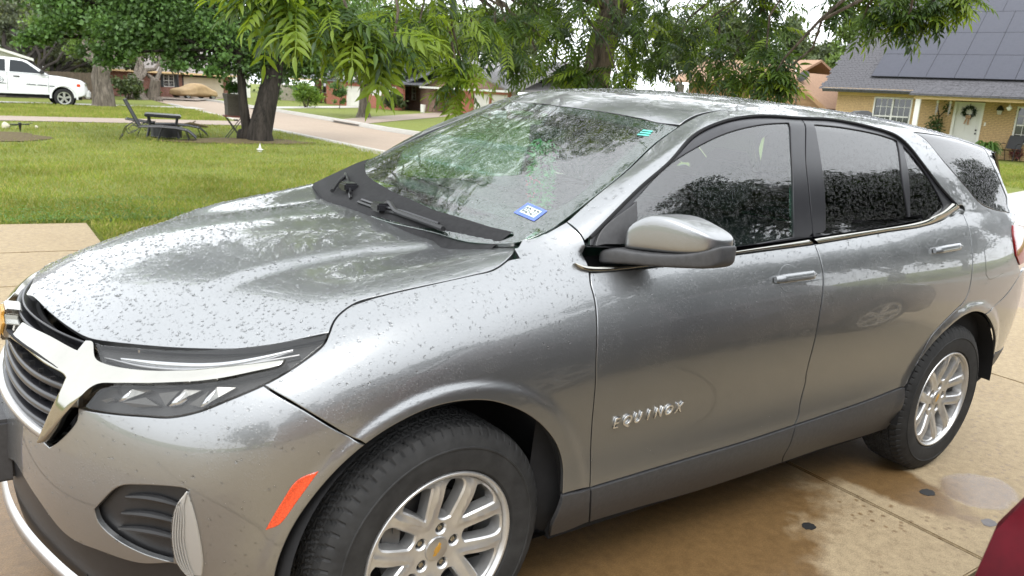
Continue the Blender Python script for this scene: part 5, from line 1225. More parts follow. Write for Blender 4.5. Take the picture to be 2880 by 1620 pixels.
def window(h, s0, s1, z0, z1, t0=0, nx=2, ny=2, M=None, bars=True, parent=None):
    M = M or M_wtrim; w = MB(); f = .055
    w.box((s0, t0-.02, z0), (s0+f, t0+.06, z1)).box((s1-f, t0-.02, z0), (s1, t0+.06, z1)).box((s0+f, t0-.02, z1-f), (s1-f, t0+.06, z1)).box((s0+f, t0-.02, z0), (s1-f, t0+.06, z0+f))
    fr = w.build('window', M, h)
    for i in range(nx):
        a = s0+f+(s1-s0-2*f)*i/nx; c_ = s0+f+(s1-s0-2*f)*(i+1)/nx
        MB().box((a+.003, t0+.05, z0+f), (c_-.003, t0+.065, z1-f)).build('pane', M_dwin, fr)
        if i: MB().box((a-.03, t0-.015, z0+f), (a+.03, t0+.045, z1-f)).build('mullion', M, fr)
        if bars:
            zz = (z0+z1)/2; MB().box((a+.03, t0-.01, zz-.025), (c_-.03, t0+.045, zz+.025)).build('sash_rail', M, fr)
            mb = MB()
            for k in range(1, 3): x = a+(c_-a)*k/3; mb.box((x-.008, t0+.035, zz+.03), (x+.008, t0+.049, z1-f)); mb.box((x-.008, t0+.035, z0+f), (x+.008, t0+.049, zz-.03))
            for zq in ((zz+z1)/2, (zz+z0)/2): mb.box((a+.03, t0+.03, zq-.008), (c_-.03, t0+.049, zq+.008))
            mb.build('glazing_bars', M, fr)
    return fr
def garage(h, s0, s1, z1, t0=.08, M=None, rows=4, cols=4):
    d = MB().box((s0-.0, t0+.05, 0), (s1, t0+.08, z1)).build('garage_door', M or M_gdoor, h)
    for r in range(rows):
        a, c_ = z1*r/rows+.008, z1*(r+1)/rows-.008
        MB().box((s0+.01, t0, a), (s1-.01, t0+.052, c_)).build('door_panel', M or M_gdoor, d)
    return d
def gable_roof(h, s0, s1, t0, t1, z, rise, M, th=.12, name='roof', ov=.35):
    """ridge parallel to the facade"""
    tm = (t0+t1)/2; k = rise/(tm-t0)
    mb = MB()
    for (ta, za, tb, zb) in ((t0-ov, z-k*ov, tm, z+rise), (t1+ov, z-k*ov, tm, z+rise)):
        mb.loft([[(s, ta, za), (s, tb, zb), (s, tb, zb+th), (s, ta, za+th)] for s in (s0-ov, s1+ov)])
    return mb.build(name, M, h)
def front_gable(h, s0, s1, t0, t1, z, rise, M, th=.12, ov=.35):
    sm = (s0+s1)/2; k = rise/(sm-s0); mb = MB()
    for (sa, sb) in ((s0-ov, sm), (s1+ov, sm)):
        mb.loft([[(sa, t, z-k*ov), (sb, t, z+rise), (sb, t, z+rise+th), (sa, t, z-k*ov+th)] for t in (t0-ov, t1)])
    return mb.build('roof', M, h)
def gable_wall(h, s0, s1, z, rise, t0, M): return MB().loft([[(s0, t, z), (s1, t, z), ((s0+s1)/2, t, z+rise)] for t in (t0, t0+.15)]).build('gable_wall', M, h)
# --- far left house behind the truck
H = house('brown_house', (-6, 52), (1, .02), 'dark brown house with white gable edge behind the white pickup')
wall(H, -8, 5.2, 0, 2.5, M_brownw)
gable_roof(H, -8, 4.6, 0, 9, 2.5, 3.6, M_sh4)
front_gable(H, 1.2, 8.4, -2.5, 3, 2.15, 1.1, M_sh4); gable_wall(H, 1.2, 8.4, 2.15, 1.1, -2.5, M_wtrim); wall(H, 1.2, 8.4, 0, 2.15, M_brownw, t0=-2.5)
mb = MB(); mb.loft([[(.85, t, 2.02), (4.8, t, 3.24), (4.8, t, 3.38), (.85, t, 2.16)] for t in (-2.92, -2.86)]); mb.loft([[(8.75, t, 2.02), (4.8, t, 3.24), (4.8, t, 3.38), (8.75, t, 2.16)] for t in (-2.92, -2.86)]); mb.build('barge_board', M_wtrim, H)
# --- house with the wide cream garage
H = house('brick_house', (15., 69.), (.807, .59), 'brick house with grey-brown roof and wide cream garage door behind the covered car')
wall(H, -9.5, 6.08, 0, 2.0, M_redbrick, [(-2.3, -1.1, .8, 1.82), (0, 5.2, 0, 1.68), (-6, -5.1, .9, 1.75), (-3.4, -2.75, 0, 1.75)])
window(H, -2.3, -1.1, .8, 1.82); window(H, -6, -5.1, .9, 1.75, nx=1)
for s in (-2.62, -1.09): box(H, 'shutter', (s, -.05, .78), (s+.3, -.01, 1.86), M_shut)
box(H, 'front_door', (-3.4, .08, 0), (-2.75, .12, 1.75), M_shut)
garage(H, 0, 5.2, 1.68, M=M_cream); mb = MB(); mb.box((-.14, -.03, 0), (-.002, .03, 1.8)).box((-.002, -.03, 1.682), (5.2, .03, 1.8)); mb.build('door_surround', M_post, H)
box(H, 'porch_post', (-1.95, -1.15, 0), (-1.83, -1.03, 1.85), M_post)
gable_roof(H, -9.5, 6.1, -.6, 7.4, 2.02, 2.0, M_sh2, ov=.25); box(H, 'fascia', (-9.8, -.92, 1.86), (6.35, -.86, 2.0), M_yel)
MB().loft([[(6.1, t, 0), (6.1, t, 2.1), (6.1+2.2, t, 3.1), (6.1+4.4, t, 2.1), (6.1+4.4, t, 0)] for t in (1.2, 8)]).build('side_wing', M_wtrim, H)
# board fence and blue bin beside it
F_ = house('board_fence', (22.4, 71.6), (.95, -.3), 'weathered board fence beyond the twin-stemmed tree', 'fence', None)
for k in range(30): MB().box((k*.2+.006, 0, 0), (k*.2+.194, .03, 1.45+.02*rnd.random())).build('fence_board', M_fence, F_)
mb = MB(); mb.box((0, .035, .3), (6, .08, .38)).box((0, .035, 1.1), (6, .08, 1.18)); mb.build('fence_rail', M_fence, F_)
F_ = house('brown_fence', (2.4, 49.5), (.99, .1), 'dark brown board fence between the pickup and the thick oak trunk', 'fence', None)
for k in range(17): MB().box((k*.2+.005, 0, 0), (k*.2+.195, .03, 1.5+.03*rnd.random())).build('fence_board', M_dfence, F_)
M_blue = simple('blue_plastic', (.05, .13, .33), .5)
o = empty('wheeled_bin', (22.6, 69.8, g1(22.6, 69.8)), .3, 'blue wheeled bin by the board fence', 'bin')
MB().loft([[(-s, -s, z), (s, -s, z), (s, s, z), (-s, s, z)] for s, z in ((.22, 0), (.3, .95))]).build('bin_body', M_blue, o, bevel=.02); MB().box((-.33, -.36, .955), (.33, .33, 1.03)).build('bin_lid', M_blue, o, bevel=.02)
# --- red-orange brick house, white garage door
H = house('brick_house', (25.3, 62.), (0, -1), 'orange-red brick house with narrow white garage door behind the round bush')
wall(H, -9, 3.1, 0, 2.05, M_orbrick, [(-7.5, -4.6, .8, 1.75), (-3.2, -2.3, 0, 1.75)], t0=2.2); wall(H, -1.0, 13.4, 0, 1.95, M_orbrick, [(3.15, 6.1, 0, 1.62), (7.9, 9.9, 1.0, 1.65), (10.9, 12.3, .95, 1.72)])
wall(H, -1.0, -.85, 0, 1.95, M_orbrick, t0=.165, th=2.03)
window(H, -7.5, -4.6, .8, 1.75, 2.2, 3, bars=False); box(H, 'front_door', (-3.2, 2.3, 0), (-2.3, 2.34, 1.75), M_brownw); garage(H, 3.15, 6.1, 1.62); box(H, 'window_blind', (7.9, .06, 1.0), (9.9, .09, 1.65), M_wtrim); box(H, 'window_blind', (10.9, .06, .95), (12.3, .09, 1.72), M_wtrim)
gable_roof(H, -9, 13.4, .2, 8, 2.06, 1.5, M_sh3, ov=.4); front_gable(H, -1.2, 13.6, 0, 4, 1.96, 1.15, M_sh3, ov=.3); gable_wall(H, -1.2, 13.6, 1.96, 1.1, .02, M_wtrim); box(H, 'fascia', (-9.4, -.28, 1.92), (-1.5, -.22, 2.04), M_yel)
# --- rose brick house with grey roof
H = house('brick_house', (27., 52.), (0, -1), 'rose brick house with pale grey roof and double garage behind the hanging leaves')
wall(H, -.4, 2.85, 0, 1.9, M_rosebrick, [(.35, 1.05, .72, 1.78)], t0=.6); wall(H, 2.85, 5.0, 0, 1.85, M_rosebrick); wall(H, 5.0, 9.9, 0, 1.75, M_redbrick, t0=1.2); wall(H, 9.0, 14.6, 0, 1.78, M_orbrick, [(10.4, 12.35, 0, 1.52), (12.5, 14.4, 0, 1.52)], t0=-.2)
wall(H, 4.85, 5.0, 0, 1.78, M_rosebrick, t0=.165, th=1.03); wall(H, 9.0, 9.15, 0, 1.78, M_orbrick, t0=-.035, th=1.2)
window(H, .35, 1.05, .72, 1.78, .6, 1); garage(H, 10.4, 12.35, 1.52, t0=-.1); garage(H, 12.5, 14.4, 1.52, t0=-.1)
gable_roof(H, -.6, 15, .3, 8, 1.92, 1.7, M_sh1, ov=.45); front_gable(H, 4.6, 15, -.5, 4, 1.80, 1.3, M_sh1, ov=.3); box(H, 'fascia', (-1.0, -.2, 1.74), (4.3, -.14, 1.9), M_wtrim); box(H, 'fascia', (4.3, -.88, 1.66), (15.3, -.82, 1.79), M_wtrim)
gable_wall(H, 4.6, 15, 1.82, 1.2, -.45, M_rosebrick)
o = empty('white_bucket', (24.9, 44.9, g1(24.9, 44.9)), 0, 'white bucket in front of the rose brick house', 'bucket'); MB().lathe([(.001, .0), (.15, .0), (.18, .5), (.16, .5), (.14, .03)], 18).build('bucket_body', M_wtrim, o, smooth=True); MB().lathe([(.185, .46), (.19, .5), (.185, .52)], 18).build('bucket_rim', M_wtrim, o)
# --- tan boarded house with satellite dish
M_tan = simple('tan_boards', (.36, .215, .115), .8, var=.12, scale=4); M_tanr = simple('terracotta_shingles', (.32, .20, .13), .9, var=.2, scale=12); M_darkfascia = simple('brown_fascia', (.17, .10, .07), .8)
H = house('boarded_house', (33., 32.), (0, -1), 'tan boarded gable house with dark satellite dish on the roof edge')
s0, s1, zt, rise = 7.75, 12.1, 1.72, 1.42
wall(H, 7.75, 12.1, 0, 1.0, M_tan)
for k in range(9):
    z = 1.0+.235*k; z2 = z+.232; f = lambda zz: max(0, (zz-zt)/rise)*(s1-s0)/2
    a, c_ = s0+f(z), s1-f(z); a2, c2 = s0+f(z2), s1-f(z2)
    if c2-a2 < .1: c2 = a2+.05
    MB().loft([[(a, 0, z), (c_, 0, z), (c_, .1, z), (a, .1, z)], [(a2, .025, z2), (c2, .025, z2), (c2, .1, z2), (a2, .1, z2)]]).build('wall_board', M_tan, H)
box(H, 'corner_strip', (10.42, -.03, 1.0), (10.48, -.005, 3.0), M_darkfascia)
front_gable(H, s0, s1, 0, 9, zt+.02, rise, M_tanr, .10, .42)
mb = MB(); k = rise/((s1-s0)/2)
for sa, sg in ((s0-.42, 1), (s1+.42, -1)):
    mb.loft([[(sa, t, zt-k*.42-.08), ((s0+s1)/2, t, zt+rise-.08), ((s0+s1)/2, t, zt+rise+.14), (sa, t, zt-k*.42+.12)] for t in (-.52, -.44)])
mb.build('barge_board', M_tan, H)
wall(H, 1.5, 7.6, 0, 2.9, M_tan, t0=2); gable_roof(H, 1.2, 8.5, 1.2, 7, 2.75, 1.2, M_tanr, ov=.3)
# dish
d = empty('satellite_dish', label='dark oval satellite dish on the tan gable roof', cat='satellite dish'); d.matrix_world = H.matrix_world @ Matrix.Translation((10.75, -.2, 3.08)) @ Matrix.Rotation(math.radians(-35), 4, 'X') @ Matrix.Rotation(math.radians(25), 4, 'Y')
MB().lathe([(.001, 0), (.12, .01), (.24, .045), (.31, .08), (.32, .085), (.24, .055), (.12, .02), (.001, .012)], 28, 'y').build('reflector', M_post, d, smooth=True)
mb = MB(); mb.tube([(0, .05, -.02), (.0, .12, -.35)], .025, 8).tube([(0, .02, -.28), (0, -.42, -.16)], .015, 6).box((-.05, -.48, -.2), (.05, -.40, -.1)); mb.build('dish_arm', M_satin, d)
# --- yellow brick house with solar panels
M_ybr = simple('yellow_brick', (.54, .375, .20), .85, spec=.2, var=.2, scale=14, bmp=.003); M_mort = simple('brick_mortar', (.26, .19, .11), .95); M_rsh = simple('roof_shingle_grey', (.095, .093, .10), .95, spec=.15, var=.4, scale=14, bmp=.004)
H = house('yellow_brick_house', (30., 17.4), (.2756, -.9613), 'yellow brick house with dark solar panels on its grey shingle roof'); HR = H
ops = [(1.5, 2.98, .62, 2.14), (4.5, 5.54, 0, 2.08), (6.62, 8.1, .62, 2.0)]
wall(H, 0, 14, -.2, 2.46, M_mort, ops, t0=.02); wall(H, 0.02, .2, -.2, 2.46, M_mort, t0=.19, th=7.5, name='wall')
bw, bh = .203, .0667; nb = 0; mbs = MB(); bmesh_ = None
for r in range(37):
    z = r*bh
    for k in range(-1, 44):
        a = k*bw+(bw/2 if r % 2 else 0); c_ = a+bw-.009
        a = max(a, 0.0); 
        if c_ > 9: continue
        for o_ in ops:
            if z+bh > o_[2] and z < o_[3]:
                if a < o_[1] and c_ > o_[0]:
                    if a < o_[0]: c_ = min(c_, o_[0])
                    elif c_ > o_[1]: a = max(a, o_[1])
                    else: a = c_
        if c_-a < .03: continue
        j = rnd.uniform(0, .004)
        if nb < 300 and 3.4 < a < 6.9 and .95 < z < 2.15 and abs(c_-a-(bw-.009)) < 1e-4:
            if bmesh_ is None: bmesh_ = MB().box((0, 0, 0), (bw-.009, .024, bh-.009)).build('brick', M_ybr, H); bmesh_.location = (a, -.006-j, z)
            else: share('brick', bmesh_, H, (a, -.006-j, z))
            nb += 1
        else: mbs.box((a, -.006-j, z), (c_, .019, z+bh-.009))
bs = mbs.build('brick_courses', M_ybr, H); bs['kind'] = 'stuff'
window(H, 1.5, 2.98, .62, 2.14, 0); window(H, 6.62, 8.1, .62, 2.0, 0)
M_curt = simple('grey_curtain', (.22, .23, .25), .9)
box(H, 'curtain', (1.5, .17, .62), (2.98, .19, 2.14), M_curt); box(H, 'room_back', (4.4, .5, 0), (8.2, .52, 2.3), M_dark)
# door
M_door = simple('white_door', (.66, .65, .62), .45, var=.05, scale=2)
dr = box(H, 'front_door', (4.6, .06, .02), (5.46, .11, 2.03), M_door)
mb = MB(); mb.box((4.5, -.02, 0), (4.6, .12, 2.08)).box((5.46, -.02, 0), (5.54, .12, 2.08)).box((4.6, -.02, 2.03), (5.46, .12, 2.08)); mb.build('door_frame', M_wtrim, H)
for (a, c_, z0, z1) in ((4.7, 4.99, .2, .8), (5.07, 5.36, .2, .8), (4.7, 4.99, .92, 1.5), (5.07, 5.36, .92, 1.5), (4.7, 4.99, 1.62, 1.92), (5.07, 5.36, 1.62, 1.92)):
    MB().box((a, .045, z0), (c_, .062, z1)).build('door_panel', M_door, dr, bevel=.008)
for z in (1.03, .90): MB().lathe([(.001, -.05), (.03, -.045), (.035, -.02), (.02, .0)], 14, 'y', (5.38, .06, z)).build('door_knob', M_black, dr, smooth=True)
wr = empty('door_wreath', label='dark green wreath with tan ribbon hanging on the white door', cat='wreath'); wr.matrix_world = H.matrix_world @ Matrix.Translation((5.05, .02, 1.70))
M_wr = simple('wreath_green', (.025, .045, .025), .9); M_rib = simple('tan_ribbon', (.42, .26, .16), .8)
V = []; F = []
for k in range(700):
    a = rnd.uniform(0, 6.283); q = .19+rnd.gauss(0, .035); p = Vector((q*math.cos(a), rnd.uniform(-.06, .02), q*math.sin(a))); d_ = Vector((rnd.gauss(0, 1), rnd.gauss(0, 1), rnd.gauss(0, 1))).normalized()*.06; e_ = d_.cross(Vector((rnd.random(), rnd.random(), rnd.random()))).normalized()*.015
    o = len(V); V += [p-e_, p+e_, p+d_]; F.append((o, o+1, o+2))
meshobj('wreath_leaves', V, F, M_wr, wr, False); mb = MB(); mb.box((-.012, -.01, .2), (.012, .0, .36)); mb.build('wreath_hanger', M_black, wr)
mb = MB(); mb.box((-.09, -.07, -.22), (.09, -.05, -.12)); mb.loft([[(-.06, -.06, -.2), (-.01, -.06, -.2), (-.07, -.05, -.46), (-.13, -.05, -.44)], [(-.06, -.055, -.2), (-.01, -.055, -.2), (-.07, -.045, -.46), (-.13, -.045, -.44)]]); mb.loft([[(.0, -.06, -.2), (.06, -.06, -.2), (.06, -.05, -.48), (.0, -.05, -.48)], [(.0, -.055, -.2), (.06, -.055, -.2), (.06, -.045, -.48), (.0, -.045, -.48)]]); mb.build('ribbon', M_rib, wr)
# eaves, porch beam, post
box(H, 'fascia', (-.5, -.56, 2.32), (3.2, -.50, 2.44), M_yel); box(H, 'soffit', (-.5, -.50, 2.32), (3.2, .0, 2.34), M_yel); box(H, 'frieze_board', (0, -.035, 2.16), (3.2, -.01, 2.31), M_yel)
box(H, 'porch_beam', (3.35, -1.66, 2.10), (14, -1.56, 2.24), M_yel); box(H, 'porch_ceiling', (3.35, -1.56, 2.16), (14, -.01, 2.18), M_wtrim)
pp = box(H, 'porch_post', (3.42, -1.64, -.1), (3.60, -1.50, 2.10), M_wtrim, .01)
box(H, 'porch_floor', (3.3, -1.75, -.25), (14, -.01, -.02), M_curb, .01); box(H, 'porch_edge', (3.3, -1.80, -.22), (14, -1.752, -.06), M_yel)
# roof plane: pitch .65
PT = .65; zE = 2.45
def rp(s, t, o=0): n = Vector((0, -PT, 1)).normalized(); return Vector((s, t, zE+PT*(t+.5)))+n*o
mb = MB(); mb.loft([[rp(s, -.62, -.12), rp(s, 6.6, -.12), rp(s, 6.6, 0), rp(s, -.62, 0)] for s in (-.5, 14.4)])
mb.loft([[rp(s, 6.6, -.12), Vector((s, 13.5, 2.6)), Vector((s, 13.5, 2.72)), rp(s, 6.6, 0)] for s in (-.5, 14.4)]); mb.build('roof', M_rsh, H)
mb = MB(); n_ = Vector((0, -.35, 1)).normalized()
mb.loft([[Vector((s, -1.85, 2.22)), Vector((s, -.3, 2.55)), Vector((s, -.3, 2.60)), Vector((s, -1.85, 2.28))] for s in (3.2, 14.4)]); mb.build('porch_roof', M_rsh, H)
# gable end wall
MB().loft([[(s, .2, 2.46), (s, 13, 2.46), (s, 6.6, 6.9)] for s in (.02, .2)]).build('gable_wall', M_mort, H)
def covered(s, t): return any(a-.05 < s+.15 and s+.02 < c_+.05 and t0-.02 < t+.1 and t < t1 for a, c_, t0, t1 in PVR)
PVW, PVT = 1.03, 1.52
PVR = [(1.19, 1.19+8*PVW, .16, .16+2*PVT), (1.19, 9.4, .16+2*PVT, .16+3*PVT-.02), (1.75, 9.4, .16+3*PVT, .16+3.6*PVT)]
sm = None; ns = 0; mbs = MB(); sl = math.hypot(1, PT); ex = .145
for r in range(60):
    t = -.62+r*ex/sl
    if t > 6.5: break
    k = 0; s = -.5-rnd.random()*.15
    while s < 9.2:
        w = .30
        if not covered(s, t):
            j = rnd.uniform(.004, .016); q0 = rp(s, t, .002); pq = rp(s, t-.002, j)
            if ns < 300 and s < 3.3:
                if sm is None:
                    sm = MB().loft([[Vector((0, 0, 0)), Vector((0, (ex+.03)/sl, PT*(ex+.03)/sl)), Vector((0, (ex+.03)/sl, PT*(ex+.03)/sl+.006)), Vector((0, 0, .016))], [Vector((w-.012, 0, 0)), Vector((w-.012, (ex+.03)/sl, PT*(ex+.03)/sl)), Vector((w-.012, (ex+.03)/sl, PT*(ex+.03)/sl+.006)), Vector((w-.012, 0, .016))]]).build('shingle', M_rsh, H); sm.location = rp(s, t, j*.4)
                else: share('shingle', sm, H, tuple(rp(s, t, j*.4)))
                ns += 1
            else: mbs.loft([[rp(s, t, 0), rp(s, t+(ex+.03)/sl, 0), rp(s, t+(ex+.03)/sl, .006), rp(s, t, j)], [rp(s+w-.012, t, 0), rp(s+w-.012, t+(ex+.03)/sl, 0), rp(s+w-.012, t+(ex+.03)/sl, .006), rp(s+w-.012, t, j)]])
        s += w
# porch roof shingles
for r in range(11):
    t = -1.85+r*.145; s = 3.2
    while s < 9.2:
        z = 2.285+(t+1.85)*.21; j = rnd.uniform(.006, .016)
        mbs.loft([[(s, t, z), (s, t+.17, z+.036), (s, t+.17, z+.042), (s, t, z+j)], [(s+.288, t, z), (s+.288, t+.17, z+.036), (s+.288, t+.17, z+.042), (s+.288, t, z+j)]]); s += .3
sh = mbs.build('shingle_rows', M_rsh, H); sh['kind'] = 'stuff'
# solar panels
m, t, b = nmat('solar_cells'); M_pv = m; v = coords(t); P(b, rough=.38, spec=.3)
wv = N(t, 'ShaderNodeTexBrick', offset=0); wv.inputs['Scale'].default_value = 1; wv.inputs['Brick Width'].default_value = .166; wv.inputs['Row Height'].default_value = .085; wv.inputs['Mortar Size'].default_value = .0025; wv.inputs['Color1'].default_value = (.028, .030, .045, 1); wv.inputs['Color2'].default_value = (.034, .036, .052, 1); wv.inputs['Mortar'].default_value = (.05, .05, .06, 1)
t.links.new(v, wv.inputs['Vector']); t.links.new(wv.outputs['Color'], b.inputs['Base Color'])
def pv(s, t0, t1):
    L_ = (t1-t0-.02)*sl; R_ = H.matrix_world @ (Matrix.Translation(rp(s+.006, t0+.01, .10)) @ Matrix.Rotation(math.atan(PT), 4, 'X'))
    o = MB().box((0, 0, 0), (PVW-.014, L_, .012)).build('solar_panel', M_pv); o.matrix_world = R_
    fm = MB(); W_ = PVW-.014; fm.box((0, 0, -.03), (.012, L_, -.001)).box((W_-.012, 0, -.03), (W_, L_, -.001)).box((.012, 0, -.03), (W_-.012, .012, -.001)).box((.012, L_-.012, -.03), (W_-.012, L_, -.001)); fm.build('panel_frame', M_black, o)
    return o
npv = 0
rowl = ['lowest', 'second', 'third', 'top']; coll = ['first', 'second', 'third', 'fourth', 'fifth', 'sixth', 'seventh', 'eighth', 'ninth']
for r in range(4):
    for k in range(8):
        s = (1.19 if r < 3 else 1.75)+k*PVW; t0 = .16+r*PVT
        if s > 8.2: continue
        o = pv(s, t0, t0+(PVT if r < 3 else .6*PVT))
        tag(o, 'dark solar panel, %s from the left in the %s row on the yellow house' % (coll[k], rowl[r]), 'solar panel', 'solar panels on the yellow house')
# wall lamp, chimes, little lamp
def at_house(s, t, z): return H.matrix_world @ Matrix.Translation((s, t, z))
wl = empty('wall_lantern', label='black wall lantern on yellow brick beside the white door', cat='lantern'); wl.matrix_world = at_house(6.08, -.1, 1.84)
mb = MB(); mb.loft([[(-s, -s, z), (s, -s, z), (s, s, z), (-s, s, z)] for s, z in ((.09, -.02), (.12, .0), (.07, .11), (.03, .17))]).box((-.02, .04, .0), (.02, .11, .08)); mb.build('lantern_hood', M_black, wl); M_fglass = simple('frosted_glass', (.55, .52, .48), .2); MB().loft([[(-s, -s, z), (s, -s, z), (s, s, z), (-s, s, z)] for s, z in ((.06, -.17), (.085, -.022))]).build('lantern_glass', M_fglass, wl)
hb = empty('hanging_lamp', label='small white hanging ornament lamp below the porch beam', cat='ornament'); hb.matrix_world = at_house(6.5, -1.2, 1.93)
MB().lathe([(.001, -.12), (.05, -.1), (.09, -.03), (.10, 0), (.06, .03), (.02, .08), (.004, .09), (.004, .25)], 16).build('ornament_body', M_wtrim, hb, smooth=True)
for s, nm in ((4.42, 'wind chime beside the white door frame'), (3.98, 'wind chime between the vine and the porch post')):
    c_ = empty('wind_chime', label='white '+nm, cat='wind chime'); c_.matrix_world = at_house(s+.12, -1.1, 1.98)
    MB().lathe([(.001, .12), (.04, .08), (.05, .03), (.03, 0), (.001, 0)], 10).build('chime_top', M_wtrim, c_)
    for k in range(4): MB().tube([(.03*math.cos(k*1.57), .03*math.sin(k*1.57), 0), (.03*math.cos(k*1.57), .03*math.sin(k*1.57), -.32-.05*k)], .006, 5).build('chime_tube', M_satin, c_)
db = empty('door_bell', label='white doorbell box right of the white door', cat='doorbell'); db.matrix_world = at_house(5.66, -.03, 1.28); MB().box((-.03, -.02, -.07), (.03, .015, .07)).build('bell_box', M_wtrim, db)
# string of bulbs on the beam
M_bulb = simple('clear_bulb', (.75, .68, .52), .2)
for k in range(8):
    o = MB().lathe([(.001, -.07), (.02, -.06), (.025, -.03), (.012, 0), (.001, .01)], 8).build('light_bulb', M_bulb); o.matrix_world = at_house(3.9+k*.34, -1.69, 2.28); tag(o, 'small string-light bulb on the porch beam, %s from the white post' % ('first', 'second', 'third', 'fourth', 'fifth', 'sixth', 'seventh', 'eighth')[k], 'bulb', 'string lights on the porch beam')
# fern in a pot, patio chair
# ================================================================== things on the lawns
def ground(x, y): return (x, y, g1(x, y))
M_rope = simple('dark_sling_fabric', (.045, .045, .048), .8, var=.2, scale=80); M_steel = simple('black_powder_coat', (.012, .012, .013), .4)
def sun_lounger(loc, rz, up, label):
    o = empty('sun_lounger', loc, rz, label, 'sun lounger', 'black sling sun loungers on the lawn'); W2 = .30
    # side profile in x (length), z
    bed = [(.55, .34), (.9, .36), (1.25, .35), (1.5, .31), (1.62, .22), (1.70, .14)]
    for s in (-1, 1):
        y = s*W2
        MB().tube([(x, y, z) for x, z in [(.42, .33)]+bed], .016, 6).build('side_rail', M_steel, o, smooth=True)
        MB().tube([(.42, y, .33), (.30, y, .42), (.16, y, .32), (.02, y, .0)], .013, 6).build('leg', M_steel, o, smooth=True)
        MB().tube([(.95, y, .36), (.88, y, .18), (.84, y, .0)], .013, 6).build('leg', M_steel, o, smooth=True)
        MB().tube([(1.46, y, .31), (1.52, y, .15), (1.56, y, .0)], .013, 6).build('leg', M_steel, o, smooth=True)
        MB().tube([(.46, y, .38), (.30, y, .36), (.18, y, .25), (.22, y, .17), (.36, y, .22), (.46, y, .32)], .01, 6).build('arm_hoop', M_steel, o, smooth=True)
    br = MB()
    for x, z in ((.42, .33), (.95, .36), (1.46, .31), (.06, .1)): br.tube([(x, -W2, z), (x, W2, z)], .012, 6)
    br.build('cross_bar', M_steel, o, smooth=True)
    def sheet_(pts, nm):
        G_ = np.array([[(x, y, z-.008*(1-(y/W2)**2)) for y in np.linspace(-W2, W2, 7)] for x, z in pts]); return gridmesh(G_, nm, M_rope, o)
    sheet_([(.45, .345)]+bed, 'seat_sling')
    hp = (.44, .35); ang = math.radians(117 if up else 174); e = [(hp[0]+.66*k/6*math.cos(ang), hp[1]+.66*k/6*math.sin(ang)) for k in range(7)]
    sheet_(e, 'back_sling')
    for s in (-1, 1): MB().tube([(x, s*W2, z) for x, z in e], .016, 6).build('back_rail', M_steel, o, smooth=True)
    MB().tube([(e[-1][0], -W2, e[-1][1]), (e[-1][0], W2, e[-1][1])], .016, 6).build('head_rail', M_steel, o, smooth=True)
    return o
sun_lounger((2.16, 18.15, -.255), math.radians(-14), True, 'black sling sun lounger with its back raised, nearer the driveway')
sun_lounger((2.75, 19.45, -.27), math.radians(-12), False, 'black sling sun lounger lying flat behind the side table')
o = empty('side_table', ground(3.28, 18.86), math.radians(-12), 'black square patio table standing between the two loungers', 'table')
MB().box((-.42, -.36, .50), (.42, .36, .575)).build('table_top', M_steel, o, bevel=.02)
for sx in (-1, 1):
    for sy in (-1, 1): MB().tube([(.33*sx, .28*sy, .5), (.30*sx, .25*sy, .30), (.36*sx, .30*sy, 0)], .03, 8).build('leg', M_steel, o, smooth=True)
o = empty('round_planter', ground(3.34, 18.80), 0, 'dark round ribbed tub under the patio table', 'tub'); MB().lathe([(.001, 0), (.36, 0), (.37, .02), (.36, .05), (.37, .08), (.36, .11), (.37, .14), (.36, .17), (.37, .2), (.36, .23), (.38, .29), (.34, .29), (.32, .05)], 32).build('tub_body', M_steel, o, smooth=True)
# planter on a folding stand
M_redt = simple('red_brown_tray', (.16, .05, .035), .6); M_pot = simple('brown_ribbed_pot', (.075, .065, .05), .7, var=.2); M_pl = leafmat('planter_leaves', (.05, .11, .025), .3)
o = empty('folding_stand', ground(4.92, 18.46), math.radians(-8), 'small folding stand with red-brown tray holding the planter', 'stand')
MB().box((-.26, -.2, .56), (.26, .2, .60)).build('tray', M_redt, o, bevel=.006)
for sy in (-.17, .17):
    for s in (-1, 1): MB().tube([(-.2*s, sy, .55), (.2*s, sy, 0)], .012, 6).build('leg', M_steel, o)
def leafcloud(name, n, parent, mat, ctr, rad, size, tri=False, droop=.3):
    V = []; F = []
    for k in range(n):
        d = Vector((npr.randn(), npr.randn(), npr.randn())).normalized()*(npr.rand()**.4); p = Vector(ctr)+Vector((d.x*rad[0], d.y*rad[1], d.z*rad[2]))
        a = Vector((npr.randn(), npr.randn(), npr.randn()-droop)).normalized()*size*(.6+.8*npr.rand()); b_ = a.cross(Vector((npr.randn(), npr.randn(), npr.randn()))).normalized()*size*.34
        o = len(V); V += [p, p+a*.5+b_, p+a, p+a*.5-b_]; F.append((o, o+1, o+2, o+3))
    return meshobj(name, V, F, mat, parent, False)
pl = empty('potted_plant', (4.92, 18.46, g1(4.92, 18.46)+.602), 0, 'ribbed brown planter with leafy plant on the folding stand', 'potted plant')
MB().loft([[(-s, -s*.8, z), (s, -s*.8, z), (s, s*.8, z), (-s, s*.8, z)] for s, z in ((.19, 0), (.195, .1), (.19, .105), (.20, .2), (.195, .205), (.21, .3), (.205, .305), (.22, .42), (.24, .5), (.24, .54), (.2, .54))]).build('pot', M_pot, pl)
leafcloud('foliage', 130, pl, M_pl, (0, 0, .72), (.24, .22, .17), .13); MB().tube([(0, 0, .5), (.02, 0, .8)], .012, 5).build('stem', M_pl, pl)
sk = empty('plant_hook', ground(5.2, 18.5), 0, 'thin garden stake beside the planter', 'stake'); MB().tube([(0, 0, 0), (0, 0, .85), (.02, 0, .92), (.05, 0, .9)], .007, 5).build('rod', M_post, sk)
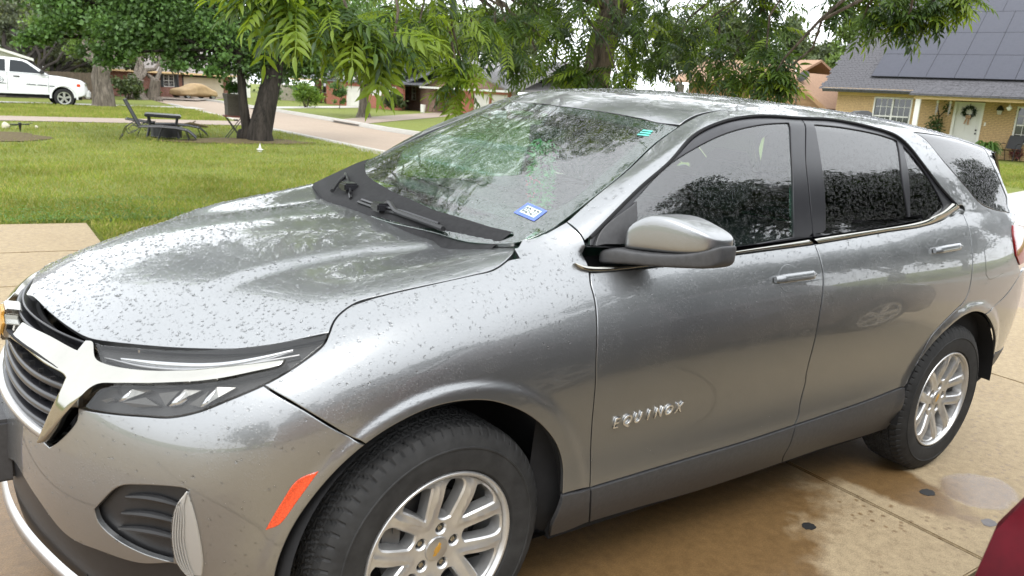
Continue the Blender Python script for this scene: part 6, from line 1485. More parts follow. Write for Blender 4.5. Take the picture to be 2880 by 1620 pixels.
# white ornament, rock, light, log
o = empty('garden_ornament', ground(4.43, 14.74), 0, 'small white pointed ornament in the lawn', 'ornament'); MB().lathe([(.001, 0), (.05, .0), (.04, .02), (.075, .05), (.03, .07), (.012, .15), (.001, .19)], 10).build('ornament_body', M_wtrim, o)
M_rock = simple('pale_rock', (.58, .53, .42), .9, var=.2, scale=8)
def rock(name, x, y, r, label, mat):
    bm = bmesh.new(); bmesh.ops.create_icosphere(bm, subdivisions=3, radius=r)
    for v in bm.verts: v.co *= 1+.18*math.sin(v.co.x*9/r*.3+3)*math.cos(v.co.y*7/r*.3)+.08*rnd.random()
    me = bpy.data.meshes.new(name); bm.to_mesh(me); bm.free(); me.materials.append(mat); o = link(bpy.data.objects.new(name, me)); o.location = (x, y, g1(x, y)+r*.6); me.polygons.foreach_set('use_smooth', [True]*len(me.polygons)); return tag(o, label, 'rock')
rock('rock', .05, 21.5, .09, 'pale rounded rock beside the soil bed', M_rock); rock('rock', .74, 21.72, .04, 'small white chip of stone lying in the grass', M_rock)
o = empty('garden_light', ground(.28, 20.2), 0, 'black solar garden light with spread panel at the soil bed', 'garden light'); o.scale = (.55, .55, .62)
MB().lathe([(.02, 0), (.035, .1), (.07, .3), (.06, .36), (.001, .37)], 10).build('light_body', M_steel, o); mb = MB(); mb.box((-.38, -.06, .26), (-.08, .08, .30)).box((.08, -.06, .28), (.36, .08, .32)).tube([(-.4, 0, .2), (.5, .05, .36)], .012, 5); mb.build('light_arm', M_steel, o)
o = empty('fallen_branch', ground(5.0, 23.0), .1, 'short dead branch lying in the grass beyond the stand', 'branch'); MB().tube([(-.35, 0, .05), (-.1, .05, .1), (.2, .0, .06), (.45, .08, .03)], [.05, .06, .05, .03], 7).build('wood', M_soil, o, smooth=True); MB().tube([(-.1, .05, .1), (.1, .2, .18)], .02, 5).build('twig', M_soil, o)
# ---------------------------------------------------------------- white pickup
M_wpaint = simple('white_vehicle_paint', (.74, .75, .76), .25, var=.02, scale=2, coat=.8); M_vglass = simple('vehicle_dark_glass', (.012, .016, .02), .06, var=0, spec=.35)
M_tyre2 = simple('vehicle_tyre', (.015, .015, .015), .8); M_alloy = simple('bright_alloy', (.60, .60, .60), .3, .7)
def simple_wheel(parent, x, y, z, r, side, rim_r, spokes=5, rimmat=None):
    w = empty('wheel', (x, y, z), parent=parent); s = side
    MB().lathe([(rim_r, -.11), (r*.93, -.115), (r*.985, -.09), (r, -.05), (r, .05), (r*.985, .09), (r*.93, .115), (rim_r, .11)], 36, 'y').build('tyre', M_tyre2, w, smooth=True)
    MB().lathe([(.001, s*.05), (rim_r*.98, s*.05)], 24, 'y').build('wheel_back', M_dark, w)
    rm = MB(); rm.lathe([(rim_r*1.02, s*.10), (rim_r*1.02, s*.115), (rim_r*.9, s*.11), (rim_r*.86, s*.06)], 36, 'y'); rm.lathe([(.001, s*.10), (rim_r*.24, s*.10), (rim_r*.28, s*.07)], 16, 'y')
    for k in range(spokes):
        a = 2*math.pi*k/spokes+.3; u = Vector((math.cos(a), 0, math.sin(a))); p = Vector((-math.sin(a), 0, math.cos(a)))
        q = [u*rim_r*.15+p*rim_r*.13, u*rim_r*.92+p*rim_r*.2, u*rim_r*.92-p*rim_r*.2, u*rim_r*.15-p*rim_r*.13]; rm.loft([[v+Vector((0, s*.075, 0)) for v in q], [v*.97+Vector((0, s*.108, 0)) for v in q]])
    rm.build('wheel_rim', rimmat or M_alloy, w); return w
def extr_profile(parent, name, poly, half, tumble, mat, round_=.05, z_belt=None):
    """solid from a side outline (x,z); half width narrows above z_belt"""
    rings = []
    for s, inset_ in ((-1, round_), (-1, 0), (1, 0), (1, round_)):
        pass
    n = len(poly); cx = sum(p[0] for p in poly)/n; cz = sum(p[1] for p in poly)/n
    def hw(z): return half-(tumble*max(0, z-z_belt) if z_belt else 0)
    for s, f, d in ((-1, .96, 0), (-1, 1.0, round_), (0, 1.0, 0), (1, 1.0, round_), (1, .96, 0)):
        rings.append([(cx+(x-cx)*f, s*(hw(z)-d), cz+(z-cz)*f) for x, z in poly])
    o = MB().loft(rings).build(name, mat, parent, smooth=True, auto=35); return o
T_ = empty('pickup_truck', (1.45, 38.35, -.66), 0, 'white pickup truck with round door emblem parked behind the thick oak', 'truck'); T_.scale = (1, 1, 1)
arch = lambda cx, r, z0: [(cx+r*math.cos(a), z0+r*math.sin(a)) for a in np.linspace(math.pi, 0, 12)]
body = [(-4.1, .5)]+[(-3.9, .5)]+arch(-2.05, .47, .42)+[(1.0, .5)]+arch(1.50, .47, .42)+[(2.35, .55), (2.44, .62), (2.44, .80), (2.40, .98), (2.34, 1.10), (2.2, 1.20), (1.6, 1.28), (.95, 1.32), (-4.1, 1.32)]
extr_profile(T_, 'truck_body', body, .99, 0, M_wpaint, .06)
cab = [(-1.75, 1.32), (.98, 1.32), (.2, 1.86), (-.1, 1.93), (-1.3, 1.95), (-1.6, 1.9)]
cabo = extr_profile(T_, 'cab', [(x, z) for x, z in cab], .96, .32, M_wpaint, .05, 1.32)
for s in (-1, 1):
    f = lambda x, z, o_=.004: (x, s*(.96-.32*max(0, z-1.32)+o_), z)
    def patch(name, pts, mat, par, o_=.006): return meshobj(name, [f(x, z, o_) for x, z in pts], [tuple(range(len(pts)))], mat, par, False)
    patch('cab_window', [(-.48, 1.36), (.72, 1.36), (.18, 1.76), (.0, 1.83), (-.42, 1.85)], M_vglass, cabo); patch('cab_window', [(-1.55, 1.36), (-.62, 1.36), (-.60, 1.85), (-1.2, 1.86), (-1.48, 1.8)], M_vglass, cabo)
    for x in (.93, -.57): MB().box((x-.006, s*.985 if s > 0 else -.993, .58), (x+.006, .993 if s > 0 else -.985, 1.33)).build('door_gap', M_post, T_)
    MB().box((-.35, min(s*.985, s*1.01), 1.16), (-.12, max(s*.985, s*1.01), 1.21)).build('door_handle', M_post, T_)
    mb = MB(); mb.box((.62, min(s*.97, s*1.22), 1.36), (.78, max(s*.97, s*1.22), 1.52)); mb.build('door_mirror', M_post, T_, bevel=.03)
    MB().box((2.15, min(s*.70, s*.965), .92), (2.405, max(s*.70, s*.965), 1.09)).build('headlight', M_lensw if 'M_lensw' in globals() else M_refl, T_, bevel=.03)
    MB().box((1.98, min(s*.93, s*.994), .90), (2.16, max(s*.93, s*.994), 1.06)).build('turn_signal', M_amberlamp if 'M_amberlamp' in globals() else M_amber, T_, bevel=.02)
    # arch lips
    G_ = np.array([[(1.50+r*math.cos(a), s*y, .42+r*math.sin(a)) for r, y in ((.47, .96), (.475, 1.0), (.52, 1.005), (.55, .985))] for a in np.linspace(-.1, math.pi+.1, 24)]); gridmesh(G_, 'arch_lip', M_wpaint, T_)
    MB().lathe([(.001, s*.7), (.465, s*.7), (.465, s*.96)], 30, 'y', (1.50, 0, .42)).build('wheel_well', M_dark, T_)
    for x in (1.50, -2.05): simple_wheel(T_, x, s*.86, .40, .40, s, .26)
mb = MB(); mb.box((2.30, -.97, .45), (2.56, .97, .80)); mb.build('front_bumper', M_wpaint, T_, bevel=.06); MB().box((2.38, -.62, .82), (2.46, .62, 1.10)).build('grille', M_post, T_, bevel=.02)
MB().box((2.50, -.85, .62), (2.565, -.70, .72)).build('fog_lamp', M_post, T_)
ws_ = meshobj('windscreen', [(.95, -.90, 1.35), (.95, .90, 1.35), (.22, .74, 1.84), (.22, -.74, 1.84)], [(0, 1, 2, 3)], M_vglass, T_, False); ws_.location = (.03, 0, .01)
MB().box((-3.9, -.9, .35), (2.2, .9, .5)).build('chassis', M_dark, T_)
# door emblem and lettering (flat print)
def ring2(parent, r0, r1, c, mat, name='door_emblem', y=-.997, n=28):
    V = []; F = []
    for k in range(n):
        a = 2*math.pi*k/n; V += [(c[0]+r0*math.cos(a), y, c[1]+r0*math.sin(a)), (c[0]+r1*math.cos(a), y, c[1]+r1*math.sin(a))]
    for k in range(n): F.append((2*k, 2*k+1, (2*k+3) % (2*n), (2*k+2) % (2*n)))
    return meshobj(name, V, F, mat, parent, False)
em = ring2(T_, .11, .125, (-.83, 1.00), M_ink); ring2(em, .03, .05, (-.83, 1.00), M_ink, 'emblem_mark')
for a in range(4): t_ = a*math.pi/2; MB().box((-.83+.09*math.cos(t_)-.012, -.999, 1.0+.09*math.sin(t_)-.012), (-.83+.14*math.cos(t_)+.012, -.996, 1.0+.14*math.sin(t_)+.012)).build('emblem_mark', M_ink, em)
def print_row(parent, x, z, pattern, w, hgt, mat, y=-.9975):
    """a row of flat printed marks, too small in the picture to read"""
    mb = MB(); rr = random.Random(len(pattern))
    for ch in pattern:
        if ch != ' ': mb.box((x, y-.001, z), (x+w*.78, y, z+hgt*(.8+.25*rr.random()))).box((x+w*.2, y-.0015, z+hgt*.3), (x+w*.5, y, z+hgt*1.05))
        x += w
    return mb.build('door_print', mat, parent)
print_row(T_, -1.08, .845, 'xxxx xxxxxx', .042, .035, M_ink); print_row(T_, .12, .865, 'xxxxxxxx xxxxxxxx', .044, .045, M_ink); print_row(T_, .96, .85, 'xxxx', .05, .05, M_ink)
# ---------------------------------------------------------------- car under a tan cover
M_cover = simple('tan_car_cover', (.36, .25, .13), .85, var=.15, scale=3)
cc = empty('covered_car', (14.95, 65.3, g1(14.95, 65.3)-.02), math.radians(28), 'car under a wrinkled tan cover in front of the cream garage door', 'car')
rings = []
for x, zt, w, zb in ((-1.95, .45, .45, .25), (-1.9, .62, .68, .2), (-1.7, .76, .78, .18), (-1.1, .82, .82, .16), (-.75, .9, .82, .15), (-.3, 1.18, .72, .15), (.0, 1.24, .68, .16), (.5, 1.24, .68, .15), (.85, 1.12, .72, .16), (1.25, .86, .80, .17), (1.6, .80, .78, .2), (1.85, .72, .66, .24), (1.93, .5, .4, .3)):
    r = []
    for k in range(24):
        a = 2*math.pi*k/24; c_, s_ = math.cos(a), math.sin(a); q = 1+.035*math.sin(5*a+x*4)+.02*math.sin(9*a-x*7)
        y = w*math.copysign(abs(c_)**.55, c_)*q*(1.12 if s_ < -.2 else 1); z = (zb+zt)/2+(zt-zb)/2*math.copysign(abs(s_)**.7, s_); r.append((x, y, z))
    rings.append(r)
cv = MB().loft(rings).build('car_cover', M_cover, cc, smooth=True); sb = cv.modifiers.new('s', 'SUBSURF'); sb.levels = sb.render_levels = 1
for x in (-1.25, 1.25):
    for s in (-1, 1): simple_wheel(cc, x, s*.66, .27, .27, s, .17)
# ---------------------------------------------------------------- dark car beside the camera, its tail lamp in view
M_dpaint = paint('dark_maroon_paint', (.035, .012, .016), rough=.25) if True else None
RC = empty('parked_car', (.27, -2.95, 0), 0, 'dark car with red tail lamp close beside the camera', 'car')
prof = [(.0, .42), (.02, .62), (.0, .80), (.04, .98), (.10, 1.06)]
body = [(.02, .30), (.30, .28)]+arch(.98, .38, .30)+[(1.5, .27), (3.2, .27)]+arch(3.72, .38, .30)+[(4.35, .27), (4.5, .35), (4.52, .6), (4.4, .78), (3.9, .90), (3.3, .98), (1.0, 1.04), (.16, 1.05), (.06, .98), (-.02, .75), (0, .5)]
rb_ = extr_profile(RC, 'car_body', body, .92, 0, M_dpaint, .05)
gh_ = [(.16, 1.04), (3.28, .97), (2.5, 1.40), (2.2, 1.46), (1.0, 1.48), (.55, 1.40)]
rg_ = extr_profile(RC, 'cabin', gh_, .88, .42, M_dpaint, .05, 1.0)
for s in (-1, 1):
    f = lambda x, z: (x, s*(.88-.42*max(0, z-1.0)+.004), z)
    for pts in ([(1.75, 1.05), (2.95, 1.03), (2.42, 1.36), (1.8, 1.42)], [(.75, 1.07), (1.65, 1.05), (1.7, 1.42), (1.0, 1.42)]): meshobj('car_window', [f(*p) for p in pts], [(0, 1, 2, 3)], M_vglass, rg_, False)
    for x in (.98, 3.72): simple_wheel(RC, x, s*.83, .325, .325, s, .23); MB().lathe([(.001, s*.55), (.375, s*.55), (.375, s*.90)], 30, 'y', (x, 0, .30)).build('wheel_well', M_dark, RC)
    tl = []
    for z, x0, y0 in ((.70, -.03, .86), (.78, -.035, .90), (.88, -.02, .925), (.97, .02, .925), (1.015, .055, .91), (1.03, .07, .89)):
        tl.append([(x0+.02, s*(y0-.30), z), (x0-.012, s*(y0-.26), z), (x0-.01, s*(y0-.06), z), (x0+.012, s*(y0-.005), z), (x0+.05, s*(y0+.006), z), (x0+.22, s*(y0+.006), z), (x0+.26, s*(y0-.02), z)])
    MB().loft(tl, closed=True).build('tail_lamp', M_red2, RC, smooth=True)
MB().box((-.06, -.80, .36), (.06, .80, .56)).build('rear_bumper', M_dpaint, RC, bevel=.04); meshobj('rear_window', [(.20, -.72, 1.08), (.20, .72, 1.08), (.56, .62, 1.38), (.56, -.62, 1.38)], [(0, 1, 2, 3)], M_vglass, RC, False).location = (-.03, 0, .02)
# ---------------------------------------------------------------- porch things
def patio_chair(mw, label):
    o = empty('patio_chair', label=label, cat='chair'); o.matrix_world = mw
    for s in (-1, 1):
        MB().tube([(-.30, s*.28, 0), (-.28, s*.28, .42), (-.24, s*.28, .60), (-.1, s*.28, .64), (.18, s*.28, .62)], .013, 6).build('arm', M_steel, o, smooth=True)
        MB().tube([(.30, s*.27, 0), (.16, s*.27, .40), (.36, s*.26, .92)], .013, 6).build('leg', M_steel, o, smooth=True)
        MB().tube([(-.27, s*.27, .40), (.18, s*.27, .37)], .013, 6).build('seat_rail', M_steel, o)
    gridmesh(np.array([[(x, y, z) for y in (-.25, 0, .25)] for x, z in ((-.26, .41), (0, .375), (.17, .38))]), 'seat', M_rope, o); gridmesh(np.array([[(x, y, z) for y in (-.25, 0, .25)] for x, z in ((.18, .44), (.27, .68), (.36, .93))]), 'backrest', M_rope, o)
    return o
patio_chair(at_house(6.75, -.75, 0) @ Matrix.Rotation(math.radians(72), 4, 'Z'), 'dark sling patio chair on the porch of the yellow brick house')
M_fern = leafmat('fern_fronds', (.085, .17, .03), .3)
fp = empty('potted_fern', label='large green fern in a pale pot on the yellow house porch', cat='potted plant'); fp.matrix_world = at_house(6.02, -1.1, 0)
MB().lathe([(.001, 0), (.13, 0), (.2, .34), (.17, .34), (.15, .1)], 18).build('pot', M_wtrim, fp, smooth=True)
V = []; F = []
for k in range(110):
    a = rnd.uniform(0, 6.283); L_ = rnd.uniform(.35, .62); lift_ = rnd.uniform(.15, .55); prev = None
    for i in range(8):
        s = i/7; r = L_*s; z = .36+lift_*math.sin(min(1, s*1.1)*2.2)*.8-.30*s*s; p = Vector((r*math.cos(a), r*math.sin(a), z)); sd = Vector((-math.sin(a), math.cos(a), 0))*.055*(1-s*.85)
        o = len(V); V += [p-sd-Vector((0, 0, .02)), p, p+sd-Vector((0, 0, .02))]
        if prev is not None: F += [(prev, prev+1, o+1, o), (prev+1, prev+2, o+2, o+1)]
        prev = o
meshobj('fronds', V, F, M_fern, fp, False)
vn = empty('climbing_vine', label='climbing vine on a bare stem beside the white door', cat='vine'); vn.matrix_world = at_house(4.0, -.22, 0)
M_bark2 = simple('brown_stem', (.07, .05, .035), .9); M_vine = leafmat('vine_leaves', (.05, .095, .03), .25)
mb = MB(); mb.tube([(.05, 0, 0), (.1, 0, .9), (.05, .05, 1.5), (-.08, .05, 1.9)], [.045, .04, .03, .02], 6).tube([(.06, 0, 1.45), (.25, .05, 1.75), (.42, .05, 2.12)], [.025, .02, .012], 6); mb.build('stem', M_bark2, vn, smooth=True)
leafcloud('foliage', 420, vn, M_vine, (-.03, -.02, .95), (.36, .18, .62), .10); leafcloud('foliage', 60, vn, M_vine, (.3, 0, 1.8), (.2, .1, .35), .09)
TB = {'twin':[(5.48,18.61,2.29,1.76,1.41,0.83),(4.35,18.85,2.46,1.41,1.13,0.71),(6.6,18.49,2.51,1.27,1.02,0.85),(3.42,18.89,2.44,1.08,0.86,0.59),(2.36,18.94,2.18,1.05,0.84,0.53),(1.44,19.68,2.4,0.96,0.76,0.43),(4.95,18.19,1.75,0.81,0.64,0.32),(3.65,18.5,1.71,0.59,0.47,0.27),(1.97,19.06,1.63,0.53,0.42,0.25),(7.18,18.52,1.9,0.65,0.52,0.38),(2.82,19.48,2.94,1.47,1.18,0.49),(6.28,19.22,4.1,2.75,2.2,0.95),(3.29,20.0,3.69,2.42,1.93,0.81),(1.02,20.18,2.99,1.05,0.84,0.48),(5.86,18.16,1.74,0.72,0.58,0.35),(4.3,17.93,1.45,0.26,0.2,0.18),(0.72,20.2,1.95,0.48,0.38,0.29)],'oakA':[(5.1,41.11,3.93,2.87,2.29,1.15),(3.26,40.88,2.97,1.3,1.04,0.84),(6.0,38.69,2.37,1.12,0.89,0.74),(4.93,41.67,5.38,3.82,3.06,1.53),(3.94,40.08,1.97,0.84,0.67,0.56)],'oakL':[(2.71,55.19,2.5,1.46,1.17,1.21),(4.53,54.06,3.16,1.94,1.55,1.46),(5.65,52.99,2.35,1.21,0.97,1.09),(2.17,55.79,3.14,1.46,1.17,1.21),(3.82,61.06,3.45,2.69,2.15,1.61),(2.34,62.34,4.06,1.61,1.29,1.61),(5.13,57.19,2.3,1.42,1.14,1.16),(2.81,57.43,1.68,1.14,0.91,0.76),(4.4,61.29,5.58,4.03,3.22,1.61),(6.09,58.19,3.67,1.58,1.27,1.32),(4.32,57.45,1.22,0.9,0.72,0.57)],'oakM':[(7.39,62.76,0.89,0.87,0.69,0.87),(6.34,61.13,1.37,1.12,0.89,0.84),(7.95,60.08,1.81,1.12,0.89,1.12),(7.55,65.63,2.29,1.65,1.32,1.35),(8.77,65.31,4.15,2.4,1.92,1.8),(7.4,69.11,4.94,2.48,1.98,1.86)],'oakP':[(9.81,58.95,2.55,1.95,1.56,1.26),(11.44,59.25,3.27,1.99,1.59,1.42),(10.86,60.16,4.84,3.13,2.5,1.71),(11.57,57.46,1.94,0.98,0.78,0.7),(9.07,57.78,1.16,0.68,0.55,0.49)],'treeC':[(14.74,32.27,2.34,1.77,1.41,0.74),(17.02,33.42,3.2,2.16,1.73,1.08),(14.22,34.16,3.08,1.72,1.38,0.96),(15.99,34.54,4.4,2.95,2.36,1.28),(15.38,31.66,1.88,0.84,0.67,0.41)],'treeE':[(26.47,49.67,3.8,2.32,1.85,1.59),(28.55,51.29,5.72,3.3,2.64,1.8),(25.2,48.95,2.58,0.99,0.8,0.57)],'treeD':[(26.45,37.09,4.38,2.14,1.71,1.31),(28.75,38.47,6.05,2.48,1.98,1.49),(26.7,39.76,5.35,1.74,1.39,1.24)],'back':[[(7.25,83.38,1.14,2.23,1.79,1.67),(8.39,87.09,3.44,2.09,1.67,1.74),(6.52,85.5,2.13,1.58,1.27,1.36)],[(4.6,85.57,1.92,2.6,2.08,2.23),(5.62,89.37,4.25,2.44,1.95,2.33),(3.83,87.72,2.92,1.85,1.48,1.81)],[(10.13,83.91,1.42,2.1,1.68,1.72),(11.4,87.55,3.79,1.97,1.58,1.79),(9.41,86.03,2.43,1.49,1.19,1.4)],[(12.93,87.28,2.42,2.42,1.93,2.22),(14.32,90.88,4.96,2.26,1.84,2.3),(12.19,89.44,3.51,1.71,1.44,1.8)],[(16.68,92.43,3.19,2.6,2.08,2.39),(18.23,95.97,5.94,2.43,1.98,2.47),(15.91,94.64,4.37,1.84,1.55,1.93)],[(25.3,113.21,4.06,4.34,3.47,2.98),(27.19,116.7,7.47,4.02,3.21,3.07),(24.32,115.65,5.53,3.07,2.45,2.41)],[(30.83,116.14,6.01,4.55,3.64,3.41),(32.88,119.58,9.62,4.2,3.36,3.5),(29.83,118.63,7.56,3.21,2.57,2.75)],[(36.45,108.9,4.19,5.02,4.02,2.79),(38.66,112.19,7.69,4.65,3.72,2.87),(35.54,111.32,5.7,3.55,2.84,2.25)],[(41.94,108.28,6.94,5.12,4.09,3.98),(44.3,111.5,10.58,4.73,3.78,4.09),(41.04,110.7,8.5,3.61,2.89,3.21)],[(45.71,99.08,6.8,4.88,3.91,3.53),(48.18,102.18,10.29,4.52,3.62,3.63),(44.93,101.4,8.29,3.45,2.76,2.85)],[(50.93,93.99,6.85,4.84,3.87,3.22),(53.56,96.97,10.31,4.48,3.58,3.32),(50.21,96.25,8.33,3.42,2.73,2.6)],[(54.0,86.74,7.2,4.13,3.31,3.1),(56.73,89.6,10.55,3.83,3.07,3.19),(53.37,88.92,8.63,2.92,2.34,2.51)],[(55.99,78.68,6.49,3.44,2.75,2.45),(58.82,81.41,9.67,3.19,2.55,2.53),(55.48,80.75,7.85,2.43,1.94,1.98)]],'right':[[(47.16,42.73,5.66,2.24,1.79,1.6),(48.04,45.25,7.62,2.65,2.12,1.98)],[(52.59,44.43,7.48,2.73,2.18,2.39),(53.54,44.26,9.22,2.39,1.91,2.05)],[(53.58,40.79,6.32,2.32,1.85,1.65),(54.86,43.04,8.39,2.73,2.18,2.05)],[(54.53,37.77,7.07,1.92,1.54,1.44),(54.24,38.4,8.42,1.44,1.15,1.28),(51.62,36.79,5.29,1.55,1.24,1.24)],[(52.64,33.9,6.61,1.35,1.08,1.05),(50.46,32.45,5.02,1.45,1.16,1.3),(45.75,27.97,4.11,0.78,0.72,0.9)]],'rlight':[(44.76,26.9,6.6,1.12,0.89,1.12),(43.22,26.27,5.04,0.78,0.78,0.97),(47.5,27.92,8.14,1.03,0.83,0.78),(48.08,27.29,7.46,1.03,0.83,1.03)],'pecan':[(1.02,2.05,1.81,0.23,0.17,0.12),(0.83,2.21,1.88,0.24,0.17,0.11),(1.27,2.1,1.74,0.17,0.14,0.1),(0.59,2.28,1.92,0.12,0.09,0.06),(1.61,2.42,1.92,0.24,0.2,0.16),(2.0,2.66,1.97,0.26,0.23,0.2),(2.39,2.89,1.98,0.34,0.28,0.22),(2.12,2.62,1.7,0.1,0.12,0.15),(2.02,2.52,1.54,0.1,0.1,0.1),(3.12,3.41,2.08,0.39,0.33,0.26),(3.34,3.67,1.79,0.28,0.21,0.15),(3.86,3.66,2.17,0.38,0.33,0.29),(3.9,3.78,1.81,0.29,0.23,0.16),(4.01,3.42,1.74,0.23,0.16,0.1),(4.53,3.44,2.24,0.43,0.38,0.33),(4.82,3.4,1.97,0.36,0.26,0.16),(4.26,3.25,1.79,0.23,0.16,0.1),(4.94,3.14,2.25,0.35,0.32,0.29),(4.73,2.69,1.92,0.28,0.21,0.15),(4.74,2.34,2.05,0.3,0.27,0.23),(4.5,2.06,1.83,0.2,0.14,0.08),(4.77,2.12,2.26,0.23,0.22,0.21),(4.55,1.83,2.04,0.15,0.15,0.15),(4.52,1.68,1.88,0.08,0.1,0.12),(4.94,2.31,2.45,0.39,0.28,0.16),(4.46,1.7,1.81,0.08,0.07,0.07),(5.21,1.75,2.51,0.12,0.1,0.08),(5.41,1.63,2.59,0.31,0.18,0.06),(5.26,1.2,2.51,0.24,0.16,0.08),(5.23,1.45,2.39,0.1,0.09,0.07),(5.28,1.14,2.36,0.12,0.1,0.09),(5.43,0.84,2.55,0.12,0.09,0.05),(5.36,0.99,2.48,0.11,0.09,0.06),(5.16,4.35,2.53,0.62,0.44,0.27),(4.45,4.59,2.45,0.52,0.39,0.26),(3.68,4.6,2.31,0.45,0.33,0.21),(5.58,3.78,2.53,0.52,0.39,0.26),(5.42,4.29,2.13,0.5,0.36,0.23),(1.53,2.59,2.27,0.7,0.43,0.16),(3.57,3.51,2.65,1.09,0.67,0.25),(4.57,2.29,2.72,0.85,0.53,0.2),(5.48,1.38,2.77,0.66,0.39,0.12),(0.73,2.48,2.07,0.36,0.23,0.1)]}
# ================================================================== trees and shrubs
def barkmat(name, a, c_, scale=9):
    m, t, b = nmat(name); v = coords(t, (1, 1, .16)); f = noise(t, v, scale, 6, .7, .4); g = noise(t, v, scale*4, 3)
    t.links.new(mix(t, .35, ramp(t, f, [(.32, a), (.62, c_)]), g, 'OVERLAY'), b.inputs['Base Color']); P(b, rough=.95, spec=.2); bump(t, f, b, .06); return m
M_bark = barkmat('grey_bark', (.045, .038, .03), (.20, .17, .14)); M_barkd = barkmat('dark_bark', (.010, .009, .008), (.05, .042, .035)); M_barkp = barkmat('pecan_bark', (.05, .042, .034), (.19, .155, .12), 14)
LM = {}
for nm, c in dict(maple=(.085, .155, .045), oak=(.075, .10, .042), greyoak=(.11, .13, .08), lime=(.11, .17, .04), far=(.09, .12, .06), dark=(.028, .042, .02)).items():  # dark set: backlit shade of the rear trees put into the leaf colour
    LM[nm] = [leafmat(nm+'_leaves', c, .3, .45, .35, .7), leafmat(nm+'_leaves_light', tuple(x*1.55 for x in c), .35, .42, .3, .7), leafmat(nm+'_leaves_dark', tuple(x*.62 for x in c), .25, .5, .3, .7)]
def crown(name, ells, n, size, mats, parent, sub=.30, droop=.2, up=.25):
    """leaf-sized faces in clumps spread through the ellipsoids"""
    E_ = np.array(ells); wv = (E_[:, 3]*E_[:, 4]*E_[:, 5])**.62; wv /= wv.sum(); cnt = npr.multinomial(n, wv); Pp = []; Mi = []
    for e, k in zip(E_, cnt):
        nc = max(3, k//70); d = npr.randn(nc, 3); d /= np.linalg.norm(d, axis=1)[:, None]; d *= (npr.rand(nc)**.45)[:, None]; cs = e[:3]+d*e[3:6]
        ci = npr.randint(0, nc, k); sp = e[3:6].mean()*sub; p = cs[ci]+npr.randn(k, 3)*sp*np.array([1, 1, .75])*.6; Pp.append(p)
        cm_ = npr.choice(3, nc, p=[.5, .27, .23]); Mi.append(np.where(npr.rand(k) < .8, cm_[ci], npr.randint(0, 3, k)))
    Pp = np.concatenate(Pp); Mi = np.concatenate(Mi); k = len(Pp)
    a = npr.randn(k, 3)+np.array([0, 0, -droop]); a /= np.linalg.norm(a, axis=1)[:, None]; nn = npr.randn(k, 3)+np.array([0, 0, up*3]); b_ = np.cross(a, nn); b_ /= np.linalg.norm(b_, axis=1)[:, None]+1e-9
    s = size*npr.uniform(.6, 1.35, k)[:, None]; V = np.stack([Pp, Pp+a*s*.5+b_*s*.36, Pp+a*s, Pp+a*s*.5-b_*s*.36], 1).reshape(-1, 3)
    me = bpy.data.meshes.new(name); me.vertices.add(len(V)); me.vertices.foreach_set('co', V.ravel()); me.loops.add(k*4); me.loops.foreach_set('vertex_index', np.arange(k*4, dtype=np.int32)); me.polygons.add(k); me.polygons.foreach_set('loop_start', np.arange(0, k*4, 4, dtype=np.int32))
    for m in mats: me.materials.append(m)
    me.polygons.foreach_set('material_index', Mi.astype(np.int32)); me.update(calc_edges=True)
    return link(bpy.data.objects.new(name, me), parent)
def limb(mb, a, c_, r0, r1, n=9, wob=.06, seg=7):
    a, c_ = Vector(a), Vector(c_); L_ = (c_-a).length; pts = []; rs = []
    for i in range(seg):
        s = i/(seg-1); p = a.lerp(c_, s); q = math.sin(s*math.pi)*wob*L_; pts.append(p+Vector((rnd.uniform(-q, q), rnd.uniform(-q, q), rnd.uniform(-q, q)*.4+.5*q))); rs.append(r0+(r1-r0)*s)
    mb.tube(pts, rs, n)
def tree(name, base, r, ells, nleaf, size, mats, bark, label, group=None, fork=None, lean=(0, 0), fl=1.5, trunks=None, cat='tree', **kw):
    root = empty(name, (0, 0, 0), label=label, cat=cat, group=group); root.location = base; B = Vector(base); E_ = np.array(ells, float).copy(); E_[:, :3] -= np.array(base)
    cen = Vector(E_[:, :3].mean(0)); zlow = float((E_[:, 2]-E_[:, 5]).min()); fk = Vector(fork)-B if fork else Vector((lean[0], lean[1], max(1.2, zlow*.9)))
    mb = MB()
    for (ox, oy, rr, tx, ty) in (trunks or [(0, 0, r, 0, 0)]):
        top = fk+Vector((tx, ty, 0)); pts = [Vector((ox*1.0, oy, -.15)), Vector((ox, oy, .06)), Vector((ox, oy, .3)), Vector((ox, oy, 0)).lerp(top, .45), Vector((ox, oy, 0)).lerp(top, .75), top]
        mb.tube([p+Vector((rnd.uniform(-.04, .04)*rr*4, rnd.uniform(-.04, .04)*rr*4, 0)) for p in pts], [rr*fl*1.12, rr*fl*.98, rr*1.16, rr, rr*.93, rr*.85], 18)
        tops = top
    tr = mb.build('trunk', bark, root, smooth=True)
    mb = MB(); lv = {}
    for e in E_:
        t0 = (trunks[rnd.randrange(len(trunks))] if trunks else (0, 0, r, 0, 0)); st = fk+Vector((t0[3], t0[4], 0))
        limb(mb, st-Vector((0, 0, .1)), e[:3], t0[2]*.42, .02+t0[2]*.05, 7)
    mb.build('branch', bark, root, smooth=True)
    crown('crown', E_, nleaf, size, mats, root, **kw); return root
z_ = lambda x, y: (x, y, g1(x, y))
tree('maple_tree', (5.25, 17.75, -.16), .25, TB['twin'], 60000, .10, LM['maple'], M_barkd, 'dark twin-stemmed maple on bare soil in the near lawn', fork=(5.65, 17.9, 2.1), trunks=[(-.16, .2, .11, -.75, .1), (.12, -.1, .26, .15, 0)], fl=1.35, sub=.34)
o = rock('stump', 5.06, 18.05, .17, 'dark cut stump against the twin-stemmed maple', M_barkd); o['category'] = 'stump'
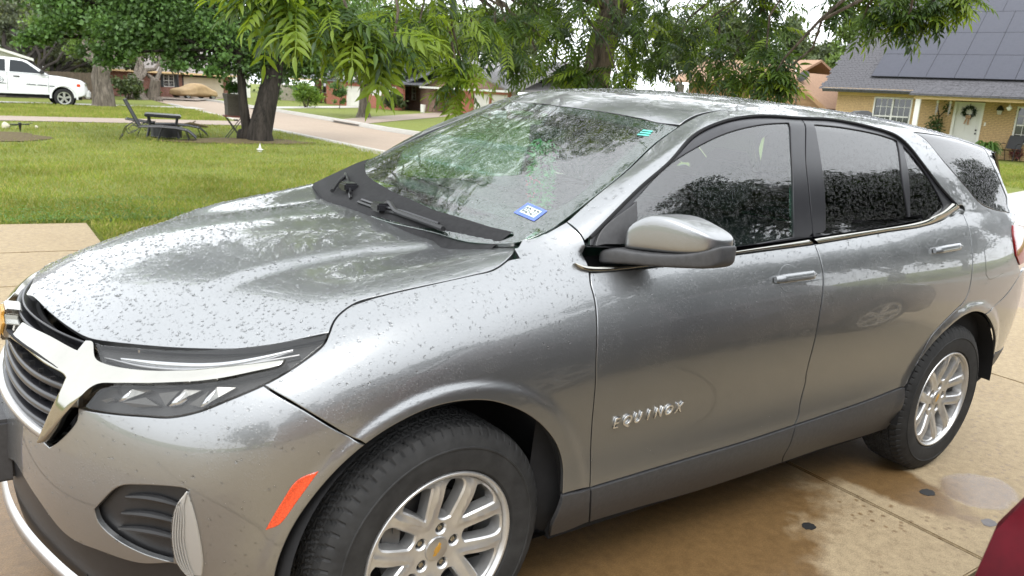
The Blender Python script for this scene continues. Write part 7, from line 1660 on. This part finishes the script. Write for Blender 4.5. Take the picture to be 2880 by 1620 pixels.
tree('oak_tree', (4.4, 37.0, -.54), .40, TB['oakA'], 16000, .15, LM['lime'], M_bark, 'thick-trunked oak between the pickup and the loungers', fl=1.25)
tree('oak_tree', (1.9, 50, g1(1.9, 50)), .42, TB['oakL'], 15000, .22, LM['greyoak'], M_barkd, 'broad grey-green oak rising behind the pickup cab', trunks=[(0, 0, .40, .2, 0), (-1.0, .5, .22, 1.0, 0)])
tree('oak_tree', (5.5, 56, g1(5.5, 56)), .30, TB['oakM'], 9000, .22, LM['greyoak'], M_barkd, 'leaning oak behind the pickup bonnet', lean=(-1.3, 0))
tree('oak_tree', (8.9, 55.2, -.84), .42, TB['oakP'], 11000, .2, LM['oak'], M_bark, 'pale-barked oak with a darker second trunk near the cream garage', trunks=[(0, 0, .46, .1, 0), (1.1, .2, .36, 1.25, 0)])
tree('street_tree', (15.43, 33.56, -.1), .24, TB['treeC'], 15000, .15, LM['maple'], M_bark, 'medium tree with flared trunk on the verge beyond the street', fl=1.6)
tree('yard_tree', (27.2, 52.5, -.12), .40, TB['treeE'], 9000, .2, LM['oak'], M_bark, 'tree leaning beside the rose brick house corner', lean=(.6, 0))
tree('yard_tree', (30.2, 39.0, g1(30.2, 39)), .22, TB['treeD'], 9000, .18, LM['oak'], M_barkd, 'slim dark-trunked tree in front of the double garage')
lab = ['right of the brown house roof', 'over the brown house roof', 'between the pickup and the thick oak', 'just right of the thick oak trunk', 'left of the cream garage roof', 'behind the covered car house', 'over the cream garage roof', 'over the weathered board fence', 'behind the round bush', 'behind the orange-red brick house', 'over the orange-red house roof end', 'behind the rose brick house', 'over the rose house garage']
for e, l in zip(TB['back'], lab): tree('background_tree', z_(e[0][0], e[0][1]), .4, e, 3800, .48, LM['far'], M_bark, 'far tree crown '+l, 'far trees behind the houses', sub=.4)
lab = ['left of the tan house', 'over the tan house low roof', 'over the tan gable apex', 'below the bright sky gap right of the tan gable', 'between the tan gable and the yellow house roof']
for e, l in zip(TB['right'], lab): tree('background_tree', z_(e[0][0], e[0][1]), .4, e, 5200, .3, LM['oak'], M_bark, 'dull green tree '+l, 'trees behind the tan house', sub=.38)
tree('bright_tree', z_(TB['rlight'][1][0], TB['rlight'][1][1]), .22, TB['rlight'], 8000, .2, LM['lime'], M_bark, 'brighter green tree against the yellow house gable')
# shrubs
def shrub(name, x, y, w, hgt, n, size, mats, label, stems=5, cat='shrub', zc=None):
    root = empty(name, z_(x, y), label=label, cat=cat); mb = MB()
    for k in range(stems): a = 6.28*k/stems; mb.tube([(0.08*math.cos(a), .08*math.sin(a), 0), (w*.3*math.cos(a), w*.3*math.sin(a), hgt*.4), (w*.55*math.cos(a), w*.55*math.sin(a), hgt*.72)], [.03, .025, .01], 5)
    mb.build('stem', M_bark2, root)
    el = [(0, 0, zc or hgt*.55, w, w*.8, hgt*.45)]+[(w*.6*math.cos(k*1.3), w*.5*math.sin(k*1.3), hgt*(.45+.12*(k % 3)), w*.42, w*.4, hgt*.3) for k in range(5)]
    crown('foliage', el, n, size, mats, root, sub=.35); return root
M_lime = [leafmat('bright_shrub', (.13, .22, .03), .35), leafmat('bright_shrub_tip', (.2, .3, .05), .4), leafmat('bright_shrub_deep', (.07, .13, .02), .3)]
shrub('round_bush', 18.1, 48.6, 1.12, 1.75, 5200, .12, M_lime, 'bright yellow-green round bush on the verge beyond the street')
shrub('small_tree', 20.3, 48.4, .55, 1.7, 1500, .13, LM['maple'], 'little dark-stemmed tree right of the round bush', 1, 'tree', 1.3)
shrub('dark_shrub', 19.6, 60.5, .9, 1.3, 1500, .15, LM['maple'], 'dark clipped shrub left of the round bush')
shrub('spiky_shrub', 24.4, 48.4, .9, 1.3, 1600, .2, LM['oak'], 'loose spiky shrub at the rose house corner')
shrub('undergrowth_shrub', 8.1, 53.5, 1.0, 1.5, 1500, .2, LM['oak'], 'leafy undergrowth shrub left of the pale-barked oak')
shrub('window_shrub', 29.0, 16.1, .7, 1.45, 1500, .1, LM['maple'], 'rounded shrub under the yellow house window', 4)
for k, (x, y) in enumerate(((9.5, 65.4), (10.9, 66.1), (12.2, 66.8))): shrub('hedge_shrub', x, y, .75, .75, 800, .15, LM['maple'], 'low hedge shrub, %s from the left under the brick house window' % ('first', 'second', 'third')[k])
shrub('porch_flowers', 31.7, 10.7, .3, .45, 300, .07, [leafmat('pinkish_leaves', (.22, .07, .08), .2)]*3, 'small pinkish flower clump under the patio chair', 3, 'flowers')
# ---------------------------------------------------------------- the pecan hanging over the car
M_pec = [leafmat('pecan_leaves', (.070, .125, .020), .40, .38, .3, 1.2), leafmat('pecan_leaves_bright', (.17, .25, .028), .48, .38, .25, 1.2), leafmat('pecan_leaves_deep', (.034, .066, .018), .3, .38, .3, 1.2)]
def frond(n_pairs, L_, seed, leaf=.09):
    r = random.Random(seed); V = []; F = []
    rach = []
    for i in range(n_pairs*2+3):
        s = i/(n_pairs*2+2); rach.append(Vector((L_*s, .02*math.sin(s*3+seed), -.30*L_*s*s)))
    for i in range(len(rach)-1):
        a, c_ = rach[i], rach[i+1]; o = len(V); w = .0022; V += [a+Vector((0, -w, 0)), a+Vector((0, w, 0)), c_+Vector((0, w, 0)), c_+Vector((0, -w, 0))]; F.append((o, o+1, o+2, o+3))
    def leaflet(p, d, size):
        d = d.normalized(); sd = d.cross(Vector((0, 0, 1))).normalized(); up = sd.cross(d)
        prof = ((0, .0), (.22, .11), (.5, .135), (.78, .075), (1, 0)); dr = r.uniform(.12, .45); o = len(V); cv = r.uniform(-.12, .12)
        for t, w in prof:
            c_ = p+d*size*t-Vector((0, 0, 1))*size*dr*t*t+sd*cv*size*t*t
            V.extend([c_-sd*w*size+up*w*size*.45, c_, c_+sd*w*size+up*w*size*.45])
        for i in range(4): a = o+3*i; F.extend([(a, a+1, a+4, a+3), (a+1, a+2, a+5, a+4)])
    for i in range(n_pairs):
        p = rach[2+2*i]; t = (i+1)/n_pairs; sz = leaf*(.62+.5*math.sin(min(1, t*.8)*math.pi*.75))
        for s in (-1, 1): leaflet(p+Vector((0, 0, 0)), Vector((.55+.25*t, s*1.0, -.25+r.uniform(-.15, .1))), sz*r.uniform(.85, 1.1))
    leaflet(rach[-1], Vector((1, 0, -.5)), leaf*.95)
    return np.array([tuple(v) for v in V]), F
FR = [frond(n, L_, k) for k, (n, L_) in enumerate(((5, .24), (6, .29), (4, .19), (6, .26), (5, .28), (7, .31)))]
FM = {}
for k, (V, F) in enumerate(FR):
    for mi in range(3):
        me = bpy.data.meshes.new('leaf'); me.from_pydata([tuple(v) for v in V], [], F); me.materials.append(M_pec[mi]); me.polygons.foreach_set('use_smooth', [True]*len(me.polygons)); FM[(k, mi)] = me
PB = (5.0, 4.45, .0)
PT_ = empty('pecan_tree', PB, label='pecan tree with rough leaning trunk and hanging leaves over the grey car', cat='tree')
mb = MB(); pts = [(0, 0, -.1), (-.02, -.02, .1), (-.12, -.1, .6), (-.22, -.2, 1.5), (-.10, -.15, 2.2), (.06, -.12, 2.75), (.3, -.1, 3.5)]
mb.tube(pts, [.30, .24, .19, .165, .155, .15, .13], 18); mb.build('trunk', M_barkp, PT_, smooth=True)
E_ = np.array(TB['pecan']); E_[:, 3:] *= .92; extra = np.array([(1.1, 4.4, 4.9, 1.6, 1.0, 1.0), (2.4, 3.9, 5.6, 1.7, 1.0, .9), (3.3, 2.9, 6.2, 1.4, 1.0, .8), (.2, 5.2, 4.6, 1.3, 1.0, 1.0), (-.2, 5.0, 3.9, 1.1, 1.0, .7), (3.4, 2.4, 4.9, 1.6, 1.4, .8), (4.8, 2.2, 4.4, 2.2, 2.0, .8), (2.4, 5.6, 4.6, 1.8, 1.8, .9), (5, 6.5, 4.8, 2.5, 2, 1.0)])
mb = MB(); fk = Vector((.0, -.14, 2.6)); fk2 = Vector((.28, -.1, 3.4)); B_ = Vector(PB)
hubs = [Vector((3.4, 3.9, 3.4)), Vector((1.6, 2.6, 3.2)), Vector((5.8, 2.6, 3.3)), Vector((3.9, 1.2, 3.6)), Vector((6.4, 4.6, 3.2)), Vector((.2, 2.2, 3.1)), Vector((4.4, .3, 3.0)), Vector((3.2, 4.6, 2.7))]
def near_hub(p): return min(hubs, key=lambda h: (h-p).length)
for h in hubs:
    src = fk if h.z < 3.3 else fk2
    if (h-B_).length > 4: src = min((hubs[0]-B_, hubs[3]-B_), key=lambda q: (q-(h-B_)).length)
    limb(mb, src, h-B_, .075 if src in (fk, fk2) else .045, .028, 8, .07)
for e in list(E_)+list(extra):
    p = Vector(e[:3]); h = near_hub(p); limb(mb, h-B_, p-B_, .024, .006, 6, .09)
mb.build('branch', M_barkp, PT_, smooth=True)
FV = []; FF = []; FMI = []; nleafobj = 0; insts = []
def add_inst(p, yaw, pitch, roll, sc, k, mi): insts.append((p, yaw, pitch, roll, sc, k, mi))
for ei, e in enumerate(E_):
    d = (Vector(e[:3])-CP).length; vol = e[3]*e[4]*e[5]; n = int(min(330, max(30, 520*vol**.62)))
    bright = .62 if e[0] < 2.2 else (.42 if e[0] > 5.4 or d < 5.6 else .16)  # fewer bright leaves mid-crown: its backlit shade put into the leaf colours
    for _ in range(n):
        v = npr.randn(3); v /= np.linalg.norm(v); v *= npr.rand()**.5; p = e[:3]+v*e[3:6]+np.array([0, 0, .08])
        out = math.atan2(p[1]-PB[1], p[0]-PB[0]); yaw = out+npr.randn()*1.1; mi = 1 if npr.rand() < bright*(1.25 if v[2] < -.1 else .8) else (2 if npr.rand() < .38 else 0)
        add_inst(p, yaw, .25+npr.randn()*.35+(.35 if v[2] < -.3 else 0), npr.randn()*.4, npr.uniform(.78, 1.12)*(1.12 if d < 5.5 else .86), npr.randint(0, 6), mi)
for e in extra:
    for _ in range(420):
        v = npr.randn(3); v /= np.linalg.norm(v); v *= npr.rand()**.5; p = e[:3]+v*e[3:6]
        add_inst(p, npr.uniform(0, 6.28), .2+npr.randn()*.4, npr.randn()*.4, npr.uniform(.9, 1.3), npr.randint(0, 6), npr.choice([0, 0, 1, 2]))
CPn = np.array(CP); fwd = np.array(_f); rtn = np.array(_R); upn = np.array(_U)
def frame_dist(p):
    d = p-CPn; z = d@fwd
    if z < .5: return 99
    x, y = d@rtn/z, d@upn/z
    return z if abs(x) < .68 and abs(y) < .385 else 50+z
insts.sort(key=lambda i: frame_dist(i[0]))
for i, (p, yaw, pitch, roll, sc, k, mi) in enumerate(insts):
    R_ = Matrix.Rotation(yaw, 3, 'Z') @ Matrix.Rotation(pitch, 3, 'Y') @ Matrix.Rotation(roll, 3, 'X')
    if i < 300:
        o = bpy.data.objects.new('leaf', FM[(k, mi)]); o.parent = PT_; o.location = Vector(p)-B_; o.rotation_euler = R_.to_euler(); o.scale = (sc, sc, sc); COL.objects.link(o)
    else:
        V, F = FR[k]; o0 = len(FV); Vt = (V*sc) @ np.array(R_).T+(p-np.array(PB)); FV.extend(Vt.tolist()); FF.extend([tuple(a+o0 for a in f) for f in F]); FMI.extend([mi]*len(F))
me = bpy.data.meshes.new('crown'); me.from_pydata(FV, [], FF)
for m in M_pec: me.materials.append(m)
me.polygons.foreach_set('material_index', np.array(FMI, np.int32)); me.polygons.foreach_set('use_smooth', [True]*len(me.polygons)); me.update(); cr = link(bpy.data.objects.new('crown', me), PT_); cr['kind'] = 'stuff'
# ---------------------------------------------------------------- trees behind the camera, plus a house added for reflections in the car
BT = [(-6, -17, 3.6), (.5, -16, 3.6), (7, -15, 4.4), (13.5, -12.5, 7.6), (20, -11, 7.8), (-13, -14, 3.6), (27, -11, 8), (32, -6, 8)]
for k, (x, y, hh) in enumerate(BT):
    el = [(x+rnd.uniform(-1.5, 1.5), y+rnd.uniform(-1, 1), hh*rnd.uniform(.6, 1.15), 2.4, 2.2, 1.9) for _ in range(9)]
    tree('rear_tree', (x, y, 0), .3, el, 15000, .33, LM['dark'], M_barkd, 'leafy tree behind the camera, %s along the row from the street end' % ('seventh', 'sixth', 'fifth', 'fourth', 'third', 'eighth', 'second', 'first')[k], 'trees reflected in the car windows', fork=(x, y, 2.0))
H = empty('reflection_house', label='unseen low brick house added behind the camera for reflections in the grey car', cat='house', group='houses across the street'); H.matrix_world = Matrix.Translation((14, -9.9, 0)) @ Matrix.Rotation(math.pi, 4, 'Z')
wall(H, 0, 20, 0, 2.5, M_rosebrick, [(3, 7.8, 0, 2.15), (12, 13.8, .8, 2.1)]); garage(H, 3, 7.8, 2.15, M=M_brownw); window(H, 12, 13.8, .8, 2.1); gable_roof(H, 0, 20, 0, 8, 2.55, 1.6, M_sh3)
